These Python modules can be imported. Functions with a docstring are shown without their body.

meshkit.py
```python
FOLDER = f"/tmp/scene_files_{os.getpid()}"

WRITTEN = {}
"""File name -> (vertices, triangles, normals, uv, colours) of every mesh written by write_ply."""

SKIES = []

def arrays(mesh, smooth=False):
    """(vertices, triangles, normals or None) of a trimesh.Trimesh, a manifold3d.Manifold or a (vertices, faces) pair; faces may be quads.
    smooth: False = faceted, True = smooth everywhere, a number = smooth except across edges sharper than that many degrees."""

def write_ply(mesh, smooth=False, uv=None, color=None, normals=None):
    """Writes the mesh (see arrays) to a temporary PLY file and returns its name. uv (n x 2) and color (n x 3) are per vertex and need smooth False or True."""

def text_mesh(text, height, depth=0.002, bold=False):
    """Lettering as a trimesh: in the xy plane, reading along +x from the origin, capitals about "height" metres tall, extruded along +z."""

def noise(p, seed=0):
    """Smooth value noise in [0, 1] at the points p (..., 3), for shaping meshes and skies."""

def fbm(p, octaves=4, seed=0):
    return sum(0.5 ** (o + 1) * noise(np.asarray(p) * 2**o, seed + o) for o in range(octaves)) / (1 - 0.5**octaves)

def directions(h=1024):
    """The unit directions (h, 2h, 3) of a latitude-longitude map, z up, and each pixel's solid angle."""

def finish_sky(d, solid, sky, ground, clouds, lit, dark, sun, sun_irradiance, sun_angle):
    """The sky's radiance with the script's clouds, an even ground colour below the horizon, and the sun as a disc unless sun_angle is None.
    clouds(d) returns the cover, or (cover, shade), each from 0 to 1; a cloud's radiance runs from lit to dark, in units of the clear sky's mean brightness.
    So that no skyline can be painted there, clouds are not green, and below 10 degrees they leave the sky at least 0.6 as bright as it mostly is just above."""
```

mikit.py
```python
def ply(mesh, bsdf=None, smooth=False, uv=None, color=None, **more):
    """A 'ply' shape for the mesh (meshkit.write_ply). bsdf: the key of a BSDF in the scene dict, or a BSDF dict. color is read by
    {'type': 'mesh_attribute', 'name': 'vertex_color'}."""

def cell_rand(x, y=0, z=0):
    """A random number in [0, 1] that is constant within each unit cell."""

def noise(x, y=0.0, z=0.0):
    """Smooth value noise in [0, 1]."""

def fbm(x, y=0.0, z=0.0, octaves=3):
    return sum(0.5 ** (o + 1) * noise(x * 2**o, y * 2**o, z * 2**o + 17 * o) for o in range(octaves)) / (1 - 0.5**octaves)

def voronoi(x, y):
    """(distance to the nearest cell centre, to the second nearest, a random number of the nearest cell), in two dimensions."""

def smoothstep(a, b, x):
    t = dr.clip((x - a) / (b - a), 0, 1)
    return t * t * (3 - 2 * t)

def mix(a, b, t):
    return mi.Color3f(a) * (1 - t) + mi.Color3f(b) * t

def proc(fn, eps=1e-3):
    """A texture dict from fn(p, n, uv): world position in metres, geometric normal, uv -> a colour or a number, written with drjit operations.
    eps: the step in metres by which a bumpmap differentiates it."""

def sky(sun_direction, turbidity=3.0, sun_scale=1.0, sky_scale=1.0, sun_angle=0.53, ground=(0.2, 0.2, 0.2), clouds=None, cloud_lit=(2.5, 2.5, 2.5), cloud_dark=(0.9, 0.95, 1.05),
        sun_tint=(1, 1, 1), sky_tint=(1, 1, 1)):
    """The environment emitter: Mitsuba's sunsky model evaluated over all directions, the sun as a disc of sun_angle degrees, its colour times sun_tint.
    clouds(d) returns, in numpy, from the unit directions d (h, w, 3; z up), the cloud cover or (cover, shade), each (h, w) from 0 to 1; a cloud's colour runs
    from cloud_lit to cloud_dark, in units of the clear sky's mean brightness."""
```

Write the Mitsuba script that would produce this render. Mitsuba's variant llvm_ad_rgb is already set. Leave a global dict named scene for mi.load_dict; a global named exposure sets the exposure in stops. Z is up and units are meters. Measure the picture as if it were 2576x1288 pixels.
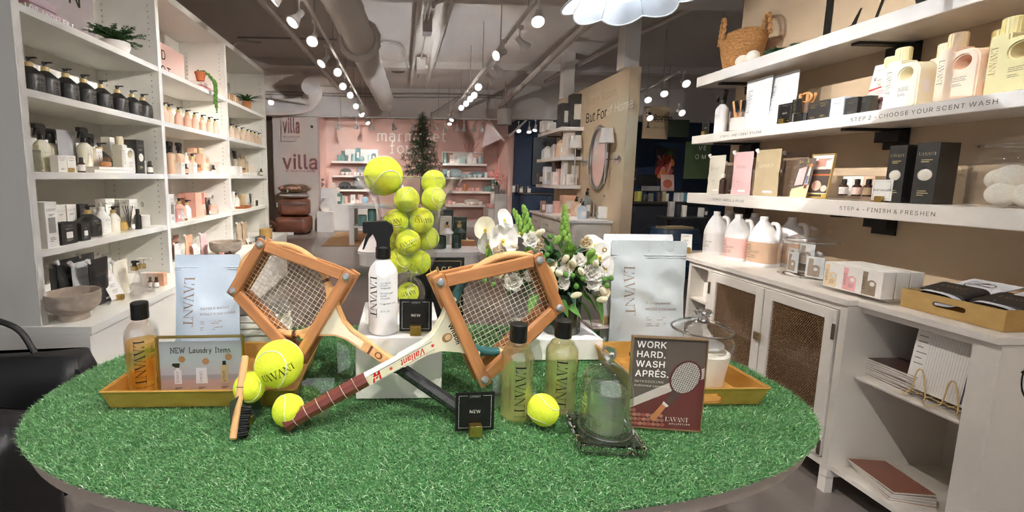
import math,random
from functools import lru_cache
import numpy as np,trimesh
import shapely
from shapely.geometry import Polygon,LineString,Point,box as sbox
from shapely.ops import unary_union
from shapely import affinity
import drjit as dr
import mitsuba as mi
import mikit,meshkit

scene,labels = {},{}
T = mi.ScalarTransform4f
PI = math.pi

# ------------------------------------------------------------------ camera, light, exposure
exposure = 1.1
CAM = np.array([0.0,0.0,1.40])
scene['camera'] = {'type': 'perspective','fov': 99.003,'fov_axis': 'x','near_clip': 0.05,'far_clip': 100.0,
 'principal_point_offset_x': 0.09103,'principal_point_offset_y': 0.04975,
 'to_world': T().look_at(origin=CAM.tolist(),target=(CAM + np.array([0.04319,0.99197,-0.11885])).tolist(),up=[-0.00504,0.11914,0.99287])}

GAIN = 1.5
def spot(name,o,t,power,cut=38,col=(1.0,0.93,0.84),beam=None):
 o,t = np.array(o,float) - [0,0,0.12],np.array(t,float); o = o + (t - o) / np.linalg.norm(t - o) * 0.19     # just in front of the lamp's lens
 scene[name] = {'type': 'spot','to_world': T().look_at(origin=list(o),target=list(t),up=[0.01,0.02,1.0]),
  'intensity': {'type': 'rgb','value': [GAIN * power * c for c in col]},'cutoff_angle': float(cut),'beam_width': float(beam or cut * 0.55)}
# even ambient fill, added; stands for an assumed bright concourse behind the camera
scene['ambient_fill'] = {'type': 'constant','radiance': {'type': 'rgb','value': [0.36,0.36,0.37]}}
WARM = (1.0,0.945,0.875)
WHITE = (1.0,0.965,0.93)
# ceiling track lamps (the last is an added uplight) whose beams fall on what the photograph shows: (lamp position, aim, W/sr, half angle)
SPOTS = [
 ((0.15,-0.35,2.95),(0.05,0.95,0.9),7.0,36,WHITE),     # table
 ((-0.85,0.60,2.95),(-0.45,1.05,0.9),4.2,38,WHITE),
 ((1.18,0.55,2.95),(0.55,1.05,0.9),4.6,38,WHITE),
 ((1.18,2.2,2.95),(-2.0,2.8,1.35),15.0,34,WARM),  # left shelves
 ((1.18,3.4,2.95),(-2.0,4.1,1.35),12.0,32,WARM),
 ((0.2,3.9,2.95),(-2.0,5.4,1.35),12.0,32,WARM),
 ((0.15,1.0,2.95),(2.4,1.4,1.45),6.2,36,WARM),  # right wall shelves
 ((0.15,1.9,2.95),(2.4,2.3,1.45),6.2,36,WARM),
 ((0.15,2.6,2.95),(2.4,2.9,1.30),4.5,34,WARM),
 ((1.18,3.9,2.95),(2.9,6.9,1.5),16.0,30,WARM),      # vanity wall
 ((-0.85,7.6,2.95),(-2.7,11.6,1.6),46.0,34,WARM),    # villa wall
 ((-0.8,10.3,2.75),(-1.0,12.6,1.7),5.0,42,WARM),    # pink room
 ((0.6,10.3,2.75),(0.4,12.6,1.7),4.5,42,WARM),
 ((2.0,10.3,2.75),(2.0,12.6,1.7),4.5,42,WARM),
 ((1.18,4.4,2.95),(0.3,4.0,0.6),8.0,40,WHITE),       # floor and candle table
 ((-0.85,6.6,2.95),(-0.2,8.6,0.4),14.0,44,WHITE),
 ((4.2,6.2,2.9),(4.6,8.8,1.3),8.0,40,WHITE),        # navy room
 ((0.3,6.6,2.5),(0.3,7.2,3.9),7.0,75,WHITE),         # added upward spot without a lamp, stands in for bounce on the ceiling
]
for k,(o,t,w,c,col) in enumerate(SPOTS):
 spot('spot_%02d' % k,o,t,w,c,col)

# ------------------------------------------------------------------ materials
def lin(h):
 c = np.array([int(h[i:i + 2],16) for i in (1,3,5)]) / 255.0
 return [float(x) for x in np.where(c <= 0.04045,c / 12.92,((c + 0.055) / 1.055) ** 2.4)]
def rgb(v): return {'type': 'rgb','value': [float(x) for x in v]}
def mat(h,rough=0.5,spec=0.5,metal=0.0,coat=0.0,tex=None,bump=None,sheen=0.0):
 """principled surface of a colour; one scene entry for each different set of values"""
 key = 'm_%s_%d_%d_%d_%d' % (h.strip('#'),rough * 100,spec * 100,metal * 100,coat * 100)
 if key not in scene:
  d = {'type': 'principled','base_color': rgb(lin(h)),'roughness': float(rough),'specular': float(spec)}
  if metal: d['metallic'] = float(metal)
  if coat: d['clearcoat'] = float(coat); d['clearcoat_gloss'] = 0.9
  scene[key] = {'type': 'twosided','bsdf': d}
 return key
def texmat(key,fn,rough=0.5,spec=0.5,metal=0.0,bump=None,bscale=0.001,eps=1e-3,coat=0.0,sheen=0.0,twosided=True):
 d = {'type': 'principled','base_color': mikit.proc(fn) if callable(fn) else rgb(lin(fn)),'roughness': float(rough),'specular': float(spec)}
 if metal: d['metallic'] = float(metal)
 if coat: d['clearcoat'] = float(coat)
 if sheen: d['sheen'] = float(sheen)
 if bump is not None: d = {'type': 'bumpmap','tex': mikit.proc(bump,eps),'scale': float(bscale),'bsdf': d}
 scene[key] = {'type': 'twosided','bsdf': d} if twosided else d
 return key
def c3(h): return mi.Color3f(*lin(h))
nz,fb,mx = mikit.noise,mikit.fbm,mikit.mix
WHITE_LAQ = mat('#ded9d2',0.35)
WHITE_PAINT = mat('#dad5ce',0.5)
BLACK = mat('#060606',0.35,0.35)
BLACK_MATTE = mat('#080808',0.6,0.2)
INK = mat('#12110f',0.6,0.15)
GOLD = mat('#d8bd85',0.35,0.5,0.75)
CHROME = mat('#c8c8c8',0.12,0.5,1.0)
PAPER = mat('#e9e6e1',0.7,0.2)
scene['glass'] = {'type': 'thindielectric','int_ior': 1.5}
scene['solid_glass'] = {'type': 'dielectric','int_ior': 1.5}
scene['acrylic'] = {'type': 'thindielectric','int_ior': 1.45}
def liquid(key,v,h,w):
 scene[key] = {'type': 'blendbsdf','weight': w,'a': {'type': 'thindielectric','int_ior': 1.2,'specular_transmittance': rgb(v)},'b': {'type': 'twosided','bsdf': {'type': 'diffuse','reflectance': rgb(lin(h))}}}
liquid('amber_liquid',(0.95,0.80,0.48),'#d9a64e',0.10)
liquid('pale_liquid',(0.97,0.93,0.70),'#e6dfae',0.07)
scene['clear_wax'] = {'type': 'thindielectric','int_ior': 1.3,'specular_transmittance': rgb((0.98,0.97,0.86))}
scene['glass_bold'] = {'type': 'thindielectric','int_ior': 2.1}
scene['green_glass'] = {'type': 'thindielectric','int_ior': 1.5,'specular_transmittance': rgb((0.35,0.42,0.33))}
scene['smoke_glass'] = {'type': 'thindielectric','int_ior': 1.5,'specular_transmittance': rgb((0.75,0.78,0.76))}

texmat('floor_concrete',lambda p,n,uv: mx(c3('#5b5552'),c3('#6f6863'),fb(p.x * 1.3,p.y * 1.3,0.0,4)),rough=0.16,spec=0.6)
texmat('plaster_ceiling',lambda p,n,uv: mx(c3('#c9c2bd'),c3('#d3ccc7'),fb(p.x * 0.9,p.y * 0.9,p.z,3)),rough=0.85,spec=0.15)
texmat('plaster_beige',lambda p,n,uv: mx(c3('#b9a68d'),c3('#c4b198'),fb(p.x * 2,p.y * 2,p.z * 2,3)),rough=0.85,spec=0.15)
texmat('pink_paint',lambda p,n,uv: mx(c3('#c2a097'),c3('#c9a79e'),fb(p.x * 2,p.y * 2,p.z * 2,3)),rough=0.85,spec=0.15)
def wood_fn(a,b,sc,ring):
 A,B = c3(a),c3(b)
 def fn(p,n,uv):
  g = fb(uv.x * 90 * sc,uv.y * 6 * sc,0.0,3)
  r = nz(uv.x * ring + fb(uv.x * 20,uv.y * 3,0.0,2) * 3,uv.y * 2,1.0)
  return mx(A,B,dr.clip(0.6 * g + 0.4 * r,0,1))
 return fn
texmat('racket_wood',wood_fn('#7a4a28','#bb8250',1.0,30),rough=0.32,spec=0.5,coat=0.4)
texmat('racket_wood_red',wood_fn('#6a3216','#9a5526',1.0,30),rough=0.35,spec=0.5,coat=0.3)
texmat('racket_ash',wood_fn('#b98652','#d6a873',1.0,30),rough=0.3,spec=0.5,coat=0.5)
texmat('gold_leaf',lambda p,n,uv: mx(c3('#ab7c35'),c3('#cba05a'),fb(p.x * 40,p.y * 40,p.z * 40,3)),rough=0.3,spec=0.5,metal=0.75)
texmat('gold_leaf_outside',lambda p,n,uv: mx(c3('#8d7a26'),c3('#a38f3a'),fb(p.x * 45,p.y * 45,p.z * 45,3)),rough=0.4,spec=0.5,metal=0.5)
texmat('concrete_bowl',lambda p,n,uv: mx(c3('#8f8378'),c3('#b5a99c'),fb(p.x * 35,p.y * 35,p.z * 35,4)),rough=0.95,spec=0.1,
       bump=lambda p,n,uv: fb(p.x * 150,p.y * 150,p.z * 150,3),bscale=0.0012)
texmat('felt',lambda p,n,uv: mx(c3('#c9d832'),c3('#dcea4a'),fb(p.x * 260,p.y * 260,p.z * 260,2)),rough=0.95,spec=0.1,sheen=0.6,
       bump=lambda p,n,uv: fb(p.x * 420,p.y * 420,p.z * 420,2),bscale=0.0016,eps=6e-4)
texmat('wool_white',lambda p,n,uv: mx(c3('#dcd5c6'),c3('#efe9dd'),fb(p.x * 200,p.y * 200,p.z * 200,2)),rough=0.95,spec=0.1,sheen=0.4,
       bump=lambda p,n,uv: fb(p.x * 260,p.y * 260,p.z * 260,2),bscale=0.0012)
texmat('leather_brown',lambda p,n,uv: mx(c3('#341b12'),c3('#4a2718'),fb(p.x * 9,p.y * 9,p.z * 9,3)),rough=0.45,spec=0.5)
texmat('marble',lambda p,n,uv: mx(c3('#e4e1de'),c3('#a3a09e'),mikit.smoothstep(0.62,0.75,fb(p.x * 6 + fb(p.x * 3,p.y * 3,p.z * 3,3) * 3,p.y * 6,p.z * 6,3))),rough=0.2)
texmat('sisal',lambda p,n,uv: mx(c3('#8d6f52'),c3('#a98a68'),nz(p.x * 60,p.y * 60,0.0)),rough=0.95,spec=0.1)

# ------------------------------------------------------------------ mesh helpers: a mesh is (vertices, faces)
def cat(ms):
 ms = [m for m in ms if m is not None and len(m[0])]
 o,V,F = 0,[],[]
 for v,f in ms:
  V.append(np.asarray(v,float)); F.append(np.asarray(f,int) + o); o += len(v)
 return np.vstack(V),np.vstack(F)
def tri(m):
 if isinstance(m,trimesh.Trimesh): return np.array(m.vertices),np.array(m.faces)
 if hasattr(m,'to_mesh'):
  q = m.to_mesh(); return np.array(q.vert_properties[:,:3],float),np.array(q.tri_verts,int)
 return m
def mv(m,x=0,y=0,z=0): return np.asarray(m[0]) + [x,y,z],m[1]
def sc(m,x,y=None,z=None):
 y = x if y is None else y; z = x if z is None else z
 f = np.asarray(m[1])
 return np.asarray(m[0]) * [x,y,z],f[:,::-1] if x * y * z < 0 else f
def rotm(ax,deg):
 a = math.radians(deg); c,s = math.cos(a),math.sin(a)
 return np.array({'x': [[1,0,0],[0,c,-s],[0,s,c]],'y': [[c,0,s],[0,1,0],[-s,0,c]],'z': [[c,-s,0],[s,c,0],[0,0,1]]}[ax],float)
def rt(m,ax,deg): return np.asarray(m[0]) @ rotm(ax,deg).T,m[1]
def bx(x0,x1,y0,y1,z0,z1):
 v = np.array([[x,y,z] for x in (x0,x1) for y in (y0,y1) for z in (z0,z1)],float)
 return v,np.array([[0,1,3],[0,3,2],[4,6,7],[4,7,5],[0,4,5],[0,5,1],[2,3,7],[2,7,6],[0,2,6],[0,6,4],[1,5,7],[1,7,3]])
def cb(x0,x1,y0,y1,z0,z1,c=0.002):
 """box with chamfered edges"""
 c = min(c,(x1 - x0) * 0.45,(y1 - y0) * 0.45,(z1 - z0) * 0.45)
 m = np.array([(x0 + x1) / 2,(y0 + y1) / 2,(z0 + z1) / 2]); h = np.array([x1 - x0,y1 - y0,z1 - z0]) / 2
 P = [s * (h - c * (np.arange(3) != k)) for k in range(3) for s in np.array(np.meshgrid([-1,1],[-1,1],[-1,1])).reshape(3,-1).T]
 hull = trimesh.convex.convex_hull(np.array(P) + m)
 return np.array(hull.vertices),np.array(hull.faces)
def lathe(prof,n=28,ell=1.0):
 prof = [(max(r,0.0),z) for r,z in prof]
 a = np.arange(n) * 2 * PI / n
 V = np.array([[r * math.cos(t),r * math.sin(t) * ell,z] for r,z in prof for t in a])
 F = []
 for i in range(len(prof) - 1):
  p,q = i * n,(i + 1) * n
  for j in range(n):
   k = (j + 1) % n
   if prof[i][0] > 1e-9: F.append([p + j,p + k,q + k])
   if prof[i + 1][0] > 1e-9: F.append([p + j,q + k,q + j])
 return V,np.array(F)
def sqlathe(prof,w,d,rad,n=6):
 """stack of rounded rectangles: prof rows are (scale, z)"""
 pts = []
 for cx,cy,a0 in ((1,1,0),(-1,1,90),(-1,-1,180),(1,-1,270)):
  for k in range(n + 1):
   a = math.radians(a0 + 90 * k / n)
   pts.append((cx * (w / 2 - rad) + rad * math.cos(a),cy * (d / 2 - rad) + rad * math.sin(a)))
 pts = np.array(pts); N = len(pts)
 V,F = [],[]
 for s,z in prof:
  s = s if isinstance(s,tuple) else (s,s)
  V += [[x * s[0],y * s[1],z] for x,y in pts]
 for i in range(len(prof) - 1):
  for j in range(N):
   k = (j + 1) % N; p,q = i * N,(i + 1) * N
   F += [[p + j,p + k,q + k],[p + j,q + k,q + j]]
 V.append([0,0,prof[0][1]]); V.append([0,0,prof[-1][1]])
 for j in range(N):
  k = (j + 1) % N; q = (len(prof) - 1) * N
  F += [[len(V) - 2,k,j],[len(V) - 1,q + j,q + k]]
 return np.array(V,float),np.array(F)
def tube(path,r,n=8,closed=False,caps=True):
 p = np.asarray(path,float); N = len(p)
 t = np.roll(p,-1,0) - np.roll(p,1,0) if closed else np.gradient(p,axis=0)
 t /= np.linalg.norm(t,axis=1,keepdims=True) + 1e-12
 a = np.cross(t[0],[0,0,1.0] if abs(t[0][2]) < 0.9 else [1.0,0,0]); a /= np.linalg.norm(a)
 A = []
 for k in range(N):
  a = a - t[k] * (a @ t[k]); a /= np.linalg.norm(a) + 1e-12; A.append(a)
 A = np.array(A); B = np.cross(t,A); r = np.broadcast_to(r,(N,))
 th = np.arange(n) * 2 * PI / n
 V = (p[:,None] + r[:,None,None] * (np.cos(th)[None,:,None] * A[:,None] + np.sin(th)[None,:,None] * B[:,None])).reshape(-1,3)
 F = []
 for i in range(N if closed else N - 1):
  for j in range(n):
   k = (j + 1) % n; p0,q = i * n,((i + 1) % N) * n
   F += [[p0 + j,p0 + k,q + k],[p0 + j,q + k,q + j]]
 V = list(V)
 if caps and not closed:
  V += [p[0],p[-1]]
  for j in range(n):
   k = (j + 1) % n
   F += [[len(V) - 2,k,j],[len(V) - 1,(N - 1) * n + j,(N - 1) * n + k]]
 return np.array(V),np.array(F)
def bez(pts,n=16):
 p = np.asarray(pts,float); out = []
 for t in np.linspace(0,1,n):
  q = p.copy()
  while len(q) > 1: q = q[:-1] * (1 - t) + q[1:] * t
  out.append(q[0])
 return np.array(out)
def smoothpath(pts,n=8):
 p = np.asarray(pts,float); p = np.vstack([2 * p[0] - p[1],p,2 * p[-1] - p[-2]]); out = []
 for i in range(1,len(p) - 2):
  for t in np.linspace(0,1,n,endpoint=False):
   a,b,c,d = p[i - 1:i + 3]
   out.append(0.5 * (2 * b + (c - a) * t + (2 * a - 5 * b + 4 * c - d) * t * t + (3 * b - a - 3 * c + d) * t ** 3))
 return np.array(out + [p[-2]])
def extr(poly,h):
 """shapely shape in xy, extruded along +z"""
 gs = getattr(poly,'geoms',[poly])
 return cat([tri(trimesh.creation.extrude_polygon(g,h,engine='earcut')) for g in gs if g.area > 1e-12])
def up_xz(m):
 """a mesh drawn in xy (z = depth) stood upright: x stays, y becomes z, depth goes to -y (towards the viewer)"""
 v = np.asarray(m[0]); return np.stack([v[:,0],-v[:,2],v[:,1]],1),m[1]
def rrect(w,h,r,x=0.0,y=0.0): return sbox(x - w / 2 + r,y - h / 2 + r,x + w / 2 - r,y + h / 2 - r).buffer(r,quad_segs=5)
def flat(poly,maxedge=None):
 out = []
 for g in getattr(poly,'geoms',[poly]):
  if g.area < 1e-12: continue
  v,f = trimesh.creation.triangulate_polygon(g,engine='earcut')
  v = np.c_[v,np.zeros(len(v))]
  if maxedge: v,f = trimesh.remesh.subdivide_to_size(v,f,maxedge,max_iter=8)
  n = np.cross(v[f[:,1]] - v[f[:,0]],v[f[:,2]] - v[f[:,0]])[:,2]
  f = np.where((n < 0)[:,None],f[:,::-1],f); out.append((v,f))
 return cat(out)
def ball(r,n=16,ell=1.0):
 return lathe([(r * math.sin(PI * k / n),-r * math.cos(PI * k / n) * ell) for k in range(n + 1)],2 * n)
def ico(r,s=1):
 m = trimesh.creation.icosphere(subdivisions=s,radius=r); return np.array(m.vertices),np.array(m.faces)

# ------------------------------------------------------------------ lettering
def P_(*p): return Polygon(p)
GL = {
 'L': (unary_union([P_((.09,0),(.22,0),(.22,1),(.09,1)),P_((0,.965),(.33,.965),(.33,1),(0,1)),P_((0,0),(.60,0),(.68,.28),(.655,.28),(.54,.075),(.36,.035),(0,.035))]),.66),
 "'": (P_((.0,1),(.12,1),(.06,.70),(.03,.70)),.10),
 'A': (unary_union([P_((.10,0),(.145,0),(.41,.93),(.385,1.0)),P_((.36,1.02),(.42,1.02),(.80,0),(.65,0)),P_((0,0),(.26,0),(.26,.035),(0,.035)),P_((.55,0),(.90,0),(.90,.035),(.55,.035))]),.80),
 'N': (unary_union([P_((.12,0),(.155,0),(.155,1),(.12,1)),P_((.0,1),(.19,1),(.83,0),(.76,0),(.10,.965),(0,.965)),P_((.795,0),(.83,0),(.83,1),(.795,1)),P_((0,0),(.28,0),(.28,.035),(0,.035)),P_((.67,.965),(.95,.965),(.95,1),(.67,1))]),.98),
 'T': (unary_union([P_((.31,0),(.44,0),(.44,1),(.31,1)),P_((0,.965),(.75,.965),(.75,1),(0,1)),P_((0,1),(.035,1),(.02,.76),(0,.76)),P_((.75,1),(.715,1),(.73,.76),(.75,.76)),P_((.20,0),(.55,0),(.55,.035),(.20,.035))]),.75),
}
GL['V'] = (affinity.translate(affinity.rotate(GL['A'][0],180,origin=(0,0)),.90,1.0),.80)
@lru_cache(None)
def brand_poly():
 x,out = 0.0,[]
 for ch in "L'AVANT":
  g,w = GL[ch]; out.append(affinity.translate(g,x,0)); x += w
 return unary_union(out),x
def brand(h,maxedge=None):
 """L'AVANT in high serif capitals, cap height h, starting at the origin"""
 g,w = brand_poly()
 return flat(affinity.scale(g,h,h,origin=(0,0)),maxedge),w * h
@lru_cache(None)
def glyph(ch,bold):
 m = meshkit.text_mesh(ch,1.0,0.01,bold); v,f = np.array(m.vertices),np.array(m.faces)
 f = f[(v[f][:,:,2] > 0.005).all(1)]
 used = np.unique(f); lut = np.full(len(v),-1); lut[used] = np.arange(len(used))
 v = v[used]; f = lut[f]; v[:,2] = 0
 n = np.cross(v[f[:,1]] - v[f[:,0]],v[f[:,2]] - v[f[:,0]])[:,2]
 return v,np.where((n < 0)[:,None],f[:,::-1],f),v[:,0].max()
def text(s,h,bold=False,track=0.12,stretch=1.0):
 x,out = 0.0,[]
 for ch in s:
  if ch == ' ': x += 0.36; continue
  v,f,w = glyph(ch,bold); out.append((v * [h * stretch,h,1] + [x * h * stretch,0,0],f)); x += w + track
 return cat(out),(x - track) * h * stretch
def strokes(chars,s,h,w,gap=0.25):
 """lettering from pen strokes: chars[ch] = (width, [polylines])"""
 x,out = 0.0,[]
 for ch in s:
  if ch == ' ': x += 0.6; continue
  cw,ls = chars[ch]
  out += [LineString([(a + x,b) for a,b in l]).buffer(w / 2,cap_style='flat',quad_segs=3) for l in ls if len(l) > 1]
  x += cw + gap
 return flat(affinity.scale(unary_union(out),h,h,origin=(0,0))),(x - gap) * h
def arc(cx,cy,rx,ry,a0,a1,n=10): return [(cx + rx * math.cos(math.radians(a0 + (a1 - a0) * k / n)),cy + ry * math.sin(math.radians(a0 + (a1 - a0) * k / n))) for k in range(n + 1)]
def lines(ws,h,gap):
 """rows of small print too fine to read"""
 return cat([flat(sbox(0,-k * gap - h,w,-k * gap)) for k,w in enumerate(ws) if w > 0])
def centred(mw): return mv(mw[0],-mw[1] / 2)
def bend(m,r,z0=0.0,a0=-90.0,off=0.0004):
 """wrap a flat print around an upright cylinder; u = 0 faces the angle a0"""
 v = np.asarray(m[0]); a = math.radians(a0) + v[:,0] / r
 return np.stack([(r + off) * np.cos(a),(r + off) * np.sin(a),v[:,1] + z0],1),m[1]
def onsphere(m,r,off=0.0005):
 """wrap a flat print around a ball, facing -y"""
 v = np.asarray(m[0]); d = np.stack([v[:,0] / r,-np.ones(len(v)),v[:,1] / r],1)
 d /= np.linalg.norm(d,axis=1,keepdims=True); return d * (r + off),m[1]
def down(m): return rt(m,'z',-90)     # text that reads downwards

# ------------------------------------------------------------------ scene entries
def part(name,mesh,bsdf,smooth=35,uv=None):
 return (name,mikit.ply(tri(mesh),bsdf,smooth,uv=uv))
def numbered(name):
 if name not in labels and name not in scene: return name
 k = 1
 while '%s_%03d' % (name,k) in labels or '%s_%03d' % (name,k) in scene: k += 1
 return '%s_%03d' % (name,k)
def tf(p=(0,0,0),rz=0.0,s=1.0,rx=0.0,ry=0.0):
 m = T().translate(list(map(float,p)))
 if rz: m = m.rotate([0,0,1],float(rz))
 if ry: m = m.rotate([0,1,0],float(ry))
 if rx: m = m.rotate([1,0,0],float(rx))
 if s != 1.0: m = m.scale(s)
 return m
def put(name,parts,label=None,category=None,p=(0,0,0),rz=0.0,s=1.0,group=None,M=None,kind=None,rx=0.0,ry=0.0):
 key = numbered(name); m = M if M is not None else tf(p,rz,s,rx,ry); seen = {}
 for pn,d in parts:
  if pn is None: k = key
  else:
   n = seen.get(pn,0); seen[pn] = n + 1
   k = key + '__' + pn + ('_%03d' % n if n else '')
  scene[k] = {**d,'to_world': m}
 e = {}
 if label: e['label'] = label
 if category: e['category'] = category
 if group: e['group'] = group
 if kind: e['kind'] = kind
 labels[key] = e
 return key
def struct(name,mesh,bsdf,smooth=False,uv=None):
 return put(name,[part(None,mesh,bsdf,smooth,uv)],kind='structure')
def add(parent,name,mesh,bsdf,smooth=35,kind=None,label=None):
 k0 = parent + '__' + name; k,n = k0,0
 while k in scene: n += 1; k = '%s_%03d' % (k0,n)
 scene[k] = mikit.ply(tri(mesh),bsdf,smooth)
 e = {}
 if kind: e['kind'] = kind
 if label: e['label'] = label
 if e: labels[k] = e
 return k

# ================================================================== the room
GREY_WALL = mat('#c2bab2',0.7,0.2)
CEIL_WHITE = mat('#d0cac4',0.7,0.2)
NAVY = mat('#15253a',0.6,0.3)
DARK_HOLE = mat('#3a342f',0.8,0.1)
CONDUIT = mat('#b7b0aa',0.5,0.4)
PIPE_GREY = mat('#8a8480',0.5,0.4)
CH = 3.65
struct('floor',bx(-6,8.6,-4,14.2,-0.08,0),'floor_concrete')
struct('ceiling',cat([bx(-6,8.6,-1.5,14.2,CH,CH + 0.1),bx(-6,8.6,3.95,5.07,3.32,CH),bx(-6,8.6,8.8,9.05,3.52,CH),bx(-1.0,0.35,5.07,5.6,3.56,CH)]),'plaster_ceiling')
struct('wall_back',cat([bx(-2.12,2.80,12.6,12.72,0,3.05),bx(2.77,2.89,11.2,12.6,0,2.55)]),'pink_paint')
struct('wall_side_pink',bx(-2.14,-2.09,11.6,12.6,0,3.05),'pink_paint')
struct('wall_bulkhead',cat([bx(-6,8.6,11.4,11.55,2.93,CH),bx(2.6,8.6,10.85,11.4,2.86,CH)]),'plaster_ceiling')
struct('wall_villa',bx(-3.28,-2.14,11.6,11.75,0,2.93),mat('#cdbba8',0.8,0.2))
struct('wall_left',cat([bx(-4.5,-4.38,4.9,14,0,CH),bx(-3.9,-3.28,12.4,12.5,0,2.93)]),GREY_WALL)
struct('wall_navy',cat([bx(2.89,8.6,11.0,11.12,0,2.86),bx(2.89,2.95,11.12,12.6,0,2.9)]),NAVY)
struct('wall_right',bx(2.48,2.62,-2.0,3.235,0,CH),'plaster_beige')
struct('wall_partition',bx(2.97,3.12,5.75,8.35,0,2.86),'plaster_beige')
struct('wall_end',cat([bx(-6,8.6,14.1,14.2,0,CH),bx(8.5,8.6,-4,14.1,0,CH),bx(-6,-5.9,-4,14.1,0,CH)]),GREY_WALL)
struct('trim_1',cat([bx(2.90,3.10,5.78,5.98,2.86,CH)]),CEIL_WHITE)
struct('trim_2',cat([bx(2.93,3.12,8.0,8.2,2.86,CH)]),CEIL_WHITE)
struct('baseboard_back',cat([bx(-2.09,2.77,12.58,12.6,0,0.16),bx(2.89,5.0,10.97,11.0,0,0.14)]),WHITE_PAINT)

# ---- ceiling services
duct_path = np.array([[-0.62,3.9,3.12],[-0.56,4.4,3.07],[-0.5,5.5,3.05],[-0.42,7.0,3.0],[-0.29,9.5,2.96]])
dp = smoothpath(duct_path,10)
wob = 0.175 + 0.006 * np.sin(np.arange(len(dp)) * 2.1) + 0.01 * (np.abs(dp[:,1] - 5.55) < 0.25)
DUCT = mat('#c9c2bc',0.6,0.3)
dk = put('air_duct',[part(None,tube(dp,wob,20),DUCT,40)],'fat white fabric-wrapped air duct running away under the ceiling','air duct')
collar = [(-0.5 + 0.215 * math.cos(a),5.55,3.05 + 0.215 * math.sin(a)) for a in np.linspace(0,2 * PI,24,endpoint=False)]
add(dk,'torn_wrap',cat([tube(np.array(collar),0.035 + 0.02 * np.abs(np.sin(np.arange(24) * 1.7)),8,closed=True)]),DUCT,50)
add(dk,'hanger',cat([bx(-0.02 - 0.42,0.02 - 0.42,6.98,7.02,3.17,CH)]),CONDUIT,False)
put('air_duct',[part(None,tube(smoothpath([[-3.2,10.9,3.05],[-2.6,10.8,3.06],[-2.2,10.6,3.12],[-1.95,10.2,3.25],[-1.9,9.6,3.3]],8),0.19,16),DUCT,50)],
 'curved white air duct bending above the villa wall','air duct')
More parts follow.
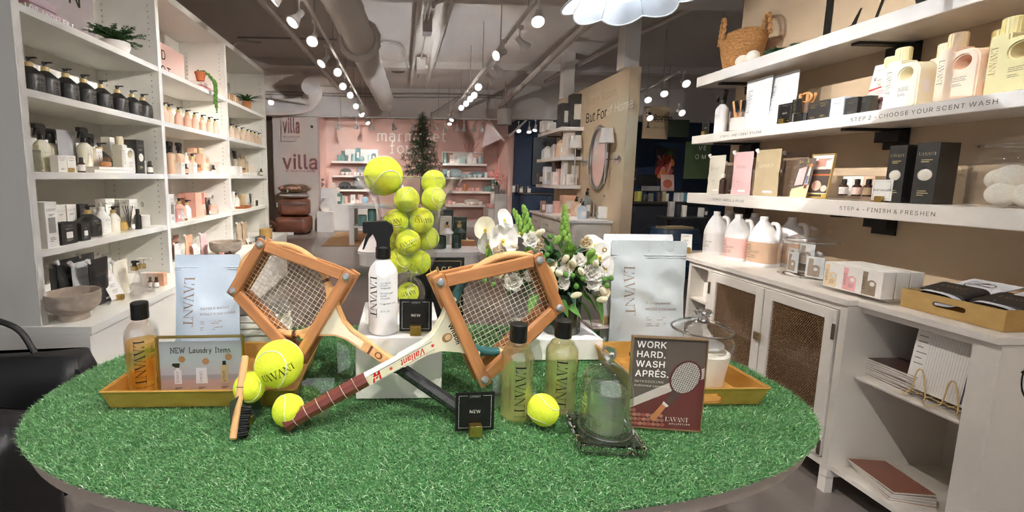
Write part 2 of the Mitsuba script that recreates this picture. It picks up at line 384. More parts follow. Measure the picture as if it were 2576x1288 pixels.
def pipe(label,pts,r,m=None,cat_='pipe',name='ceiling_pipe',n=8,closed=False):
 return put(name,[part(None,tube(pts,r,n),m or CONDUIT,50)],label,cat_)
pipe('thick painted pipe running back along the left of the ceiling',[[-1.50,3.6,3.22],[-1.24,9.6,3.22]],0.045)
pipe('thick painted pipe slanting back from the pendant shade towards the pink room',[[2.02,4.4,3.2],[2.15,5.1,3.2],[2.5,11.2,3.2]],0.05)
pipe('thin painted pipe running back past the square post on the partition wall',[[3.55,4.6,3.45],[3.05,9.4,3.45]],0.04)
pipe('thin grey conduit crossing the ceiling above the pink room',[[-4.3,11.3,3.5],[-1.6,11.32,3.47],[1.0,11.3,3.52],[4.2,11.3,3.46]],0.02,PIPE_GREY)
pipe('second thin grey conduit crossing just below the first one',[[-4.3,11.34,3.44],[-0.5,11.34,3.41],[2.0,11.34,3.45],[4.2,11.34,3.40]],0.014,PIPE_GREY)
pipe('thin conduit with an elbow drooping across the dark middle panel',smoothpath([[-2.6,7.4,3.6],[-1.0,7.4,3.6],[-0.15,7.5,3.6],[0.05,7.6,3.5],[0.12,7.9,3.3]],6),0.014,PIPE_GREY)
pipe('grey conduit with a bend beside the right track, near the beam',smoothpath([[0.35,5.0,3.25],[0.40,4.9,3.27],[0.85,4.6,3.3],[2.6,4.5,3.3]],6),0.02,PIPE_GREY)
pipe('pair of light conduits looping down on the left behind the shelves',smoothpath([[-2.2,7.3,3.5],[-2.6,7.25,3.45],[-2.62,7.2,3.0],[-2.5,7.3,2.72],[-1.7,8.4,2.72]],6),0.016,CONDUIT)
pipe('dark conduit zigzagging down above the artificial tree',[[1.35,10.4,3.3],[0.8,10.45,2.95],[0.72,10.45,2.93],[0.70,10.45,2.62]],0.014,PIPE_GREY)
# the trunking between the tracks
tk = put('cable_trunking',[part('channel',cat([bx(0.20,0.235,5.0,9.6,3.30,3.62),bx(0.53,0.565,5.0,9.6,3.30,3.62),bx(0.235,0.53,5.0,9.6,3.585,3.62)]),CEIL_WHITE,False),
 part('junction_box',bx(0.30,0.42,6.15,6.35,3.36,3.58),PIPE_GREY,False),part('junction_box',bx(0.28,0.44,8.0,8.3,3.30,3.52),CONDUIT,False),
 part('cable',tube([[0.36,5.0,3.5],[0.36,9.5,3.5]],0.012,6),PIPE_GREY),part('cable',tube([[0.31,5.0,3.5],[0.31,6.2,3.5]],0.012,6),PIPE_GREY)],
 'white channel of trunking with junction boxes running back between the two tracks','cable trunking')
put('ceiling_speaker',[part(None,mv(lathe([(0.0,-0.02),(0.13,-0.02),(0.15,0.0),(0.15,0.05),(0,0.05)],20),0,0,0),mat('#4a4340',0.6),40)],
 'dark round ceiling speaker between duct and trunking','speaker',(-0.05,9.3,3.58))
put('drum_shade',[part('shade',lathe([(0.155,0),(0.16,0),(0.16,0.34),(0,0.345)],24),mat('#b9b2ac',0.8),40),part('cord',tube([[0,0,0.34],[0,0,0.95]],0.006,6),PIPE_GREY)],
 'white drum shade hanging where the pink wall meets the navy wall','pendant light',(2.32,9.9,2.60))
put('bracing_strut',[part(None,tube([[2.2,11.3,2.93],[2.62,11.1,2.35]],0.03,6),CEIL_WHITE)],'white diagonal strut left of the drum shade','strut')
put('bracing_strut',[part(None,tube([[3.2,11.0,2.93],[2.7,11.0,2.45]],0.03,6),CEIL_WHITE)],'white diagonal strut right of the drum shade','strut')
put('wall_panel',[part(None,extr(Polygon([(2.1,2.2),(2.75,2.5),(2.75,2.93),(2.2,2.93)]),0.02),'pink_paint',False)],'small slanting pink panel by the diagonal strut','panel',M=T([[1,0,0,0],[0,0,-1,11.32],[0,1,0,0],[0,0,0,1]]))

# ---- track lights
LAMP_WHITE = mat('#cfcac5',0.4,0.5)
LENS = {'type': 'area','radiance': {'type': 'rgb','value': [16.0,15.0,13.5]},'sampling_weight': 0.02}
@lru_cache(None)
def head_parts():
 # lamp points along -y, hung from z = 0 above
 body = rt(lathe([(0,0.0),(0.026,0.0),(0.03,0.004),(0.03,0.075),(0.034,0.08),(0.058,0.14),(0.060,0.155),(0.054,0.155),(0.050,0.14)],18),'x',90)
 stem = cat([tube([[0,-0.03,0],[0,-0.03,0.085]],0.008,6),bx(-0.014,0.014,-0.065,0.005,0.085,0.12)])
 lens = rt(lathe([(0.052,0.0),(0,0.0)],18),'x',90)
 return body,stem,mv(lens,0,-0.143,0)
BODY_PLY = mikit.ply(head_parts()[0],LAMP_WHITE,40); STEM_PLY = mikit.ply(head_parts()[1],LAMP_WHITE,40)
LENS_PLY = mikit.ply(sc(head_parts()[2],1,1,1),mat('#f5f2ec',0.5),False)
def track_head(x,y,z,aim,label,group=None):
 """a lamp head under the track at (x, y, z), aimed at a point"""
 d = np.array(aim,float) - [x,y,z - 0.12]; d /= np.linalg.norm(d)
 yaw = math.degrees(math.atan2(d[0],-d[1])) ; pitch = -math.degrees(math.asin(-d[2]))
 key = numbered('track_lamp'); m0 = T().translate([float(x),float(y),float(z - 0.12)]).rotate([0,0,1],yaw)
 m1 = m0.rotate([1,0,0],-pitch)
 scene[key + '__housing'] = {**BODY_PLY,'to_world': m1}
 scene[key + '__lens'] = {**LENS_PLY,'to_world': m1,'emitter': LENS}
 scene[key + '__stem'] = {**STEM_PLY,'to_world': m0}
 labels[key] = {'label': label,'category': 'track light',**({'group': group} if group else {})}
def track(p0,p1,label):
 p0,p1 = np.array(p0),np.array(p1); d = (p1 - p0) / np.linalg.norm(p1 - p0); w = np.cross(d,[0,0,1]) * 0.017
 V = np.array([p + s * w + [0,0,h] for p in (p0,p1) for s in (-1,1) for h in (0,0.03)])
 key = put('light_track',[part('rail',(V,np.array([[0,1,3],[0,3,2],[4,6,7],[4,7,5],[0,4,5],[0,5,1],[2,3,7],[2,7,6],[0,2,6],[0,6,4],[1,5,7],[1,7,3]])),LAMP_WHITE,False)],label,'light track')
 L = np.linalg.norm(p1 - p0)
 for s in np.arange(0.5,L,1.15):
  q = p0 + d * s
  add(key,'hanging_rod',tube([q + [0,0,0.03],[q[0],q[1],CH]],0.005,5),PIPE_GREY)
 return key
track([-0.86,2.9,2.95],[-0.80,11.2,2.95],'left ceiling track with its row of lamp heads running back over the floor')
track([1.18,0.3,2.95],[1.20,11.2,2.95],'right ceiling track with its row of lamp heads running back over the floor')
track([-1.9,10.6,2.80],[2.4,10.6,2.80],'cross track in front of the pink wall lettering')
track([-0.86,-0.6,2.95],[-0.86,2.8,2.95],'near stretch of the left ceiling track, above the grass table')
track([3.9,6.2,2.9],[4.6,10.6,2.9],'ceiling track in front of the navy wall')
track([0.15,-0.6,2.95],[0.15,2.8,2.95],'short ceiling track above the grass table, out of the picture')
TL = [
 (-0.86,3.55,2.95,(-2.2,3.4,1.6),'white track lamp cut by the top edge, first on the left track'),
 (-0.86,4.05,2.95,(-1.75,3.2,1.4),'white track lamp tilted down to the shelves, second on the left track'),
 (-0.86,4.65,2.95,(-1.1,2.6,0.9),'lit track lamp on the left track, third from the near end'),
 (-0.86,5.45,2.95,(-1.8,4.4,1.4),'white track lamp on the left track, seen from the side, beside the torn duct collar'),
 (-0.86,6.25,2.95,(-0.2,0.6,1.5),'glaring track lamp on the left track, brightest of its row'),
 (-0.86,7.0,2.95,(-1.2,3.0,0.9),'lit track lamp on the left track right below the glaring one'),
 (-0.86,7.8,2.95,(-0.5,2.5,1.0),'lit track lamp on the left track where the conduits cross'),
 (-0.86,8.9,2.95,(-1.0,3.5,0.6),'oval-faced lit track lamp on the left track, fourth from its far end'),
 (-0.86,9.4,2.95,(0.5,8.4,0.4),'track lamp with a bright rim on the left track, third from its far end'),
 (-0.86,10.0,2.95,(-0.6,5.0,0.6),'small lit track lamp on the left track, second from its far end'),
 (-0.84,11.0,2.95,(0.2,9.2,0.5),'last track lamp at the far end of the left track'),
 (1.18,3.9,2.95,(0.75,2.6,1.2),'large lit track lamp on the right track left of the pendant shade'),
 (1.18,4.6,2.95,(2.9,5.2,1.4),'white back of a track lamp on the right track below the large lit one'),
 (1.18,5.1,2.95,(-1.7,3.4,1.2),'track lamp with a bright slit on the right track, third from the near end'),
 (1.18,5.7,2.95,(2.9,6.6,1.4),'white track lamp turned right on the right track, fourth from the near end'),
 (1.18,6.2,2.95,(2.9,6.4,1.4),'track lamp with a bright rim on the right track, fifth from the near end'),
 (1.18,6.9,2.95,(0.9,2.5,1.0),'lit track lamp on the right track, sixth from the near end'),
 (1.20,7.5,2.95,(1.5,3.2,0.7),'lit track lamp on the right track, seventh from the near end'),
 (1.20,7.9,2.95,(1.5,3.2,0.9),'lit track lamp on the right track, eighth from the near end'),
 (1.20,8.4,2.95,(1.6,3.4,0.9),'lit track lamp on the right track, ninth from the near end'),
 (1.20,8.9,2.95,(0.9,3.6,0.9),'bright round track lamp on the right track, lowest of the lit cluster'),
 (1.20,10.1,2.95,(0.3,8.8,0.6),'pair-like dim track lamp near the far end of the right track'),
 (1.20,10.8,2.95,(0.9,9.4,0.6),'last track lamp at the far end of the right track'),
 (-1.44,10.6,2.80,(-1.75,11.6,1.2),'white cross-track lamp over the vase shelf, leftmost before the pink wall'),
 (-1.04,10.6,2.80,(-1.1,12.3,1.3),'white cross-track lamp second from the left before the pink wall'),
 (-0.66,10.6,2.80,(-0.9,11.5,1.0),'white cross-track lamp third from the left before the pink wall'),
 (-0.18,10.6,2.80,(0.25,11.5,1.0),'white cross-track lamp above the first letters of the wall sign'),
 (0.29,10.6,2.80,(0.4,11.7,1.0),'white cross-track lamp left of the tree top'),
 (0.80,10.6,2.80,(1.4,11.6,1.3),'white cross-track lamp right of the tree top'),
 (1.05,10.6,2.80,(1.35,11.4,1.0),'white cross-track lamp above the last letters of the wall sign'),
 (1.34,10.6,2.80,(1.75,11.4,1.2),'white cross-track lamp right of the wall sign'),
 (1.52,10.6,2.80,(1.5,11.2,1.0),'white cross-track lamp with a bright ring right of the wall sign'),
 (1.76,10.6,2.80,(1.75,11.3,1.2),'white cross-track lamp over the right pink shelves, second from the right'),
 (1.95,10.6,2.80,(1.96,11.3,1.2),'white cross-track lamp over the right pink shelves, rightmost'),
 (2.80,10.5,2.76,(2.7,9.6,1.6),'small lit lamp on the navy wall right of the drum shade'),
 (3.06,10.5,2.76,(2.9,9.9,1.5),'small lit lamp on the navy wall, second right of the drum shade'),
 (3.22,10.5,2.80,(2.9,10.0,1.7),'small lamp tilted on the navy wall, third right of the drum shade'),
 (3.42,10.5,2.76,(3.2,9.8,1.7),'small lit lamp on the navy wall beside the top vanity shelf'),
 (4.02,6.3,2.95,(3.6,3.2,1.0),'large lit lamp right of the partition wall, nearest of three'),
 (4.15,6.95,2.95,(3.2,4.9,1.2),'oval lit lamp right of the partition wall, middle of three'),
 (4.2,7.5,2.95,(3.3,5.2,1.1),'oval lit lamp right of the partition wall, nearest the wall edge'),
 (4.75,7.5,2.72,(4.6,4.5,1.2),'small lit lamp above the hanging wooden sign, right one'),
 (4.55,8.1,2.72,(4.4,5.5,1.2),'small lit lamp above the hanging wooden sign, left one'),
 (4.9,9.6,2.72,(5.6,10.8,1.6),'dim lamp with a bright rim beside the dark green panel'),
 (4.75,11.0 - 0.6,2.45,(4.6,9.0,1.0),'small lamp peeping under the hanging wooden sign'),
 (-2.55,9.0,3.0,(-1.6,5.0,1.6),'lone lit lamp at the end of the left shelves'),
]
for x,y,z,aim,label in TL: track_head(x,y,z,aim,label)
# lamps of the same tracks ahead of the frame, over the camera: they light table and shelves
for x,y,aim in ((-0.86,0.6,(-0.45,1.05,0.9)),(0.15,1.0,(2.4,1.4,1.45)),(0.15,1.9,(2.4,2.3,1.45)),(0.15,2.6,(2.4,2.9,1.3)),(1.18,0.55,(0.55,1.05,0.9)),(1.18,2.2,(-2.0,2.8,1.35))):
 track_head(x,y,2.95,aim,'white track lamp above the near end of the room, out over the table','track lamps above the table')

# ================================================================== left shelving unit (three bays along y)
KU = 1.27
XL,YU = -1.42 * KU,tuple(y * KU for y in (1.76,2.74,3.745,4.80))
XB = -1.775 * KU
SH = tuple(1.4 + (z - 1.4) * KU for z in (0.80,1.10,1.41,1.725,2.035))
Z0,ZTOP = SH[0],1.4 + 1.1 * KU
SHELF_W = mat('#dfddd6',0.45)
UNIT_GREY = SHELF_W
un = put('shelving_unit',[],'tall white open shelving unit of three bays along the left wall, full of bottles','shelving unit')
for y in YU: add(un,'upright',cb(XB,XL,y - 0.022 if y < 6 else y - 0.036,y + 0.022 if y < 6 else y,Z0,ZTOP),SHELF_W,False)
for b in range(3):
 y0,y1 = YU[b] + 0.022,YU[b + 1] - 0.022
 for z in SH[1:]: add(un,'shelf',cb(XB,XL - 0.003,y0,y1,z - 0.038,z,0.0015),SHELF_W,False)
 add(un,'back_panel',bx(XB - 0.015,XB,y0,y1,Z0,ZTOP),SHELF_W,False)
 add(un,'top_panel',cb(XB,XL,y0,y1,ZTOP - 0.055,ZTOP,0.0015),SHELF_W,False)
dots = []
disc = rt(lathe([(0.0,0),(0.0042,0)],6),'x',90)
for b in range(3):
 for x in (XL - 0.055,XB + 0.07):
  for k in range(50):
   z = Z0 + 0.07 + 0.041 * k
   if min(abs(z - s + 0.015) for s in SH + (ZTOP - 0.03,)) > 0.03 and (k % 10) < 8: dots.append(mv(disc,x,YU[b + 1] - (0.0225 if b < 2 else 0.0365),z))
add(un,'shelf_pin_holes',cat(dots),mat('#4a4540',0.8),False,kind='stuff')
add(un,'end_panel',bx(-4.2,XL - 0.002,YU[0] - 0.024,YU[0] - 0.005,Z0,2.95),UNIT_GREY,False)
bc = put('base_cabinet',[part('worktop',cb(XB,-1.225 * KU,YU[0] - 0.03,YU[3],Z0 - 0.045,Z0,0.002),SHELF_W,False),part('body',bx(XB,-1.235 * KU,YU[0] - 0.02,YU[3] - 0.01,0.05,Z0 - 0.048),WHITE_LAQ,False),
 part('plinth',bx(XB,-1.27 * KU,YU[0],YU[3] - 0.03,0,0.05),UNIT_GREY,False),part('end_panel',bx(-4.2,-1.235 * KU,YU[0] - 0.029,YU[0] - 0.02,0,Z0 - 0.02),UNIT_GREY,False)],
 'low white base cabinet with a worktop carrying the tall left shelving unit','cabinet')
# signs at the back of the top row
def yz_sign(name,y0,y1,z0,z1,x,bs,prints,label,cat_='sign'):
 """a board facing +x; prints are (flat mesh, y of its left end as seen, z of its base line, material)"""
 ps = [part('board',bx(x - 0.012,x,y0,y1,z0,z1),bs,False)]
 for m,y,z,b in prints:
  v = np.asarray(m[0]); ps.append(part('lettering',(np.stack([np.full(len(v),x + 0.0006),y + v[:,0],z + v[:,1]],1),m[1]),b,False))
 return put(name,ps,label,cat_)
def ending(s,h,track,y): m,w = text(s,h,track=track); return m,y - w
yz_sign('sign_board',2.29,3.38,SH[4] + 0.001,2.72,XB + 0.06,mat('#8d8486',0.7),[(*ending('LINEN',0.13,0.2,3.25),2.53,INK)],'grey poster with black capitals behind the books on the top left shelf')
yz_sign('sign_board',3.52,4.70,SH[4] + 0.001,2.61,XB + 0.06,mat('#e6c4bc',0.7),[(*ending('RED',0.085,0.25,4.34),2.465,INK),(*ending('APRICOT',0.085,0.25,4.42),2.325,INK)],'pink poster with thin black capitals at the back of the middle top shelf')
yz_sign('sign_board',4.83,5.9,SH[4] + 0.001,2.58,XB + 0.06,mat('#a79d96',0.7),[(*ending('L',0.09,0.2,5.66),2.33,INK)],'grey poster at the back of the far top shelf')

# ================================================================== right wall shelves
def wall_shelf(z0,z1,y0,y1,label,texts):
 k = put('wall_shelf',[part('board',cb(2.15,2.478,y0,y1,z0,z1,0.003),WHITE_LAQ,False)],label,'wall shelf')
 for y in (2.12,3.02):
  add(k,'bracket',cat([bx(2.20,2.478,y - 0.02,y + 0.02,z0 - 0.012,z0),bx(2.42,2.478,y - 0.055,y + 0.055,z0 - 0.065,z0 - 0.012),bx(2.47,2.478,y - 0.055,y + 0.055,z0 - 0.1,z0)]),BLACK_MATTE,False)
 for s,h,yl,zb,tr in texts:
  m,w = text(s,h,track=tr); v = np.asarray(m[0])
  add(k,'lettering',(np.stack([np.full(len(v),2.15 - 0.0006),yl - v[:,0],zb + v[:,1]],1),m[1]),mat('#5d564f',0.6),False)
 return k
wall_shelf(2.075,2.145,0.9,3.2,'topmost thick white wall shelf, with the basket on it',[])
wall_shelf(1.668,1.727,0.9,3.2,'middle thick white wall shelf lettered step 1 and step 2',[('STEP 1 - PRE-TREAT STAINS',0.0155,2.91,1.688,0.2),('STEP 2 - CHOOSE YOUR SCENT WASH',0.0175,2.05,1.688,0.25)])
wall_shelf(1.238,1.313,0.9,3.2,'lowest thick white wall shelf lettered step 3 and step 4',[('STEP 3 - REFILL & REUSE',0.0145,2.925,1.270,0.2),('STEP 4 - FINISH & FRESHEN',0.0175,2.05,1.268,0.25)])
# big lettering on the wall above
bm,bw = brand(0.36); v = np.asarray(bm[0])
wl = put('wall_lettering',[part('brand_name',(np.stack([np.full(len(v),2.479),2.62 - v[:,0],2.235 + v[:,1]],1),bm[1]),INK,False)],'large black serif lettering on the beige wall above the top shelf','lettering')
bm = text('collective',0.085,track=0.5)[0]; v = np.asarray(bm[0])
add(wl,'second_line',(np.stack([np.full(len(v),2.479),2.36 - v[:,0],2.115 + v[:,1]],1),bm[1]),INK,False)

# ================================================================== right cabinet
ZC = 0.90
CAB = mat('#d8d2ca',0.5,0.4)
CAB_IN = mat('#cfc9c0',0.6,0.3)
cab = put('cabinet',[
 part('worktop',cb(1.915,2.478,1.745,3.05,ZC - 0.028,ZC,0.003),'CABTOP' if False else CAB,False),
 part('worktop',cb(1.965,2.478,1.30,1.7445,ZC - 0.028,ZC,0.003),CAB,False),
 part('frieze',bx(1.93,1.95,1.775,2.77,0.845,ZC - 0.029),CAB,False),
 part('side_panel',bx(1.925,2.47,1.745,1.775,0.08,ZC - 0.029),CAB_IN,False),
 part('side_panel',bx(1.985,2.47,1.302,1.335,0.0,ZC - 0.029),CAB,False),
 part('post',bx(1.985,2.03,1.335,1.375,0.0,ZC - 0.029),CAB,False),
 part('post',bx(1.925,1.96,2.575,2.60,0.12,0.845),CAB,False),
 part('end_panel',bx(1.93,2.47,2.765,2.79,0.05,ZC - 0.029),CAB_IN,False),
 part('divider',bx(1.96,2.47,2.575,2.59,0.12,ZC - 0.029),CAB_IN,False),
 part('shelf',cb(1.935,2.46,2.60,2.765,0.62,0.635),CAB_IN,False),
 part('shelf',cb(1.99,2.46,1.376,1.744,0.545,0.562,0.006),CAB_IN,False),
 part('shelf',bx(1.96,2.46,1.776,2.574,0.52,0.54),CAB_IN,False),
 part('floor_board',bx(1.94,2.47,1.335,2.765,0.115,0.135),CAB_IN,False),
 part('back_panel',bx(2.462,2.476,1.335,2.765,0.12,ZC - 0.029),CAB_IN,False),
 part('bottom_rail',bx(1.928,1.95,1.775,2.60,0.115,0.15),CAB,False),
 part('top_rail',bx(1.992,2.01,1.375,1.744,0.845,ZC - 0.029),CAB,False),
 part('leg',bx(1.93,1.965,1.75,1.785,0.0,0.115),CAB,False),
 part('leg',bx(1.93,1.965,2.74,2.775,0.0,0.115),CAB,False)],
 'long white cabinet along the right wall with lattice doors and an open bay','cabinet')
MESH = mat('#8a6a4c',0.45,0.5,0.6)
def door(y0,y1,hinge_y,latch):
 z0,z1 = 0.155,0.842; s = 0.05 if True else 0
 k = add(cab,'door',cat([cb(1.918,1.938,y0,y0 + s,z0,z1,0.002),cb(1.918,1.938,y1 - s,y1,z0,z1,0.002),cb(1.918,1.938,y0 + s,y1 - s,z1 - s,z1,0.002),cb(1.918,1.938,y0 + s,y1 - s,z0,z0 + s,0.002)]),CAB,False)
 a0,a1,b0,b1 = y0 + s,y1 - s,z0 + s,z1 - s; bars = []
 frame = sbox(a0,b0,a1,b1); pitch = 0.0105
 for sg in (1,-1):
  for c in np.arange(-1.2,1.2,pitch):
   ln = LineString([(a0 - 1.2 + c * 0 ,0),(a1,0)]) if False else None
   # line z = b0 + sg * 1.55 * (y - a0) + offset
   off = c * 1.55
   pts = []
   for y in (a0,a1):
    pts.append((y,(b0 + b1) / 2 + sg * 1.55 * (y - (a0 + a1) / 2) + off))
   l = LineString(pts).intersection(frame)
   if l.is_empty or l.length < 0.004 or l.geom_type != 'LineString': continue
   (ya,za),(yb,zb) = l.coords[0],l.coords[-1]; d = np.array([yb - ya,zb - za]); d /= np.linalg.norm(d); w = 0.0011 * np.array([-d[1],d[0]])
   x = 1.928 + 0.0012 * sg
   V = [[xx,p[0] + q * w[0],p[1] + q * w[1]] for p in ((ya,za),(yb,zb)) for q in (-1,1) for xx in (x - 0.0008,x + 0.0008)]
   bars.append((np.array(V),np.array([[0,1,3],[0,3,2],[4,6,7],[4,7,5],[0,4,5],[0,5,1],[2,3,7],[2,7,6],[0,2,6],[0,6,4],[1,5,7],[1,7,3]])))
 add(k,'lattice',cat(bars),MESH,False,kind='stuff')
 for z in (0.20,0.745):
  add(k,'hinge',bx(1.912,1.9175,hinge_y - 0.006,hinge_y + 0.006,z - 0.035,z + 0.035),mat('#5b5148',0.35,0.5,0.8),False)
 if latch: add(k,'latch',cat([bx(1.905,1.9175,y1 - 0.005,y1 + 0.03,0.56,0.60),bx(1.895,1.905,y1 - 0.012,y1 + 0.0,0.572,0.588)]),mat('#8d7a5c',0.35,0.5,0.9),False)
door(1.785,2.165,1.787,True)
door(2.172,2.570,2.568,False)
put('wall_socket_ring',[],None) if False else None

# ================================================================== vanity wall
VAN = mat('#cfc9bf',0.5,0.4)
vn = put('vanity_cabinet',[part('body',cat([bx(2.40,2.965,5.98,7.85,0.06,0.80)]),VAN,False),part('worktop',cb(2.36,2.968,5.94,7.9,0.80,0.84,0.005),'marble',False),
 part('end_panel',cat([bx(2.43,2.93,5.965,5.98,0.60,0.78),bx(2.43,2.93,5.965,5.98,0.10,0.56)]),VAN,False),part('plinth',bx(2.44,2.96,6.0,7.83,0,0.06),VAN,False)],
 'pale grey vanity cabinet with a marble top against the partition wall','vanity')
for y0,y1,z0,z1 in ((6.05,6.62,0.58,0.77),(6.66,7.23,0.58,0.77),(7.27,7.8,0.58,0.77),(6.05,6.33,0.12,0.54),(6.35,6.62,0.12,0.54),(6.66,7.23,0.36,0.54),(6.66,7.23,0.12,0.33),(7.27,7.8,0.12,0.54)):
 d = add(vn,'drawer' if z1 - z0 < 0.3 else 'door',cat([cb(2.385,2.40,y0,y1,z0,z1,0.004)]),VAN,False)
 add(d,'handle',tube([[2.375,(y0 + y1) / 2 - 0.06,(z0 + z1) / 2],[2.375,(y0 + y1) / 2 + 0.06,(z0 + z1) / 2]],0.006,6) if z1 - z0 < 0.3 else tube([[2.375,y0 + 0.03,z1 - 0.14],[2.375,y0 + 0.03,z1 - 0.05]],0.006,6),PIPE_GREY)
put('basin_tap',[part('spout',tube(smoothpath([[0.12,0,0],[0.12,0,0.2],[0.06,0,0.30],[-0.02,0,0.29],[-0.06,0,0.22]],6),0.012,8),CHROME),
 part('handle',lathe([(0.03,0),(0.03,0.01),(0.018,0.02),(0.018,0.06),(0.03,0.065),(0.03,0.08),(0,0.085)],14),CHROME),part('handle',mv(lathe([(0.03,0),(0.03,0.01),(0.018,0.02),(0.018,0.06),(0.03,0.065),(0.03,0.08),(0,0.085)],14),0.12,0.13,0),CHROME),
 part('handle',mv(lathe([(0.03,0),(0.03,0.01),(0.018,0.02),(0.018,0.06),(0.03,0.065),(0.03,0.08),(0,0.085)],14),0.12,-0.13,0),CHROME)],
 'chrome basin tap with an arched spout on the marble vanity','tap',(2.74,6.35,0.842))
for i,(z,lab) in enumerate(((2.19,'uppermost'),(1.715,'middle'),(1.25,'lowest'))):
 put('wall_shelf',[part('board',cb(2.60,2.968,7.1,8.33,z,z + 0.06,0.003),WHITE_LAQ,False)] + [part('bracket',bx(2.7,2.968,y - 0.02,y + 0.02,z - 0.014,z),BLACK_MATTE,False) for y in (7.4,8.1)],
  lab + ' of the three short white shelves on the partition wall beside the mirror','wall shelf')
mr = put('wall_mirror',[part('frame',rt(tube([(0.27 * math.cos(a),0.45 * math.sin(a),0) for a in np.linspace(0,2 * PI,40,endpoint=False)],0.028,8,closed=True),'x',90) ,CHROME,60),
 part('glass',up_xz(flat(affinity.scale(Point(0,0).buffer(1,quad_segs=12),0.262,0.442))),mat('#e8e8e8',0.03,0.5,1.0),False)],
 'oval silver-framed mirror on the partition wall above the vanity','mirror',M=T().translate([2.925,6.43,1.72]).rotate([0,0,1],-90))
def sconce(y,label):
 put('wall_sconce',[part('shade',lathe([(0.10,0),(0.075,0.2),(0.074,0.2),(0.099,0)],24),mat('#e8e2d8',0.8),40),part('arm',cat([tube([[0,0,-0.55],[0,0,0.1]],0.009,8),tube([[0,0,-0.22],[0.17,0,-0.22]],0.008,8)]),CHROME),
  part('backplate',mv(lathe([(0,0),(0.06,0),(0.065,0.01),(0,0.02)],20,1.6),0.0,0,0) if False else mv(rt(lathe([(0,0),(0.055,0),(0.06,0.008),(0,0.02)],20,1.7),'y',-90),0.169,0,-0.22),CHROME)],label,'wall lamp',(2.798,y,1.90))
sconce(6.98,'wall sconce with a white shade and long thin stem left of the oval mirror')
sconce(5.93,'wall sconce with a white shade and long thin stem in front of the oval mirror')
m,w = text('Your Kitchen',0.13); v1 = np.asarray(m[0])
wl = put('wall_lettering',[],'dark and pale lettering on the partition wall above the mirror','lettering')
def plet(s,h,y,z,b,n):
 m,w = text(s,h,track=0.1); v = np.asarray(m[0]); add(wl,n,(np.stack([np.full(len(v),2.9692),y - v[:,0],z + v[:,1]],1),m[1]),b,False)
plet('Kitchen',0.12,7.9,2.56,INK,'lettering'); plet('But For',0.15,7.05,2.30,INK,'lettering'); plet('Every Room',0.12,7.05,2.56,mat('#a8967d',0.7),'lettering'); plet('of Home',0.13,6.35,2.33,mat('#d8c9b2',0.7),'lettering')

# ================================================================== the display table with its grass
ZT = 0.868
def table_outline(grow=0.0,n=120):
 pts = []
 for k in range(n):
  t = 2 * PI * k / n; c,s = math.cos(t),math.sin(t)
  b,e = (0.455,2.25) if s < 0 else (0.46,2.8)
  pts.append((0.075 + (0.928 + grow) * math.copysign(abs(c) ** (2 / e),c),1.085 + (b + grow) * math.copysign(abs(s) ** (2 / e),s)))
 return Polygon(pts)
TABLE_TOP = mat('#a99c90',0.5)
put('display_table',[part('tabletop',mv(extr(table_outline(-0.01),0.035),0,0,ZT - 0.045),TABLE_TOP,False),part('pedestal',lathe([(0.30,0),(0.30,0.03),(0.07,0.06),(0.06,0.75),(0.2,0.82)],28),mat('#3d3733',0.5),40)],
 'oval display table under the artificial grass in the foreground','table',(0,0,0))
scene['display_table__pedestal']['to_world'] = tf((0.075,1.085,0))
turf = put('artificial_grass',[part('backing',mv(extr(table_outline(0.0),0.0045),0,0,ZT - 0.009),mat('#2f5a35',0.9,0.1),False)],'green artificial grass mat covering the oval display table','artificial grass')
rng = np.random.default_rng(5)
def blades(n):
 out = table_outline(0.004); mnx,mny,mxx,mxy = out.bounds
 p = np.c_[rng.uniform(mnx,mxx,n * 2),rng.uniform(mny,mxy,n * 2)]
 p = p[shapely.contains_xy(out,p[:,0],p[:,1])]
 keep = rng.random(len(p)) < np.clip(1.25 - (p[:,1] - 0.65) * 0.75,0.3,1)      # far blades are thinner on the ground in the picture
 p = p[keep]; n = len(p)
 lean = rng.uniform(0.15,1.0,n); az = rng.normal(-1.9,1.1,n)
 h = rng.uniform(0.007,0.0125,n); w = rng.uniform(0.0007,0.0012,n)
 d = np.c_[np.cos(az),np.sin(az)]; q = np.c_[-d[:,1],d[:,0]]
 a2 = rng.uniform(0,2 * PI,n); q = np.c_[np.cos(a2),np.sin(a2)] * 0.7 + q * 0.3
 z0 = np.full(n,ZT - 0.006)
 def lay(f,up): return np.c_[p + d * (h * lean * f)[:,None],z0 + h * up]
 b0,b1,b2 = lay(0,0),lay(0.45,0.55),lay(1.2,0.95 - 0.25 * lean)
 wq = np.c_[q * w[:,None],np.zeros(n)]
 V = np.stack([b0 - wq,b0 + wq,b1 - wq * 0.9,b1 + wq * 0.9,b2 - wq * 0.3,b2 + wq * 0.3],1).reshape(-1,3)
 i = np.arange(n)[:,None] * 6
 F = np.concatenate([i + np.array([0,1,3]),i + np.array([0,3,2]),i + np.array([2,3,5]),i + np.array([2,5,4])])
 base = np.array([lin('#689a62'),lin('#85b07b'),lin('#4d7d4b'),lin('#d0e0c2')])
 c = base[rng.choice(4,n,p=[.4,.3,.2,.1])] * rng.uniform(0.8,1.2,(n,1))
 return (V,F),np.repeat(c,6,axis=0)
(bV,bF),bC = blades(235000)
scene['m_grass'] = {'type': 'twosided','bsdf': {'type': 'principled','base_color': {'type': 'mesh_attribute','name': 'vertex_color'},'roughness': 0.33,'specular': 0.6}}
scene[turf + '__blades'] = mikit.ply((bV,bF),'m_grass',False,color=bC)
labels[turf + '__blades'] = {'kind': 'stuff'}

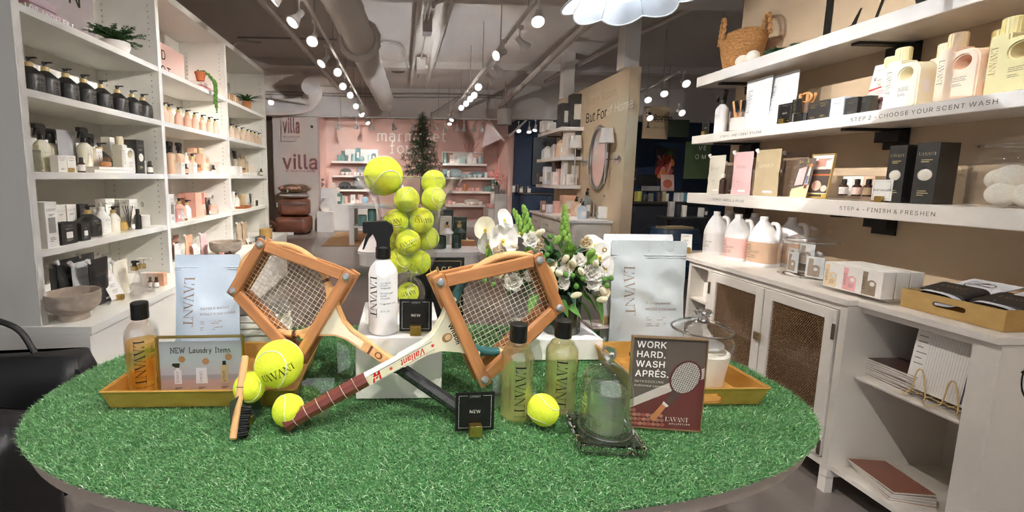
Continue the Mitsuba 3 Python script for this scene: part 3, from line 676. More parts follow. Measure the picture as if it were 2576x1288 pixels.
# ---- pendant lamp over the table
def scallop(R,z,amp,n=96,lobes=8): return [((R + amp * abs(math.sin(lobes * t / 2))) * math.cos(t),(R + amp * abs(math.sin(lobes * t / 2))) * math.sin(t),z - 0.6 * amp * abs(math.sin(lobes * t / 2))) for t in np.linspace(0,2 * PI,n,endpoint=False)]
rings = [scallop(R,z,a) for R,z,a in ((0.05,0.24,0.002),(0.075,0.235,0.004),(0.12,0.15,0.01),(0.175,0.07,0.018),(0.225,0.0,0.03))]
V = np.array(sum(rings,[])); N = 96
F = np.array([f for i in range(4) for j in range(N) for f in ([i * N + j,(i + 1) * N + j,(i + 1) * N + (j + 1) % N],[i * N + j,(i + 1) * N + (j + 1) % N,i * N + (j + 1) % N])])
scene['m_shade'] = {'type': 'principledthin','base_color': rgb(lin('#dfe8f2')),'roughness': 0.8,'diff_trans': 0.7}
pn = put('pendant_lamp',[part('shade',(V,F),'m_shade',True),part('piping',tube(np.array(rings[-1]),0.004,6,closed=True),mat('#eef2f6',0.7),True),
 part('rib',cat([tube([r[k] for r in rings],0.0018,5) for k in range(0,N,12)]),mat('#b9c6d4',0.7),True),
 part('cord',tube([[0,0,0.24],[0,0,1.45]],0.005,6),WHITE_PAINT),part('socket',mv(lathe([(0.022,0.06),(0.022,0.2),(0,0.2)],14),0,0,0),WHITE_PAINT)],
 'white fabric pendant lamp with a scalloped rim hanging at the top of the picture','pendant lamp',(0.925,1.86,2.135))
scene[pn + '__bulb'] = {**mikit.ply(mv(ball(0.042,12),0,0,0.035),mat('#ffffff',0.5),True),'to_world': tf((0.925,1.86,2.135)),'emitter': {'type': 'area','radiance': {'type': 'rgb','value': [18.0,19.0,20.5]},'sampling_weight': 0.6}}

# ================================================================== tennis rackets in wooden presses
IVORY = mat('#e3d7b4',0.3,0.5,0,0.5)
RED = mat('#b3201f',0.4); STRING = mat('#d8cdb4',0.4,0.5); BOLT = mat('#b4b6b8',0.35,0.5,0.9)
BLUE_LINE = mat('#2f3d63',0.4)
HC,HA,HB = 0.545,0.133,0.108
def racket(wood_head,wood_shaft,face,grip,M,label,prints,green):
 ell = [(HC + HA * math.cos(t),HB * math.sin(t),0) for t in np.linspace(0,2 * PI,72,endpoint=False)]
 head = tube(ell,0.0095,8,closed=True); head = sc(head,1,1,1.15)
 shaft = cat([rt(sc(lathe([(0.016,0.18),(0.0150,0.22),(0.0145,0.40)],8),1,1,1),'y',90)])
 th = Polygon([(0.27,-0.0135),(0.33,-0.0145),(0.36,-0.022),(0.395,-0.045),(0.432,-0.078),(0.447,-0.068)] + [(HC - 0.137 * math.cos(a),0.108 * math.sin(a)) for a in np.linspace(-0.60,0.60,12)] + [(0.447,0.068),(0.432,0.078),(0.395,0.045),(0.36,0.022),(0.33,0.0145),(0.27,0.0135)])
 throat = mv(extr(th.buffer(0),0.020),0,0,-0.010)
 strings = []
 for k in range(-9,10):
  v = k * 0.0108; h = HA * math.sqrt(max(0,1 - (v / HB) ** 2)) - 0.002
  if h > 0.01: strings.append(tube([(HC - h,v,0.0008 * (-1) ** k),(HC,v,-0.0008 * (-1) ** k),(HC + h,v,0.0008 * (-1) ** k)],0.0007,4,caps=False))
 for k in range(-10,11):
  u = k * 0.0122; h = HB * math.sqrt(max(0,1 - (u / HA) ** 2)) - 0.002
  if h > 0.01: strings.append(tube([(HC + u,-h,0.0008 * (-1) ** k),(HC + u,0,-0.0008 * (-1) ** k),(HC + u,h,0.0008 * (-1) ** k)],0.0007,4,caps=False))
 gp = rt(lathe([(0,0.0),(0.0175,0.0),(0.0190,0.008),(0.0165,0.02),(0.0163,0.185),(0.0155,0.190),(0,0.190)],8),'y',90)
 uvh = np.c_[np.asarray(head[0])[:,0],np.asarray(head[0])[:,1]]; uvs = np.c_[np.asarray(shaft[0])[:,1] * 0.6,np.asarray(shaft[0])[:,0]]
 ps = [part('frame',head,wood_head,True,uv=np.c_[np.asarray(head[0])[:,2],np.asarray(head[0])[:,0] + np.asarray(head[0])[:,1]]),part('shaft',shaft,wood_shaft,True,uv=uvs),
          part('throat',throat,wood_shaft,False,uv=np.c_[np.asarray(throat[0])[:,1],np.asarray(throat[0])[:,0]]),part('grip',gp,grip,25)]
 thf = th.buffer(-0.0012).intersection(sbox(0.19,-0.1,0.44,0.1)).union(sbox(0.19,-0.0108,0.31,0.0108))
 ps.append(part('face_veneer',mv(extr(thf,0.0012),0,0,0.0135),face,False))
 ps.append(part('throat_block',mv(extr(thf.intersection(sbox(0.25,-0.1,0.45,0.1)),0.004),0,0,0.0098),face,False))
 for m,b in prints: ps.append(part('print',mv(m,0,0,0.0149),b,False))
 if green:
  for s in (1,-1):
   seg = [(HC + HA * math.cos(t),HB * math.sin(t),0) for t in np.linspace(s * 2.05,s * 2.62,12)]
   ps.append(part('painted_band',sc(tube(seg,0.0103,8),1,1,1.15),mat('#12403f',0.35,0.5,0,0.4),60))
 else:
  for a in (2.3,-2.3,1.9,-1.9):
   seg = [(HC + HA * math.cos(t),HB * math.sin(t),0) for t in np.linspace(a - 0.03,a + 0.03,4)]
   ps.append(part('binding',sc(tube(seg,0.0104,8),1,1,1.15),mat('#4a2413',0.4),60))
 key = put('tennis_racket',ps,label,'tennis racket',M=M)
 scene[key + '__strings'] = {**mikit.ply(cat(strings),STRING,60),'to_world': M}; labels[key + '__strings'] = {'kind': 'stuff'}
 return key
def press(ut,up,wt,wp,M,label,wood):
 key = numbered('racket_press'); labels[key] = {'label': label,'category': 'racket press'}
 C = [(ut,wt),(ut,-wt),(up,-wp),(up,wp)]
 def bar(p,q,zc,over,name):
  p,q = np.array(p),np.array(q); L = np.linalg.norm(q - p); a = math.degrees(math.atan2(q[1] - p[1],q[0] - p[0]))
  m = cb(-over,L + over,-0.0135,0.0135,-0.0075,0.0075,0.002)
  uv = np.c_[np.asarray(m[0])[:,1] + 0.3 * np.asarray(m[0])[:,2] + p[0],np.asarray(m[0])[:,0] + p[1]]
  m = mv(rt(m,'z',a),p[0],p[1],zc)
  n = name; k = 0
  while key + '__' + n in scene: k += 1; n = '%s_%03d' % (name,k)
  scene[key + '__' + n] = {**mikit.ply(m,wood,False,uv=uv),'to_world': M}
 for zc in (0.0225,-0.0225):
  dz = 0.0005 if zc > 0 else -0.0005
  for i,j,ov in ((0,1,0.016),(2,3,0.014)): bar(C[i],C[j],zc,ov,'bar')
  for i,j,ov in ((1,2,-0.014),(3,0,-0.014)): bar(C[i],C[j],zc - dz * 0,ov,'bar')
 for k,(u,v) in enumerate(C):
  m = mv(cat([lathe([(0.007,-0.034),(0.007,0.030),(0.0095,0.0305),(0.0095,0.033),(0.0055,0.0365),(0,0.037)],14)]),u,v,0)
  scene[key + '__bolt' + ('_%03d' % k if k else '')] = {**mikit.ply(m,BOLT,35),'to_world': M}
def frame_matrix(u,v,n,t): return T([[u[0],v[0],n[0],t[0]],[u[1],v[1],n[1],t[1]],[u[2],v[2],n[2],t[2]],[0,0,0,1]])
def flip180(m): return np.asarray(m[0]) * [-1,-1,1],m[1]
def star(r): return Polygon([(r * (1 if k % 2 else 0.38) * math.cos(k * PI / 10),r * (1 if k % 2 else 0.38) * math.sin(k * PI / 10)) for k in range(20)])
# script-like red lettering: slanted capitals and minuscules
def slant(m,k=0.35): v = np.asarray(m[0]).copy(); v[:,0] += k * v[:,1]; return v,m[1]
vt,vw = text('Valiant',0.0125,True,0.06)
wt_,ww = text('Wilson',0.0105,True,0.06)
def arcbend(m,R): v = np.asarray(m[0]); a = v[:,0] / R; return np.stack([np.sin(a) * (R + v[:,1]),(R + v[:,1]) * np.cos(a) - R,v[:,2]],1),m[1]
MR = frame_matrix((0.887,0.2118,0.4103),(-0.4153,-0.0225,0.9094),(0.2019,-0.977,0.068),(-0.238,0.8685,0.8887))
w_mark = flat(unary_union([LineString([(0,.016),(0.003,0),(0.008,.011),(0.013,0),(0.016,.016)]).buffer(0.0022)]))
prints_r = [(mv(flip180(slant(vt)),0.330,0.0055,0),RED),(mv(flip180(slant(w_mark)),0.222,0.008,0),RED),
 (mv(flat(star(0.0055)),0.245,0.0,0),RED),(mv(flat(star(0.0055)),0.348,0.0,0),RED),
 (mv(flat(sbox(0.20,0.0085,0.35,0.0095)),0,0,0),BLUE_LINE),(mv(flat(sbox(0.20,-0.0098,0.35,-0.0092)),0,0,0),BLUE_LINE),
 (mv(flat(affinity.scale(Point(0,0).buffer(0.0125),1.0,0.8)),0.385,0.0,0.0),mat('#a9794a',0.5)),(mv(flat(affinity.scale(Point(0,0).buffer(0.0075),1.0,0.85)),0.387,0.0,0.0003),mat('#d9b48a',0.5)),
 (mv(rt(centred((arcbend(mv(wt_,-ww / 2),0.11),0)),'z',-90),0.400,0.0,0.0),INK)]
racket('racket_ash',IVORY,IVORY,mat('#4a1c14',0.35,0.5),MR,'wooden tennis racket with an ivory shaft, red lettering and dark red-brown grip, crossing in front',prints_r,True)
gripr = [tube([(u + 0.010 * (a / (2 * PI)),0.0174 * math.cos(a),0.0174 * math.sin(a)) for a in np.linspace(0,2 * PI,17)],0.0007,4) for u in np.arange(0.02,0.17,0.028)]
scene['tennis_racket__grip_winding'] = {**mikit.ply(cat(gripr),mat('#c9b9ac',0.5),60),'to_world': MR}
press(0.4202,0.6533,0.124,0.0627,MR,'orange-brown wooden trapezoid press with bolts clamped round the ivory racket head','racket_wood')
ML = frame_matrix((-0.8342,0.2791,0.4755),(-0.5088,-0.0575,-0.8589),(-0.2124,-0.9585,0.19),(0.1403,0.8986,0.8944)).scale(0.92)
rg,rgw = text('Regent',0.0105,False,0.15)
prints_l = [(mv(flat(sbox(0.262,-0.0112,0.268,0.0112)),0,0,0),mat('#4a2413',0.4)),
 (mv(rt(text('DB',0.014,False,0.0)[0],'z',180),0.352,0.006,0),INK),(mv(rt(lines([0.014,0.012],0.0012,0.003),'z',90),0.300,-0.006,0),INK),
 (mv(flat(affinity.scale(Point(0,0).buffer(0.008),1.25,1.0)),0.240,0.0,0.0),mat('#5a3418',0.5)),(mv(flat(affinity.scale(Point(0,0).buffer(0.0055),1.1,1.0)),0.241,0.0,0.0003),mat('#c9925c',0.5)),
 (mv(flat(sbox(0.196,-0.006,0.209,0.006)),0,0,0.0),mat('#e8dcc8',0.5))] + [(mv(flat(sbox(0.196,-0.006 + k * 0.0026,0.209,-0.0047 + k * 0.0026)),0,0,0.0002),RED) for k in range(5)] + [(mv(flat(sbox(0.204,-0.006,0.209,0.006)),0,0,0.0003),BLUE_LINE)]
kl = racket('racket_ash','racket_ash','racket_ash',mat('#070708',0.45,0.4),ML,'wooden tennis racket with a honey-coloured shaft and perforated black grip, crossing behind',prints_l,False)
ivf = Polygon([(0.285,-0.011),(0.33,-0.0118),(0.36,-0.020),(0.395,-0.042),(0.42,-0.062)] + [(HC - 0.139 * math.cos(a),0.108 * math.sin(a)) for a in np.linspace(-0.42,0.42,12)] + [(0.42,0.062),(0.395,0.042),(0.36,0.020),(0.33,0.0118),(0.285,0.011)]).buffer(0)
scene[kl + '__ivory_panel'] = {**mikit.ply(mv(extr(ivf.buffer(-0.003),0.0003),0,0,0.0147),IVORY,False),'to_world': ML}
scene[kl + '__print_020'] = {**mikit.ply(mv(rt(arcbend(mv(rg,-rgw / 2),0.13),'z',-62),0.447,0.082,0.0112),INK,False),'to_world': ML}
holes = [mv(flat(Point(0,0).buffer(0.0012,quad_segs=2)),0.02 + 0.0055 * i,-0.006 + 0.004 * j,0.0158) for i in range(29) for j in range(4) if (i % 7) < 5]
scene[kl + '__grip_perforation'] = {**mikit.ply(cat(holes),mat('#3a3a3c',0.5),False),'to_world': ML}; labels[kl + '__grip_perforation'] = {'kind': 'stuff'}
scene[kl + '__collar'] = {**mikit.ply(rt(lathe([(0.0172,0.184),(0.0178,0.188),(0.0172,0.192)],16),'y',90),BLACK,40),'to_world': ML}
press(0.409,0.651,0.122,0.0702,ML,'darker brown wooden trapezoid press with bolts clamped round the honey racket head','racket_wood')
# clear stands that carry the heads
def easel(x,y,w,h,rz,label):
 put('acrylic_stand',[part('plate',rt(bx(-w / 2,w / 2,0,0.003,0,h),'x',-22),'acrylic',False),part('foot',bx(-w / 2,w / 2,-0.07,0,0,0.003),'acrylic',False),part('lip',bx(-w / 2,w / 2,-0.073,-0.07,0,0.03),'acrylic',False)],label,'display stand',(x,y,ZT + 0.004),rz)
easel(-0.13,1.10,0.06,0.11,10,'clear acrylic stand behind the big tennis ball, under the left racket head')
easel(0.245,1.02,0.075,0.09,-12,'clear acrylic stand under the right racket head')
easel(-0.20,0.985,0.09,0.055,0,'low clear acrylic stand between the tennis balls and the white riser')

# ================================================================== tennis balls
def rand_rot(seed):
 from scipy.spatial.transform import Rotation
 return Rotation.random(random_state=seed).as_matrix()
def seam(r,R):
 t = np.linspace(0,2 * PI,64,endpoint=False); a,b = 0.75,0.25; c = 2 * math.sqrt(a * b)
 q = np.stack([a * np.cos(t) + b * np.cos(3 * t),a * np.sin(t) - b * np.sin(3 * t),c * np.sin(2 * t)],1) * (r * 1.0005)
 return tube(q @ R.T,r * 0.035,5,closed=True)
SEAM = mat('#d9e0b8',0.9,0.1)
@lru_cache(None)
def ball_parts(r,txt,seed,tilt,sub):
 ps = [part('felt',ico(r,4),'felt',True),part('seam',seam(r,rand_rot(seed)),SEAM,True)]
 if txt:
  m,w = brand(r * 0.36,0.004); m = mv(m,-w / 2,-r * 0.1)
  ps.append(part('lettering',onsphere(rt(m,'z',tilt),r * 1.002),INK,True))
  if sub:
   m,w = text('COLLECTIVE',r * 0.10,True,0.35); m = mv(m,-w / 2,-r * 0.34); ps.append(part('lettering',onsphere(rt(m,'z',tilt),r * 1.002),INK,True))
 return ps
def tball(x,y,z,r,label,txt=False,seed=1,tilt=0,sub=False,rz=0,rx=0,group=None):
 return put('tennis_ball',ball_parts(r,txt,seed,tilt,sub),label,'tennis ball',(x,y,z),rz=rz,rx=rx,group=group)
tball(0.311,0.879,ZT + 0.0385,0.0335,'yellow tennis ball lying on the grass between the clear bottles and the bell jar',seed=3)
tball(-0.268,0.948,0.985,0.0525,'extra large yellow tennis ball with black lettering resting on two smaller balls',True,5,22,False,14,6)
tball(-0.325,0.918,0.945,0.0335,'yellow tennis ball behind the wooden brush handle, left of the extra large ball',seed=7)
tball(-0.235,0.888,ZT + 0.040,0.0335,'yellow tennis ball on the grass below the extra large ball, beside the racket grip',seed=9)
# in the vase
tball(-0.045,1.19,1.405,0.053,'extra large tennis ball sticking out of the top of the glass vase',seed=4)
for x,y,z,t,sd,ti,sub,rz,lab in (
 (0.018,1.15,1.345,0,12,0,0,0,'tennis ball in the vase just below the rim, right of the extra large one'),
 (0.092,1.19,1.345,0,13,0,0,0,'tennis ball in the vase under the one cut by the rim on the right'),
 (0.092,1.215,1.39,0,14,0,0,0,'tennis ball cut by the vase rim on the right'),
 (-0.010,1.16,1.285,1,15,14,1,-12,'lettered tennis ball in the vase, upper left of the three lettered ones'),
 (0.058,1.165,1.288,1,16,-2,0,8,'lettered tennis ball in the vase, right one of the three'),
 (0.022,1.145,1.232,1,17,20,1,2,'lettered tennis ball in the vase, lowest of the three'),
 (0.075,1.20,1.235,0,18,0,0,0,'plain tennis ball in the vase at the right below the right lettered one'),
 (-0.010,1.225,1.225,0,19,0,0,0,'plain tennis ball in the vase on the left, mostly hidden behind the lettered ball'),
 (0.000,1.165,1.178,0,20,0,0,0,'plain tennis ball at the bottom of the vase, left one'),
 (0.052,1.175,1.172,0,21,0,0,0,'plain tennis ball at the bottom of the vase, right one'),
 (0.035,1.235,1.29,0,22,0,0,0,'plain tennis ball in the middle of the vase, at the back')):
 tball(x,y,z,0.0335,lab,bool(t),sd,ti,bool(sub),rz)
tball(0.024,1.19,1.082,0.030,'lettered tennis ball inside the glass globe of the vase stem',True,23,12,False,0,-8)
vprof = [(0.148,1.402),(0.128,1.375),(0.105,1.345),(0.090,1.300),(0.082,1.25),(0.078,1.20),(0.066,1.16),(0.045,1.138),(0.022,1.132),(0.020,1.124),(0.030,1.118),(0.043,1.10),(0.047,1.08),(0.043,1.06),(0.028,1.044),(0.022,1.038),(0.045,1.032),(0.062,1.030),(0.062,1.0265)]
vp = smoothpath([(r,0,z) for r,z in vprof],4)
put('glass_vase',[part('bowl',lathe([(q[0],q[2]) for q in vp],48),'glass_bold',True),part('rim',tube([(0.148 * math.cos(a),0.148 * math.sin(a),1.402) for a in np.linspace(0,2 * PI,64,endpoint=False)],0.0022,8,closed=True),'solid_glass',True)],
 'flared clear glass vase on a globe stem, full of yellow tennis balls','vase',(0.026,1.20,0))
put('display_riser',[part(None,cb(-0.104,0.103,1.0,1.30,ZT + 0.003,1.025,0.002),WHITE_PAINT,False)],'white box riser in the middle of the grass under the spray bottle and vase','riser')
put('display_riser',[part('box',cb(0.38,0.60,1.215,1.42,ZT + 0.003,0.935,0.002),WHITE_PAINT,False)],'white box riser under the flower vase behind the clear bottles','riser')

# ================================================================== trays
def tray(name,x0,x1,y0,y1,h,slot,label,inn,outm):
 t = 0.006; z0 = ZT + 0.003; fl = 0.012
 ps = [part('base',bx(x0 + t,x1 - t,y0 + t,y1 - t,z0,z0 + 0.006),inn,False)]
 for (ax,s) in (('x',-1),('x',1),('y',-1),('y',1)):
  if ax == 'y':
   yb = y0 if s < 0 else y1
   V = [[x0,yb,z0],[x1,yb,z0],[x1 + fl,yb + s * fl,z0 + h],[x0 - fl,yb + s * fl,z0 + h]]; inw = np.array([0,-s * t,0])
  else:
   xb = x0 if s < 0 else x1
   V = [[xb,y0,z0],[xb,y1,z0],[xb + s * fl,y1 + fl,z0 + h],[xb + s * fl,y0 - fl,z0 + h]]; inw = np.array([-s * t,0,0])
  V = np.array(V)
  if slot and ax == 'y':
   L = np.linalg.norm(V[1] - V[0]); pl = Polygon([(-L / 2,0),(L / 2,0),(L / 2 + fl,h),(-L / 2 - fl,h)]).difference(sbox(-0.032,h * 0.30,0.032,h * 0.30 + 1e-4).buffer(h * 0.2,quad_segs=5).union(sbox(-0.03,h * 0.3,0.03,h * 0.7)))
   m = extr(pl,t); v = np.asarray(m[0]); c = (V[0] + V[1]) / 2
   v2 = np.stack([c[0] + v[:,0],c[1] + s * fl * v[:,1] / h - s * v[:,2],z0 + v[:,1]],1); f = m[1] if s < 0 else m[1][:,::-1]
   ps.append(part('side',(v2,f),outm,False)); 
  else:
   V8 = np.vstack([V,V + inw]); F = np.array([[0,1,2,3],[4,5,6,7],[3,2,6,7],[0,1,5,4],[0,3,7,4],[1,2,6,5]])
   ps.append(part('side',(V8,np.vstack([F[:,[0,1,2]],F[:,[0,2,3]]])),outm,False))
   Vi = V + inw * 1.02
   ps.append(part('lining',(np.vstack([Vi,Vi + inw * 0.05]),np.vstack([F[:,[0,1,2]],F[:,[0,2,3]]])),inn,False))
 rim = [[x0 - fl,y0 - fl,z0 + h],[x1 + fl,y0 - fl,z0 + h],[x1 + fl,y1 + fl,z0 + h],[x0 - fl,y1 + fl,z0 + h]]
 ps.append(part('rim',cat([tube([rim[k],rim[(k + 1) % 4]],0.0028,6) for k in range(4)]),inn,40))
 return put(name,ps,label,'tray')
tray('gold_tray',-0.660,-0.25,0.975,1.245,0.044,False,'shallow gold tray on the left of the grass holding a bottle and a framed card','gold_leaf','gold_leaf')
tray('gold_tray',0.590,0.862,0.955,1.225,0.046,True,'shallow gold tray with a handle slot behind the dark red poster','gold_leaf','gold_leaf')

# ================================================================== bottles on the grass
def v_brand(h,r,z,a0,off=0.0006):
 m,w = brand(h,0.006); m = mv(m,0,-h / 2); return bend(down(m),r,z,a0,off)
def clear_bottle(x,y,z,fill,liquid,label,a0,s=1.0,h=0.222):
 R = 0.0365
 body = [(0,0.0),(R - 0.004,0.0),(R,0.006),(R,0.142),(R - 0.002,0.152),(R - 0.009,0.163),(0.019,0.172),(0.0165,0.176),(0.0165,0.186)]
 f = fill; liq = [(0,0.0025),(R - 0.006,0.0025),(R - 0.0025,0.008)]
 for q in ((R - 0.0025,0.141),(R - 0.0045,0.151),(R - 0.0115,0.162),(0.017,0.171)):
  if q[1] < f: liq.append(q)
 liq += [(liq[-1][0],f),(0,f)]
 ribs = [tube([((R - 0.003 * k) * math.cos(a),(R - 0.003 * k) * math.sin(a),0.003 + 0.003 * (k % 2)) for a in np.linspace(0,2 * PI,24,endpoint=False)],0.0012,5,closed=True) for k in range(2)]
 sm = text('ACTIVEWEAR',0.005,True,0.1)[0]
 ps = [part('shell',lathe(body,40),'glass_bold',40),part('liquid',lathe(liq,40),liquid,40),part('cap',lathe([(0.0188,0.178),(0.0192,0.180),(0.0192,0.2165),(0.017,0.2185),(0,0.2185)],32),BLACK,35),
  part('lettering',v_brand(0.0225,R,0.133,a0),INK,False),part('small_print',bend(lines([0.026,0.020,0.024],0.0011,0.0032),R,0.092,a0 + 38,0.0006),INK,False),
  part('small_print',bend(mv(sm,0,0),R,0.100,a0 + 38,0.0006),INK,False),part('small_print',bend(text('COLLECTIVE',0.0035,True,0.3)[0],R,0.016,a0 - 18,0.0006),INK,False)]
 return put('liquid_bottle',ps,label,'bottle',(x,y,z),s=s)
clear_bottle(-0.628,1.055,ZT + 0.010,0.123,'amber_liquid','clear bottle two-thirds full of amber liquid standing in the left gold tray',-70)
clear_bottle(0.262,0.918,ZT + 0.004,0.168,'pale_liquid','left of two clear bottles of pale yellow liquid with black caps on the grass',-92,0.98)
clear_bottle(0.371,0.942,ZT + 0.004,0.166,'pale_liquid','right of two clear bottles of pale yellow liquid with black caps on the grass',-108,0.98)
@lru_cache(None)
def trigger_parts(body,bs,ink,name,dark=BLACK,R=0.0355):
 """spray bottle 0.27 m tall with a trigger head pointing to -x"""
 bodym = lathe([(0,0),(R - 0.003,0),(R,0.004),(R,0.145),(R - 0.003,0.158),(R - 0.012,0.170),(0.016,0.180),(0.0145,0.186),(0,0.186)],40)
 head = Polygon([(-0.045,0.246),(-0.046,0.268),(0.006,0.270),(0.020,0.262),(0.023,0.250),(0.014,0.232),(0.014,0.205),(-0.012,0.205),(-0.014,0.225),(-0.022,0.243)]).buffer(0.002)
 trig = Polygon([(-0.022,0.244),(-0.034,0.230),(-0.045,0.205),(-0.049,0.203),(-0.042,0.233),(-0.033,0.247)])
 ps = [part('body',bodym,bs,40),part('collar',lathe([(0.0175,0.182),(0.018,0.184),(0.018,0.208),(0.012,0.214)],24),dark,35),
  part('sprayer',mv(up_xz(extr(head,0.026)),0,0.013,0),dark,35),part('trigger',mv(up_xz(extr(trig,0.014)),0,0.007,0),dark,35)]
 if name: ps.append(part('lettering',v_brand(0.020,R,0.143,-128),ink,False))
 if body == 'w':
  for k,wd in enumerate(('LAUNDRY','STAIN','REMOVER','','DETACHANT','POUR','LE LINGE','','Fragrance-free','','','24 FL OZ')):
   if wd: ps.append(part('small_print',bend(text(wd,0.0034,False,0.2)[0],R,0.127 - 0.0062 * k,-98,0.0005),ink,False))
  return ps
 ps.append(part('small_print',bend(lines([0.022,0.018,0.020,0,0.024,0.014,0.017],0.0018,0.0062),R,0.128,-92,0.0005),ink,False))
 ps.append(part('small_print',bend(lines([0.016,0,0,0.014],0.0012,0.008),R,0.074,-92,0.0005),ink,False))
 return ps
WHITE_PLASTIC = mat('#e6e4e2',0.35,0.5)
put('spray_bottle',trigger_parts('w',WHITE_PLASTIC,INK,True),'white spray bottle with a black trigger head standing on the middle riser','spray bottle',(-0.040,1.04,1.026),0)

# ---- cards on little brass blocks
BRASS = mat('#a58a4e',0.35,0.5,1.0)
SILVER_INK = mat('#d8d4cc',0.5)
@lru_cache(None)
def card_parts(word,w,h,bcol,icol,frame=True,brandtop=True,blk=0.026):
 z0 = 0.006; ps = [part('card',bx(-w / 2,w / 2,0.0,0.0018,z0,z0 + h),bcol,False),part('holder',cat([cb(-blk / 2,blk / 2,-0.016,-0.0004,0,0.024,0.001),cb(-blk / 2,blk / 2,0.0022,0.012,0,0.024,0.001),bx(-blk / 2,blk / 2,-0.001,0.003,0,0.005)]),BRASS,False)]
 def fr(m): return mv(up_xz(m),0,-0.0005,z0)
 if frame:
  a,b = w / 2 - w * 0.08,h * 0.08
  ps.append(part('border',fr(flat(sbox(-a,b,a,h - b).difference(sbox(-a + 0.0007,b + 0.0007,a - 0.0007,h - b - 0.0007)).difference(sbox(-w * 0.2,h - b - 0.003,w * 0.2,h - b + 0.003)))),icol,False))
 if word: m,tw = text(word,h * 0.085,False,0.18); ps.append(part('lettering',fr(mv(m,-tw / 2,h * 0.46)),icol,False))
 if brandtop: m,tw = brand(h * 0.055); ps.append(part('lettering',fr(mv(m,-tw / 2,h * 0.87)),icol,False))
 return ps
put('sign_card',card_parts('NEW',0.078,0.080,BLACK_MATTE,SILVER_INK),'square black card reading NEW on a brass block, on the middle riser','card',(0.039,1.022,1.0255),-2)
put('sign_card',card_parts('NEW',0.082,0.084,BLACK_MATTE,SILVER_INK),'square black NEW card on a brass block on the grass, before the black grip','card',(0.158,0.853,ZT + 0.003),3)
put('sign_card',[part('card',bx(-0.045,0.045,0,0.0015,0.004,0.075),mat('#16241c',0.6),False),part('holder',cb(-0.013,0.013,-0.01,0.012,0,0.02),BRASS,False)],'dark card seen edge-on behind the wooden brush','card',(-0.325,0.895,ZT + 0.003),68)

# ---- framed card in the left tray
sx0,sx1,sz0,sz1 = -0.098,0.098,0.0,0.136
fp = [part('frame',cat([bx(sx0 - 0.003,sx0,-0.006,0.006,sz0,sz1),bx(sx1,sx1 + 0.003,-0.006,0.006,sz0,sz1),bx(sx0 - 0.003,sx1 + 0.003,-0.006,0.006,sz1,sz1 + 0.003),bx(sx0 - 0.003,sx1 + 0.003,-0.006,0.006,-0.003,sz0)]),mat('#a8914a',0.35,0.5,1.0),False),
 part('glazing',bx(sx0,sx1,-0.003,-0.002,sz0,sz1),'acrylic',False),part('card',bx(sx0 + 0.002,sx1 - 0.002,0.0,0.001,sz0 + 0.002,sz1 - 0.010),mat('#aeb3b8',0.6),False)]
def fpr(m,x,z,b,n='print',k=0): fp.append(part(n,mv(up_xz(m),x,-0.0004 - 0.0002 * k,z),b,False))
fpr(flat(sbox(-0.096,0,0.096,0.030)),0,0.002,mat('#b09a98',0.6)); fpr(flat(sbox(-0.096,0,0.096,0.012)),0,0.030,mat('#9a9c9f',0.6))
SER = {'N': (.8,[[(.12,0),(.12,1)],[(.12,1),(.7,0)],[(.7,0),(.7,1)],[(0,0),(.26,0)],[(0,1),(.2,1)],[(.56,1),(.84,1)]]),'E': (.6,[[(.12,0),(.12,1)],[(0,0),(.58,0),(.6,.2)],[(0,1),(.55,1),(.56,.8)],[(.12,.52),(.42,.52)]]),
  'W': (1.1,[[(.1,1),(.33,0),(.55,.85),(.77,0),(1.0,1)],[(0,1),(.22,1)],[(.88,1),(1.1,1)]]),'L': (.6,[[(.12,0),(.12,1)],[(0,0),(.58,0),(.6,.25)],[(0,1),(.28,1)]]),'I': (.3,[[(.15,0),(.15,1)],[(0,0),(.3,0)],[(0,1),(.3,1)]]),
  'a': (.5,[arc(.22,.2,.2,.2,60,360),[(.42,0),(.42,.45)],arc(.22,.42,.2,.2,0,150)]),'u': (.5,[[(.08,.62),(.08,.2)],arc(.25,.2,.17,.2,180,360),[(.42,.62),(.42,0),(.52,0)],[(0,.62),(.08,.62)]]),'n': (.5,[[(.08,0),(.08,.62)],arc(.25,.42,.17,.2,180,0),[(.42,.42),(.42,0)],[(0,0),(.18,0)],[(.33,0),(.52,0)]]),
  'd': (.5,[arc(.22,.3,.2,.3,0,360),[(.42,0),(.42,1)]]),'r': (.36,[[(.08,0),(.08,.62)],arc(.26,.4,.18,.2,180,70),[(0,0),(.2,0)]]),'y': (.5,[[(.05,.62),(.25,.05)],[(.47,.62),(.2,-.25),(.05,-.25)],[(0,.62),(.15,.62)],[(.38,.62),(.55,.62)]]),
  't': (.36,[[(.15,.9),(.15,.15)],arc(.27,.15,.12,.14,180,320),[(0,.62),(.34,.62)]]),'e': (.46,[arc(.23,.31,.21,.31,0,310),[(.02,.32),(.44,.32)]]),'m': (.8,[[(.08,0),(.08,.62)],arc(.24,.42,.16,.2,180,0),[(.4,.42),(.4,0)],arc(.56,.42,.16,.2,180,0),[(.72,.42),(.72,0)],[(0,0),(.16,0)],[(.64,0),(.8,0)]]),
  's': (.42,[arc(.21,.47,.15,.15,30,270,10),arc(.21,.16,.17,.16,90,-150,10)]),'o': (.5,[arc(.25,.31,.22,.31,0,360,18)]),'f': (.4,[[(.16,0),(.16,.8)],arc(.3,.8,.14,.2,180,60),[(0,.62),(.34,.62)],[(0,0),(.32,0)]])}
tm,tw = strokes(SER,'NEW Laundry Items',0.0125,0.11,0.12); fpr(mv(tm,-tw / 2),0,0.098,INK,'lettering',3)
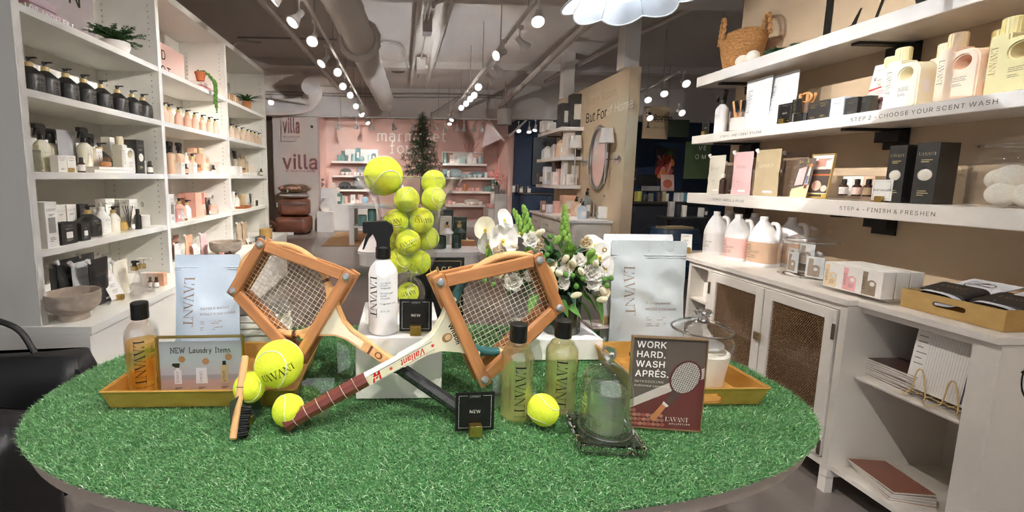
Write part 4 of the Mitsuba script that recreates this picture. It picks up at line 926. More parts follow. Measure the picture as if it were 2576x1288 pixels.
for k,(x,kind) in enumerate(((-0.055,0),(0.0,1),(0.054,2))):
 if kind == 0: bodyp,topm,bcol = sbox(-0.0085,0,0.0085,0.035).union(sbox(-0.004,0.035,0.004,0.042)),Polygon([(-0.012,0.046),(-0.012,0.052),(0.006,0.052),(0.004,0.041),(-0.004,0.041)]),mat('#d5d8dc',0.6)
 elif kind == 1: bodyp,topm,bcol = Polygon([(-0.014,0),(0.014,0),(0.012,0.040),(-0.012,0.040)]),None,mat('#d9dcdf',0.6)
 else: bodyp,topm,bcol = rrect(0.017,0.046,0.004,0,0.023),sbox(-0.004,0.046,0.004,0.056),mat('#b9ae86',0.6)
 fpr(flat(bodyp),x,0.020,bcol,'print',1)
 if topm is not None: fpr(flat(topm),x,0.020,BLACK,'print',2)
 bl,bw_ = brand(0.0055); fpr(down(mv(bl,0,-0.003)),x - 0.001,0.050,INK,'print',3)
 fpr(flat(Point(0,0).buffer(0.008)),x + 0.011,0.082 - 0.008 * (kind == 1) + 0.002 * kind,mat('#a8774e',0.6),'print',2)
 fpr(lines([0.016,0.010],0.0012,0.003),x - 0.008,0.011,INK,'print',3)
put('framed_card',fp,'gold-framed card headed NEW Laundry Items standing in the left tray','framed card',(-0.478,1.032,ZT + 0.012),2)

# ---- poster WORK HARD. WASH APRES.
pp = [part('frame',cat([bx(-0.0745,-0.0725,-0.004,0.008,0,0.203),bx(0.0725,0.0745,-0.004,0.008,0,0.203),bx(-0.0745,0.0745,-0.004,0.008,0.201,0.203),bx(-0.0745,0.0745,-0.004,0.008,0,0.002)]),mat('#a98d6c',0.3,0.5,0.9),False),
 part('sheet',bx(-0.0725,0.0725,0.0,0.002,0.002,0.201),mat('#453c35',0.5),False),part('easel_back',bx(-0.05,0.05,0.0025,0.004,0.0,0.16),'acrylic',False)]
def ppr(m,x,z,b,n='print',k=0): pp.append(part(n,mv(up_xz(m),x,-0.0004 - 0.0003 * k,z),b,False))
ppr(flat(Polygon([(-0.0725,0.0625),(0.0725,0.142),(0.0725,0.002),(-0.0725,0.002)])),0,0,mat('#481a1b',0.5),k=0)
ppr(flat(Polygon([(-0.0725,0.0625),(0.0725,0.142),(0.0725,0.118),(-0.0725,0.043)])),0,0,mat('#b9b0a8',0.5),k=1)
ppr(flat(affinity.rotate(affinity.scale(Point(0.036,0.118).buffer(1),0.030,0.039),-22)),0,0,mat('#3c1616',0.5),k=2)
hd = affinity.rotate(affinity.scale(Point(0.036,0.118).buffer(1),0.0265,0.0355),-22)
ppr(flat(hd),0,0,mat('#6d635c',0.5),k=3)
st = unary_union([LineString([(0.036 + k * 0.0045 - 0.02,0.06),(0.036 + k * 0.0045 + 0.02,0.17)]).buffer(0.0004) for k in range(-8,9)] + [LineString([(0.0,0.118 + k * 0.0045 + 0.01),(0.075,0.118 + k * 0.0045 - 0.015)]).buffer(0.0004) for k in range(-9,10)]).intersection(hd)
ppr(flat(st),0,0,mat('#d9d3cb',0.5),k=4)
ppr(flat(Polygon([(0.012,0.092),(0.030,0.078),(0.004,0.052),(-0.002,0.056)])),0,0,mat('#3a2b27',0.5),k=4); ppr(flat(Polygon([(0.004,0.054),(-0.004,0.062),(-0.030,0.024),(-0.020,0.016)])),0,0,mat('#b0714a',0.5),k=5)
ppr(flat(Polygon([(0.007,0.054),(-0.004,0.064),(-0.007,0.058),(0.003,0.050)])),0,0,mat('#d0c8c0',0.5),k=6)
for i in range(26): ppr(flat(affinity.scale(Point(-0.066 + 0.009 * (i % 8) - 0.002 * (i // 8),0.010 + 0.010 * (i // 8)).buffer(0.0048,quad_segs=3),1,0.9)),0,0,(mat('#8a5a50',0.5),mat('#7a3a36',0.5),mat('#9a6a5c',0.5))[i % 3],'print',2 + 0.1 * i)
for k,wd in enumerate(('WORK','HARD.','WASH','APRÉS.')):
 m,tw = text(wd,0.0135,True,0.06); ppr(m,-0.066,0.180 - 0.0212 * k,mat('#f0ece6',0.5),'lettering',6)
m,tw = text('INTRODUCING',0.0048,False,0.3); ppr(m,-0.066,0.103,mat('#d8d2ca',0.5),'lettering',6)
m,tw = text('Activewear Laundry D',0.0048,False,0.08); ppr(m,-0.066,0.094,mat('#d8d2ca',0.5),'lettering',6)
m,tw = brand(0.0095); ppr(m,0.002,0.020,mat('#f0ece6',0.5),'lettering',7); m,tw = text('COLLECTIVE',0.0032,True,0.5); ppr(m,0.010,0.013,mat('#f0ece6',0.5),'lettering',7)
put('poster_stand',pp,'upright poster reading WORK HARD. WASH APRES. with a racket on dark red','poster',(0.566,0.858,ZT + 0.003),-9)

# ---- bell jar with candle glass
def shell(prof,n=40): return lathe(prof,n)
dome = [(0.0505,0.0),(0.0505,0.075),(0.049,0.098),(0.043,0.117),(0.030,0.131),(0.012,0.137),(0,0.138)]
dm = smoothpath([(r,0,z) for r,z in dome],4); dome = [(max(q[0],0),q[2]) for q in dm]
put('bell_jar',[part('base',mv(sqlathe([(0.90,0),(1.0,0.006),(1.0,0.017),(0.93,0.020)],0.125,0.125,0.006,2),0,0,0),'solid_glass',False),part('dome',mv(shell(dome),0,0,0.0205),'glass_bold',True),part('dome_rim',mv(tube([(0.0505 * math.cos(a),0.0505 * math.sin(a),0.003) for a in np.linspace(0,2 * PI,48,endpoint=False)],0.0025,8,closed=True),0,0,0.0205),'solid_glass',True),
 part('knob',mv(lathe([(0.006,0),(0.006,0.008),(0.013,0.016),(0.015,0.024),(0.012,0.033),(0,0.037)],24),0,0,0.158),'solid_glass',50)],
 'glass bell jar with a round knob on a square glass slab beside the poster','bell jar',(0.424,0.832,ZT + 0.003),-8)
put('candle_glass',[part('tumbler',lathe([(0,0),(0.033,0),(0.036,0.004),(0.036,0.085)],36),'glass_bold',40),part('rim',tube([(0.036 * math.cos(a),0.036 * math.sin(a),0.085) for a in np.linspace(0,2 * PI,40,endpoint=False)],0.0016,8,closed=True),'solid_glass',True),part('wax',lathe([(0,0.007),(0.032,0.0085),(0.032,0.030),(0,0.030)],30),'clear_wax',40)],
 'empty-looking candle tumbler under the bell jar','candle glass',(0.424,0.832,ZT + 0.0245))

# ---- glass jar in the right tray
jar = smoothpath([(0.0,0,0.0),(0.060,0,0.0),(0.066,0,0.006),(0.070,0,0.05),(0.080,0,0.11),(0.083,0,0.135),(0.076,0,0.152),(0.070,0,0.158),(0.072,0,0.164)],5)
lid = [(0.079,0.0),(0.081,0.004),(0.074,0.012),(0.050,0.024),(0.022,0.031),(0.013,0.036),(0.013,0.042),(0.023,0.048),(0.025,0.056),(0.020,0.062),(0,0.064)]
MILK = mat('#e9e2d2',0.6)
jk = put('glass_jar',[part('body',lathe([(max(q[0],0),q[2]) for q in jar],44),'glass',True),part('lid',mv(lathe(lid + [(0.012,0.056),(0.006,0.040),(0.048,0.021),(0.072,0.009),(0.077,0.002),lid[0]],44),0,0,0.165),'solid_glass',40),part('lid_rim',mv(tube([(0.080 * math.cos(a),0.080 * math.sin(a),0.003) for a in np.linspace(0,2 * PI,48,endpoint=False)],0.003,6,closed=True),0,0,0.165),'solid_glass',True),
 part('powder',lathe([(0,0.004),(0.058,0.004),(0.064,0.010),(0.068,0.05),(0.076,0.104),(0.05,0.108),(0.02,0.112),(0,0.110)],40),MILK,50)],'round glass jar with a knobbed lid, filled with pale powder, in the right tray','jar',(0.778,1.055,ZT + 0.010),s=0.86)
rngb = np.random.default_rng(8)
bagv = ico(0.05,3); bv = np.asarray(bagv[0]) * [0.95,0.8,0.33]; bv *= (1 + 0.18 * (meshkit.fbm(bv * 40,3) - 0.5)[:,None])
add(jk,'scoop_bag',(bv * 0.86 + [0.775 + 0.012,1.045,ZT + 0.010 + 0.107],bagv[1]),mat('#f0eeea',0.5),True)
add(jk,'paper_tag',mv(rt(bx(-0.022,0.022,-0.001,0.001,-0.012,0.012),'z',12),0.745,1.02,ZT + 0.115),mat('#c98a62',0.6),False)

# ---- pouches (stand-up bags)
def pouch_mesh(w,h,d,seed,nx=20,nz=30,seal=0.9):
 rg = np.random.default_rng(seed); V,F = [],[]
 for side in (-1,1):
  for j in range(nz + 1):
   t = j / nz
   for i in range(nx + 1):
    s = i / nx * 2 - 1
    half = w / 2 * (1 - 0.035 * math.sin(PI * t) - (0.03 if t < 0.04 else 0) - (0.035 if t > 0.985 else 0))
    prof = (1 - t / seal) ** 0.75 * 0.95 if t < seal else 0.0
    prof = max(prof,0) * (1 - abs(s) ** 3.5)
    y = side * (d / 2 * prof + 0.0010)
    V.append([s * half,y,t * h])
 V = np.array(V); n1 = (nx + 1) * (nz + 1)
 amp = 0.021 * w / 0.19 * np.clip(1 - np.abs(V[:,2] / h - 0.5) * 1.6,0,1) * np.clip(1.1 - (np.abs(V[:,0]) / (w / 2)) ** 6,0,1)
 nzv = meshkit.fbm(np.c_[V[:,0] * 22 + seed,V[:,2] * 16 + V[:,0] * 9,np.sign(V[:,1]) * 3 + seed],3,seed) - 0.5
 fold = np.abs(meshkit.noise(np.c_[V[:,0] * 14 + V[:,2] * 9 + seed,V[:,2] * 11 - V[:,0] * 6,np.sign(V[:,1])],seed + 5) - 0.5)
 V[:,1] += np.sign(V[:,1]) * amp * (nzv * 1.1 + (0.25 - fold) * 0.9)
 for sd in (0,1):
  o = sd * n1
  for j in range(nz):
   for i in range(nx):
    a,b,c,e = o + j * (nx + 1) + i,o + j * (nx + 1) + i + 1,o + (j + 1) * (nx + 1) + i + 1,o + (j + 1) * (nx + 1) + i
    F += [[a,b,c],[a,c,e]] if sd == 0 else [[a,c,b],[a,e,c]]
 return V,np.array(F)
def onpouch(m,x,z,base,off=0.0008):
 """lay a flat print on the front of the pouch mesh"""
 V,F = base; fr = V[:len(V) // 2]
 from scipy.interpolate import LinearNDInterpolator
 f = LinearNDInterpolator(fr[:,[0,2]],fr[:,1],fill_value=0.0); v = np.asarray(m[0])
 return np.stack([v[:,0] + x,f(v[:,0] + x,v[:,1] + z) - off,v[:,1] + z],1),m[1]
ICE = mat('#aebccb',0.3,0.6); SILVERB = mat('#b2b9ba',0.27,0.6)
FOIL_BROWN = mat('#8a7360',0.3,0.5,0.7)
def big_pouch(x,y,z,rz,rx,bs,ink,label,seed,w=0.192,h=0.292):
 base = pouch_mesh(w,h,0.07,seed); ps = [part('bag',base,bs,True)]
 zip_ = [tube([(s * w * 0.49,-0.0025,h * q) for s in np.linspace(-1,1,9)],0.0022,5) for q in (0.868,0.848)]
 ps.append(part('zip_seal',cat(zip_),bs,50))
 m,bw = brand(0.030,0.008); ps.append(part('lettering',onpouch(down(mv(m,0,0)),-w * 0.33,h * 0.77,base),ink,False))
 m,tw = text('OXYGEN BOOST',0.0062,False,0.25); ps.append(part('lettering',onpouch(m,-w * 0.06,h * 0.44,base),ink,False))
 m,tw = text("BOOST D'OXYGENE",0.0062,False,0.25); ps.append(part('lettering',onpouch(m,-w * 0.06,h * 0.385,base),ink,False))
 ps.append(part('small_print',onpouch(lines([0.06,0.052,0,0.062,0.04],0.0014,0.006),-w * 0.06,h * 0.32,base),ink,False))
 return put('refill_pouch',ps,label,'pouch',(x,y,z),rz,rx=rx)
big_pouch(-0.585,1.315,ZT + 0.003,4,-6,ICE,FOIL_BROWN,'pale blue stand-up pouch with vertical lettering behind the left tray',3)
big_pouch(0.770,1.285,ZT + 0.003,-3,-4,SILVERB,FOIL_BROWN,'pale grey stand-up pouch with vertical lettering at the back right of the grass',9,0.235,0.345)
put('refill_pouch',[part('bag',pouch_mesh(0.225,0.358,0.05,31),mat('#e8e9ea',0.3,0.6),True)],'white stand-up pouch hidden behind the pale grey pouch at the back right','pouch',(0.765,1.345,ZT + 0.003),-3,rx=-3)

# ---- brush
hb = smoothpath([(0,0,0),(0.004,0,0.06),(0.006,0,0.12),(0.008,0,0.165)],5)
bh = [cb(-0.0075,0.0075,-0.006,0.006,0,0.165,0.003)]
rb = np.random.default_rng(4)
br = cat([tube([(0.0075 + 0,-0.003 + 0.006 * (i % 2),0.006 + 0.0042 * (i // 2)),(0.026 + rb.uniform(-.002,.002),-0.005 + 0.010 * (i % 2) + rb.uniform(-.002,.002),0.006 + 0.0042 * (i // 2) + rb.uniform(-.003,.003))],[0.0028,0.0034],5) for i in range(28)])
put('scrub_brush',[part('handle',bh[0],'racket_ash',False,uv=np.c_[np.asarray(bh[0][0])[:,0] * 0.5,np.asarray(bh[0][0])[:,2] * 0.4]),part('bristles',br,BLACK_MATTE,40),part('cord',tube([(0.0085 * math.cos(a),0.0072 * math.sin(a),0.10 + 0.001 * math.sin(a)) for a in np.linspace(0,2 * PI,12,endpoint=False)],0.0008,4,closed=True),mat('#3a2f26',0.7))],
 'long wooden brush with black bristles leaning on the left tennis ball','brush',M=T().translate([-0.333,0.838,ZT + 0.006]).rotate([0,0,1],12).rotate([1,0,0],-32).rotate([0,1,0],6))

# ---- towels behind the left tray
def towel(z,w,d,h,seed):
 m = sqlathe([((0.97,0.97),0),((1,1),h * 0.25),((1,1),h * 0.75),((0.97,0.97),h)],w,d,0.02,5); v = np.asarray(m[0]).copy(); v += (meshkit.fbm(v * 30 + seed,3)[:,None] - 0.5) * [0.008,0.008,0.006]; v[:,2] += z
 return v,m[1]
for k,lab in enumerate(('bottom','second','third','top')):
 put('folded_towel',[part(None,towel(ZT + 0.004 + 0.022 * k,0.20 - 0.01 * k,0.16,0.022,k),'wool_white',True)],lab + ' of the four folded white towels stacked behind the left tray','towel',(-0.47,1.44,0),6 - 3 * k)
put('dark_booklet',[part(None,cb(-0.09,0.09,-0.06,0.06,0,0.006,0.001),mat('#4b4745',0.5),False)],'dark booklet lying on the folded white towels','booklet',(-0.46,1.43,ZT + 0.095),12)
# small acrylic riser with paper cards at the back right
put('acrylic_riser',[part('top',bx(-0.045,0.045,-0.04,0.04,0.060,0.064),'acrylic',False),part('leg',bx(-0.045,-0.042,-0.04,0.04,0,0.06),'acrylic',False),part('leg',bx(0.042,0.045,-0.04,0.04,0,0.06),'acrylic',False)],'small clear acrylic riser beside the flower vase, carrying paper cards','riser',(0.645,1.34,ZT + 0.003),0)
put('paper_cards',[part(None,bx(-0.04,0.04,-0.035,0.035,0,0.006),mat('#d8c9c2',0.6),False)],'stack of small pale paper cards on the clear riser','paper',(0.645,1.34,ZT + 0.0675),4)
put('card_clip',[part(None,cb(-0.012,0.020,-0.008,0.008,0,0.022,0.001),GOLD,False)],'small metallic clip block on the paper cards','card holder',(0.66,1.335,ZT + 0.074),20)

# ================================================================== shelf goods: one builder per kind, base at z = 0, front to -y
CREAM = '#e2dbc2'; PEACH = '#eab9a0'; TAN = '#c9a78c'; TAUPE = '#b7a58c'; PINKC = '#eac3bd'
@lru_cache(None)
def pump_bottle(body,collar='#c9a45c',pump='#0b0b0c',ink='#c9b58c',lab=None,R=0.056):
 """0.165 m tall squat pump bottle"""
 b = mat(body,0.38,0.5); cm = GOLD if collar == '#c9a45c' else mat(collar,0.4); pm = mat(pump,0.35)
 k = R / 0.05
 ps = [part('body',lathe([(0,0),(R - 0.003,0),(R,0.004),(R,0.078),(R - 0.004,0.088),(0.022 * k,0.114),(0.0165,0.120),(0,0.120)],24),b,40),
          part('collar',lathe([(0.0165,0.118),(0.017,0.120),(0.017,0.140),(0.014,0.142),(0,0.142)],18),cm,40),
          part('pump',cat([lathe([(0.008,0.142),(0.008,0.153),(0.011,0.154),(0.011,0.164),(0,0.165)],14),bx(-0.005,0.005,-0.038,0.0,0.158,0.164)]),pm,40)]
 m,w = brand(0.0085); ps.append(part('lettering',bend(mv(m,-w / 2),R,0.066,-90,0.0006),mat(ink,0.5),False))
 ps.append(part('small_print',bend(mv(lines([0.022,0.018,0,0.014],0.0012,0.006),-0.011),R,0.050,-90,0.0006),mat(ink,0.5),False))
 return ps
@lru_cache(None)
def spray(body,ink='#5a5348',R=0.0355):
 ps = trigger_parts(body,mat(body,0.38),mat(ink,0.5),False,BLACK,R); m,w = brand(0.0095); return ps + [part('lettering',bend(mv(m,-w / 2),R,0.105,-90,0.0005),mat(ink,0.5),False)]
@lru_cache(None)
def carton(col,w,d,h,ink='#5a5348',style=0,win=None):
 ps = [part('box',cb(-w / 2,w / 2,-d / 2,d / 2,0,h,0.0008),mat(col,0.5),False)]
 fr = lambda m,x,z,n='print',b=None,k=0: ps.append(part(n,mv(up_xz(m),x,-d / 2 - 0.0004 - 0.0002 * k,z),b or mat(ink,0.5),False))
 if win: fr(flat(sbox(-w * 0.3,h * 0.32,w * 0.3,h * 0.66)),0,0,'window',mat(win,0.3))
 if style != 9:
  m,tw = brand(min(h * 0.09,w * 0.16)); fr(mv(m,-tw / 2),0,h * 0.80)
  fr(mv(lines([w * 0.5,w * 0.36],h * 0.012,h * 0.03),-w * 0.25),0,h * 0.73); fr(mv(lines([w * 0.4,w * 0.5,w * 0.3],h * 0.012,h * 0.035),-w * 0.25),0,h * 0.22)
 if style == 2:   # round window with a wool ball behind it
  fr(flat(Point(0,0).buffer(w * 0.33)),0,h * 0.48,'window',mat('#cfcabf',0.9),1); ps.append(part('wool_ball',mv(sc(ball(w * 0.31,10),1,0.35,1),0,-d / 2 + 0.002,h * 0.48),'wool_white',True))
 if style == 3:   # small gift box with a cut-out and white jar
  fr(flat(rrect(w * 0.42,h * 0.30,0.004)),0,h * 0.42,'window',mat('#f0ede8',0.5),1)
 return ps
@lru_cache(None)
def spout_pouch(col,ink='#6a5d4d',seed=1,w=0.13,h=0.20,metal=0.0,rough=0.3):
 b = mat(col,rough,0.5,metal); base = pouch_mesh(w,h,0.055,seed,14,20)
 sp = mv(rt(cat([lathe([(0.008,0),(0.008,0.012),(0.011,0.012),(0.011,0.032),(0,0.033)],12)]),'y',-38),-w * 0.40,0,h * 0.93)
 ps = [part('bag',base,b,True),part('spout',sp,WHITE_PLASTIC,40)]
 m,tw = brand(w * 0.10,0.008); ps.append(part('lettering',onpouch(mv(m,-tw / 2),0,h * 0.62,base),mat(ink,0.4),False))
 ps.append(part('small_print',onpouch(lines([w * 0.5,w * 0.4,0,w * 0.45],0.0015,0.008),-w * 0.36,h * 0.34,base),mat(ink,0.5),False))
 ps.append(part('label',onpouch(flat(sbox(0,0,w * 0.30,h * 0.045),0.01),w * 0.06,h * 0.07,base),PAPER,False))
 return ps
@lru_cache(None)
def plain_pouch(col,w,h,seed,txt=True,ink='#8d8f92',metal=0.0):
 base = pouch_mesh(w,h,0.05,seed,14,20); ps = [part('bag',base,mat(col,0.3,0.5,metal),True)]
 if txt: m,tw = brand(w * 0.15,0.008); ps.append(part('lettering',onpouch(down(m),-w * 0.34,h * 0.8,base),mat(ink,0.5),False))
 ps.append(part('label',onpouch(flat(sbox(0,0,w * 0.30,h * 0.045),0.01),w * 0.0,h * 0.04,base),PAPER,False))
 return ps
@lru_cache(None)
def wash_jug(body,cap,ink='#6a5d4d',letter='#7a6a55'):
 """0.285 m detergent jug: tall neck at the left, finger hole, ribbed cap"""
 out = unary_union([rrect(0.155,0.155,0.012,0,0.0775),sbox(-0.0775,0.10,0.0775,0.150),rrect(0.062,0.06,0.006,-0.0455,0.186),Point(0.0325,0.15).buffer(0.045,quad_segs=8),sbox(-0.0775,0.15,0.0325,0.195)])
 out = out.buffer(-0.006).buffer(0.006,quad_segs=5); hole = affinity.rotate(affinity.scale(Point(0.018,0.146).buffer(1,quad_segs=8),0.031,0.027),20)
 body2 = out.difference(hole); t = 0.078
 m = cat([mv(extr(body2.buffer(-0.005),0.006),0,0,-t / 2),mv(extr(body2,t - 0.012),0,0,-t / 2 + 0.006),mv(extr(body2.buffer(-0.005),0.006),0,0,t / 2 - 0.006)])
 bm = mat(body,0.42,0.5)
 cp = lathe([(0,0.210),(0.026,0.210),(0.0275,0.213),(0.0275,0.272),(0.025,0.276),(0,0.276)],32,0.95)
 ribs = cat([rt(bx(-0.0013,0.0013,-0.0284,-0.0262,0.214,0.271),'z',a) for a in range(0,360,20)])
 ps = [part('body',up_xz(m),bm,30),part('neck',mv(lathe([(0.020,0.19),(0.020,0.213)],20),-0.0455,0,0),bm,40),part('cap',mv(cat([cp,ribs]),-0.0455,0,0),mat(cap,0.5),30)]
 lm,lw = brand(0.021); ps.append(part('lettering',mv(up_xz(down(lm)),-0.066,-t / 2 - 0.0005,0.172),mat(letter,0.4),False))
 ps.append(part('small_print',mv(up_xz(lines([0.05,0.044,0.05,0,0.03,0.036],0.0016,0.0065)),-0.006,-t / 2 - 0.0005,0.088),mat(ink,0.5),False))
 ps.append(part('barcode_label',bx(0.0772,0.0781,-0.012,0.012,0.055,0.11),PAPER,False))
 return ps
@lru_cache(None)
def gallon_jug(label,ink='#5a5348'):
 """0.30 m jug with a loop handle on the +x side"""
 W = WHITE_PLASTIC
 bodyp = [((0.96,0.96),0),((1,1),0.008),((1,1),0.155),((0.98,0.98),0.165),((0.86,0.90),0.190),((0.56,0.66),0.235),((0.30,0.36),0.268),((0.24,0.27),0.275),((0.24,0.27),0.282)]
 b = sqlathe(bodyp,0.152,0.152,0.055,6)
 v = np.asarray(b[0]).copy(); hi = (v[:,2] > 0.17); v[hi,0] -= 0.018 * np.clip((v[hi,2] - 0.17) / 0.1,0,1)
 hnd = tube(smoothpath([[0.030,0,0.262],[0.058,0,0.258],[0.070,0,0.225],[0.072,0,0.185],[0.066,0,0.150]],6),[0.0125] * 25,10)
 ps = [part('body',(v,b[1]),W,40),part('handle',hnd,W,60),part('cap',mv(lathe([(0.021,0.280),(0.021,0.300),(0.018,0.302),(0,0.302)],20),-0.018,0,0),W,35)]
 lb = sqlathe([((1.004,1.004),0.022),((1.004,1.004),0.148)],0.152,0.152,0.055,6); lf = lb[1][:-2 * 28]
 ps.append(part('label',(lb[0][:-2],np.asarray(lb[1])[:56 * 1]),mat(label,0.5),60))
 ps.append(part('small_print',mv(up_xz(lines([0.05,0.044,0,0.03,0.024,0.036],0.0018,0.008)),-0.030,-0.0770,0.092),mat(ink,0.5),False))
 lm,lw = brand(0.018); ps.append(part('lettering',mv(up_xz(down(lm)),-0.050,-0.0768,0.132),mat(ink,0.5),False))
 return ps
@lru_cache(None)
def dropper(label='#e9e6e1',glass='#2a1710',cap='#0b0b0c',R=0.018):
 """0.085 m small bottle"""
 return [part('bottle',lathe([(0,0),(R,0),(R,0.048),(R * 0.45,0.060),(R * 0.45,0.062),(0,0.062)],18),mat(glass,0.12,0.6),40),part('cap',lathe([(R * 0.55,0.060),(R * 0.57,0.062),(R * 0.57,0.083),(0,0.085)],16),mat(cap,0.4),40),
  part('label',cat([lathe([(R + 0.0004,0.008),(R + 0.0004,0.044)],18)]),mat(label,0.6),40),part('small_print',bend(mv(lines([0.014,0.01,0,0.012],0.001,0.006),-0.007),R + 0.0004,0.036,-90,0.0005),INK,False)]
@lru_cache(None)
def slim_bottle(body,cap,h=0.15,R=0.022):
 return [part('bottle',lathe([(0,0),(R,0),(R,h * 0.66),(R * 0.5,h * 0.76),(R * 0.5,h * 0.8),(0,h * 0.8)],18),mat(body,0.3),40),part('cap',lathe([(R * 0.55,h * 0.79),(R * 0.57,h),(0,h)],14),mat(cap,0.4),40),
  part('small_print',bend(mv(lines([0.018,0.014,0,0.016],0.0014,0.006),-0.008),R,h * 0.45,-90,0.0005),mat('#cfc8ba',0.5),False)]
@lru_cache(None)
def diffuser(glass,dark=True,seed=1):
 rg = np.random.default_rng(seed); st = [tube([(0,0,0.02),(rg.uniform(-.055,.055),rg.uniform(-.03,.03),0.20)],0.0022,5) for _ in range(8)]
 return [part('jar',sqlathe([(1,0),(1,0.065),(0.5,0.075),(0.5,0.085)],0.06,0.06,0.006,2),glass,30),part('reeds',cat(st),mat('#1a1613' if dark else '#8a7252',0.7),40),part('label',mv(up_xz(flat(sbox(-0.02,0.012,0.02,0.05))),0,-0.0306,0),PAPER,False)]
@lru_cache(None)
def candle_jar(col,R=0.04,h=0.09,lid=None):
 ps = [part('jar',lathe([(0,0),(R - 0.003,0),(R,0.004),(R,h),(R - 0.003,h),(R - 0.003,h - 0.012),(0,h - 0.012)],24),mat(col,0.25,0.6),40),part('lettering',bend(centred(brand(0.007)),R,h * 0.3,-90,0.0005),mat('#d9d3c8',0.5),False)]
 if lid: ps.append(part('lid',lathe([(0,h),(R + 0.001,h),(R + 0.001,h + 0.012),(0,h + 0.012)],24),mat(lid,0.5),40))
 return ps
@lru_cache(None)
def small_cloche(col,R=0.045,h=0.15):
 dome_ = smoothpath([(R,0,0.006),(R,0,h * 0.55),(R * 0.8,0,h * 0.75),(R * 0.3,0,h * 0.84),(0.001,0,h * 0.85)],4)
 return [part('base',lathe([(0,0),(R + 0.01,0),(R + 0.01,0.006),(0,0.006)],24),'acrylic',30),part('dome',lathe([(max(q[0],0),q[2]) for q in dome_],28),'glass',True),part('knob',tube([(0.012 * math.cos(a),0,h * 0.93 + 0.012 * math.sin(a)) for a in np.linspace(0,2 * PI,16,endpoint=False)],0.003,6,closed=True),CHROME,60),part('candle',lathe([(0,0.007),(R * 0.8,0.007),(R * 0.8,h * 0.5),(0,h * 0.5)],22),mat(col,0.5),40)]
@lru_cache(None)
def lidded_jar(R,h,fill=None,fh=0.6,knob=True):
 q = smoothpath([(0.001,0,0),(R * 0.85,0,0),(R * 0.97,0,h * 0.05),(R,0,h * 0.5),(R * 0.97,0,h * 0.82),(R * 0.78,0,h * 0.93),(R * 0.78,0,h)],4)
 lid_ = [(R * 0.86,h),(R * 0.88,h + 0.01),(R * 0.6,h + R * 0.22),(R * 0.16,h + R * 0.34),(R * 0.14,h + R * 0.42),(R * 0.26,h + R * 0.5),(R * 0.26,h + R * 0.62),(0,h + R * 0.68)]
 ps = [part('jar',lathe([(max(a[0],0),a[2]) for a in q],40),'glass',True),part('lid',lathe(lid_,40),'glass',40),part('lid_rim',tube([(R * 0.875 * math.cos(a),R * 0.875 * math.sin(a),h + 0.006) for a in np.linspace(0,2 * PI,40,endpoint=False)],R * 0.03,6,closed=True),'solid_glass',True)]
 if fill: ps.append(part('contents',lathe([(0,0.004),(R * 0.9,0.006),(R * 0.94,h * 0.5),(R * 0.94,h * fh),(0,h * fh)],30),mat(fill,0.7),40))
 return ps
@lru_cache(None)
def stone_bowl(R=0.155,h=0.15):
 out = smoothpath([(0.001,0,0),(R * 0.52,0,0),(R * 0.54,0,h * 0.02),(R * 0.55,0,h * 0.20),(R * 0.60,0,h * 0.24),(R * 0.90,0,h * 0.45),(R * 0.98,0,h * 0.7),(R,0,h),(R * 0.93,0,h),(R * 0.88,0,h * 0.72),(R * 0.6,0,h * 0.42),(0.001,0,h * 0.36)],5)
 m = lathe([(max(a[0],0),a[2]) for a in out],48); v = np.asarray(m[0]).copy(); v += (meshkit.fbm(v * 28,3)[:,None] - 0.5) * 0.010 * np.array([1,1,0.6]); v[:,2] = np.maximum(v[:,2],0)
 return [part(None,(v,m[1]),'concrete_bowl',True)]
@lru_cache(None)
def slab(w,d,h,col='acrylic'): return [part(None,cb(-w / 2,w / 2,-d / 2,d / 2,0,h,0.001),col if col in scene else mat(col,0.5),False)]
@lru_cache(None)
def tilt_card(w,h,seed=0):
 a = math.radians(28)
 ps = [part('card',rt(bx(-w / 2,w / 2,-0.001,0,0.004,h),'x',-24),PAPER,False),part('holder',cb(-0.012,0.012,-0.018,0.012,0,0.020,0.001),BRASS,False)]
 m = up_xz(cat([centred(brand(h * 0.05)) if False else mv(brand(h * 0.05)[0],-h * 0.115,0)])); ps.append(part('lettering',rt(mv(m,0,-0.0015,h * 0.86),'x',-24),INK,False))
 for q in (0.68,0.48,0.3): ps.append(part('small_print',rt(mv(up_xz(mv(lines([w * 0.4,w * 0.3,w * 0.36],h * 0.012,h * 0.035),-w * 0.2)),0,-0.0015,h * q),'x',-24),mat('#7a7570',0.6),False))
 return ps
def book(w,d,h,col,pages='#e9e4da',txt=None,tcol='#ffffff',th=0.5):
 """lying book, spine to -y"""
 ps = [part('cover',cat([bx(-w / 2,w / 2,-d / 2,d / 2,0,0.002),bx(-w / 2,w / 2,-d / 2,d / 2,h - 0.002,h),bx(-w / 2,w / 2,-d / 2,-d / 2 + 0.002,0.002,h - 0.002)]),mat(col,0.6),False),part('pages',bx(-w / 2 + 0.003,w / 2 - 0.003,-d / 2 + 0.0025,d / 2 - 0.003,0.002,h - 0.002),mat(pages,0.8),False)]
 if txt: m,tw = text(txt,h * th,True,0.10); ps.append(part('lettering',mv(up_xz(m),-tw / 2,-d / 2 - 0.0004,h * (1 - th) / 2),mat(tcol,0.6),False))
 return ps
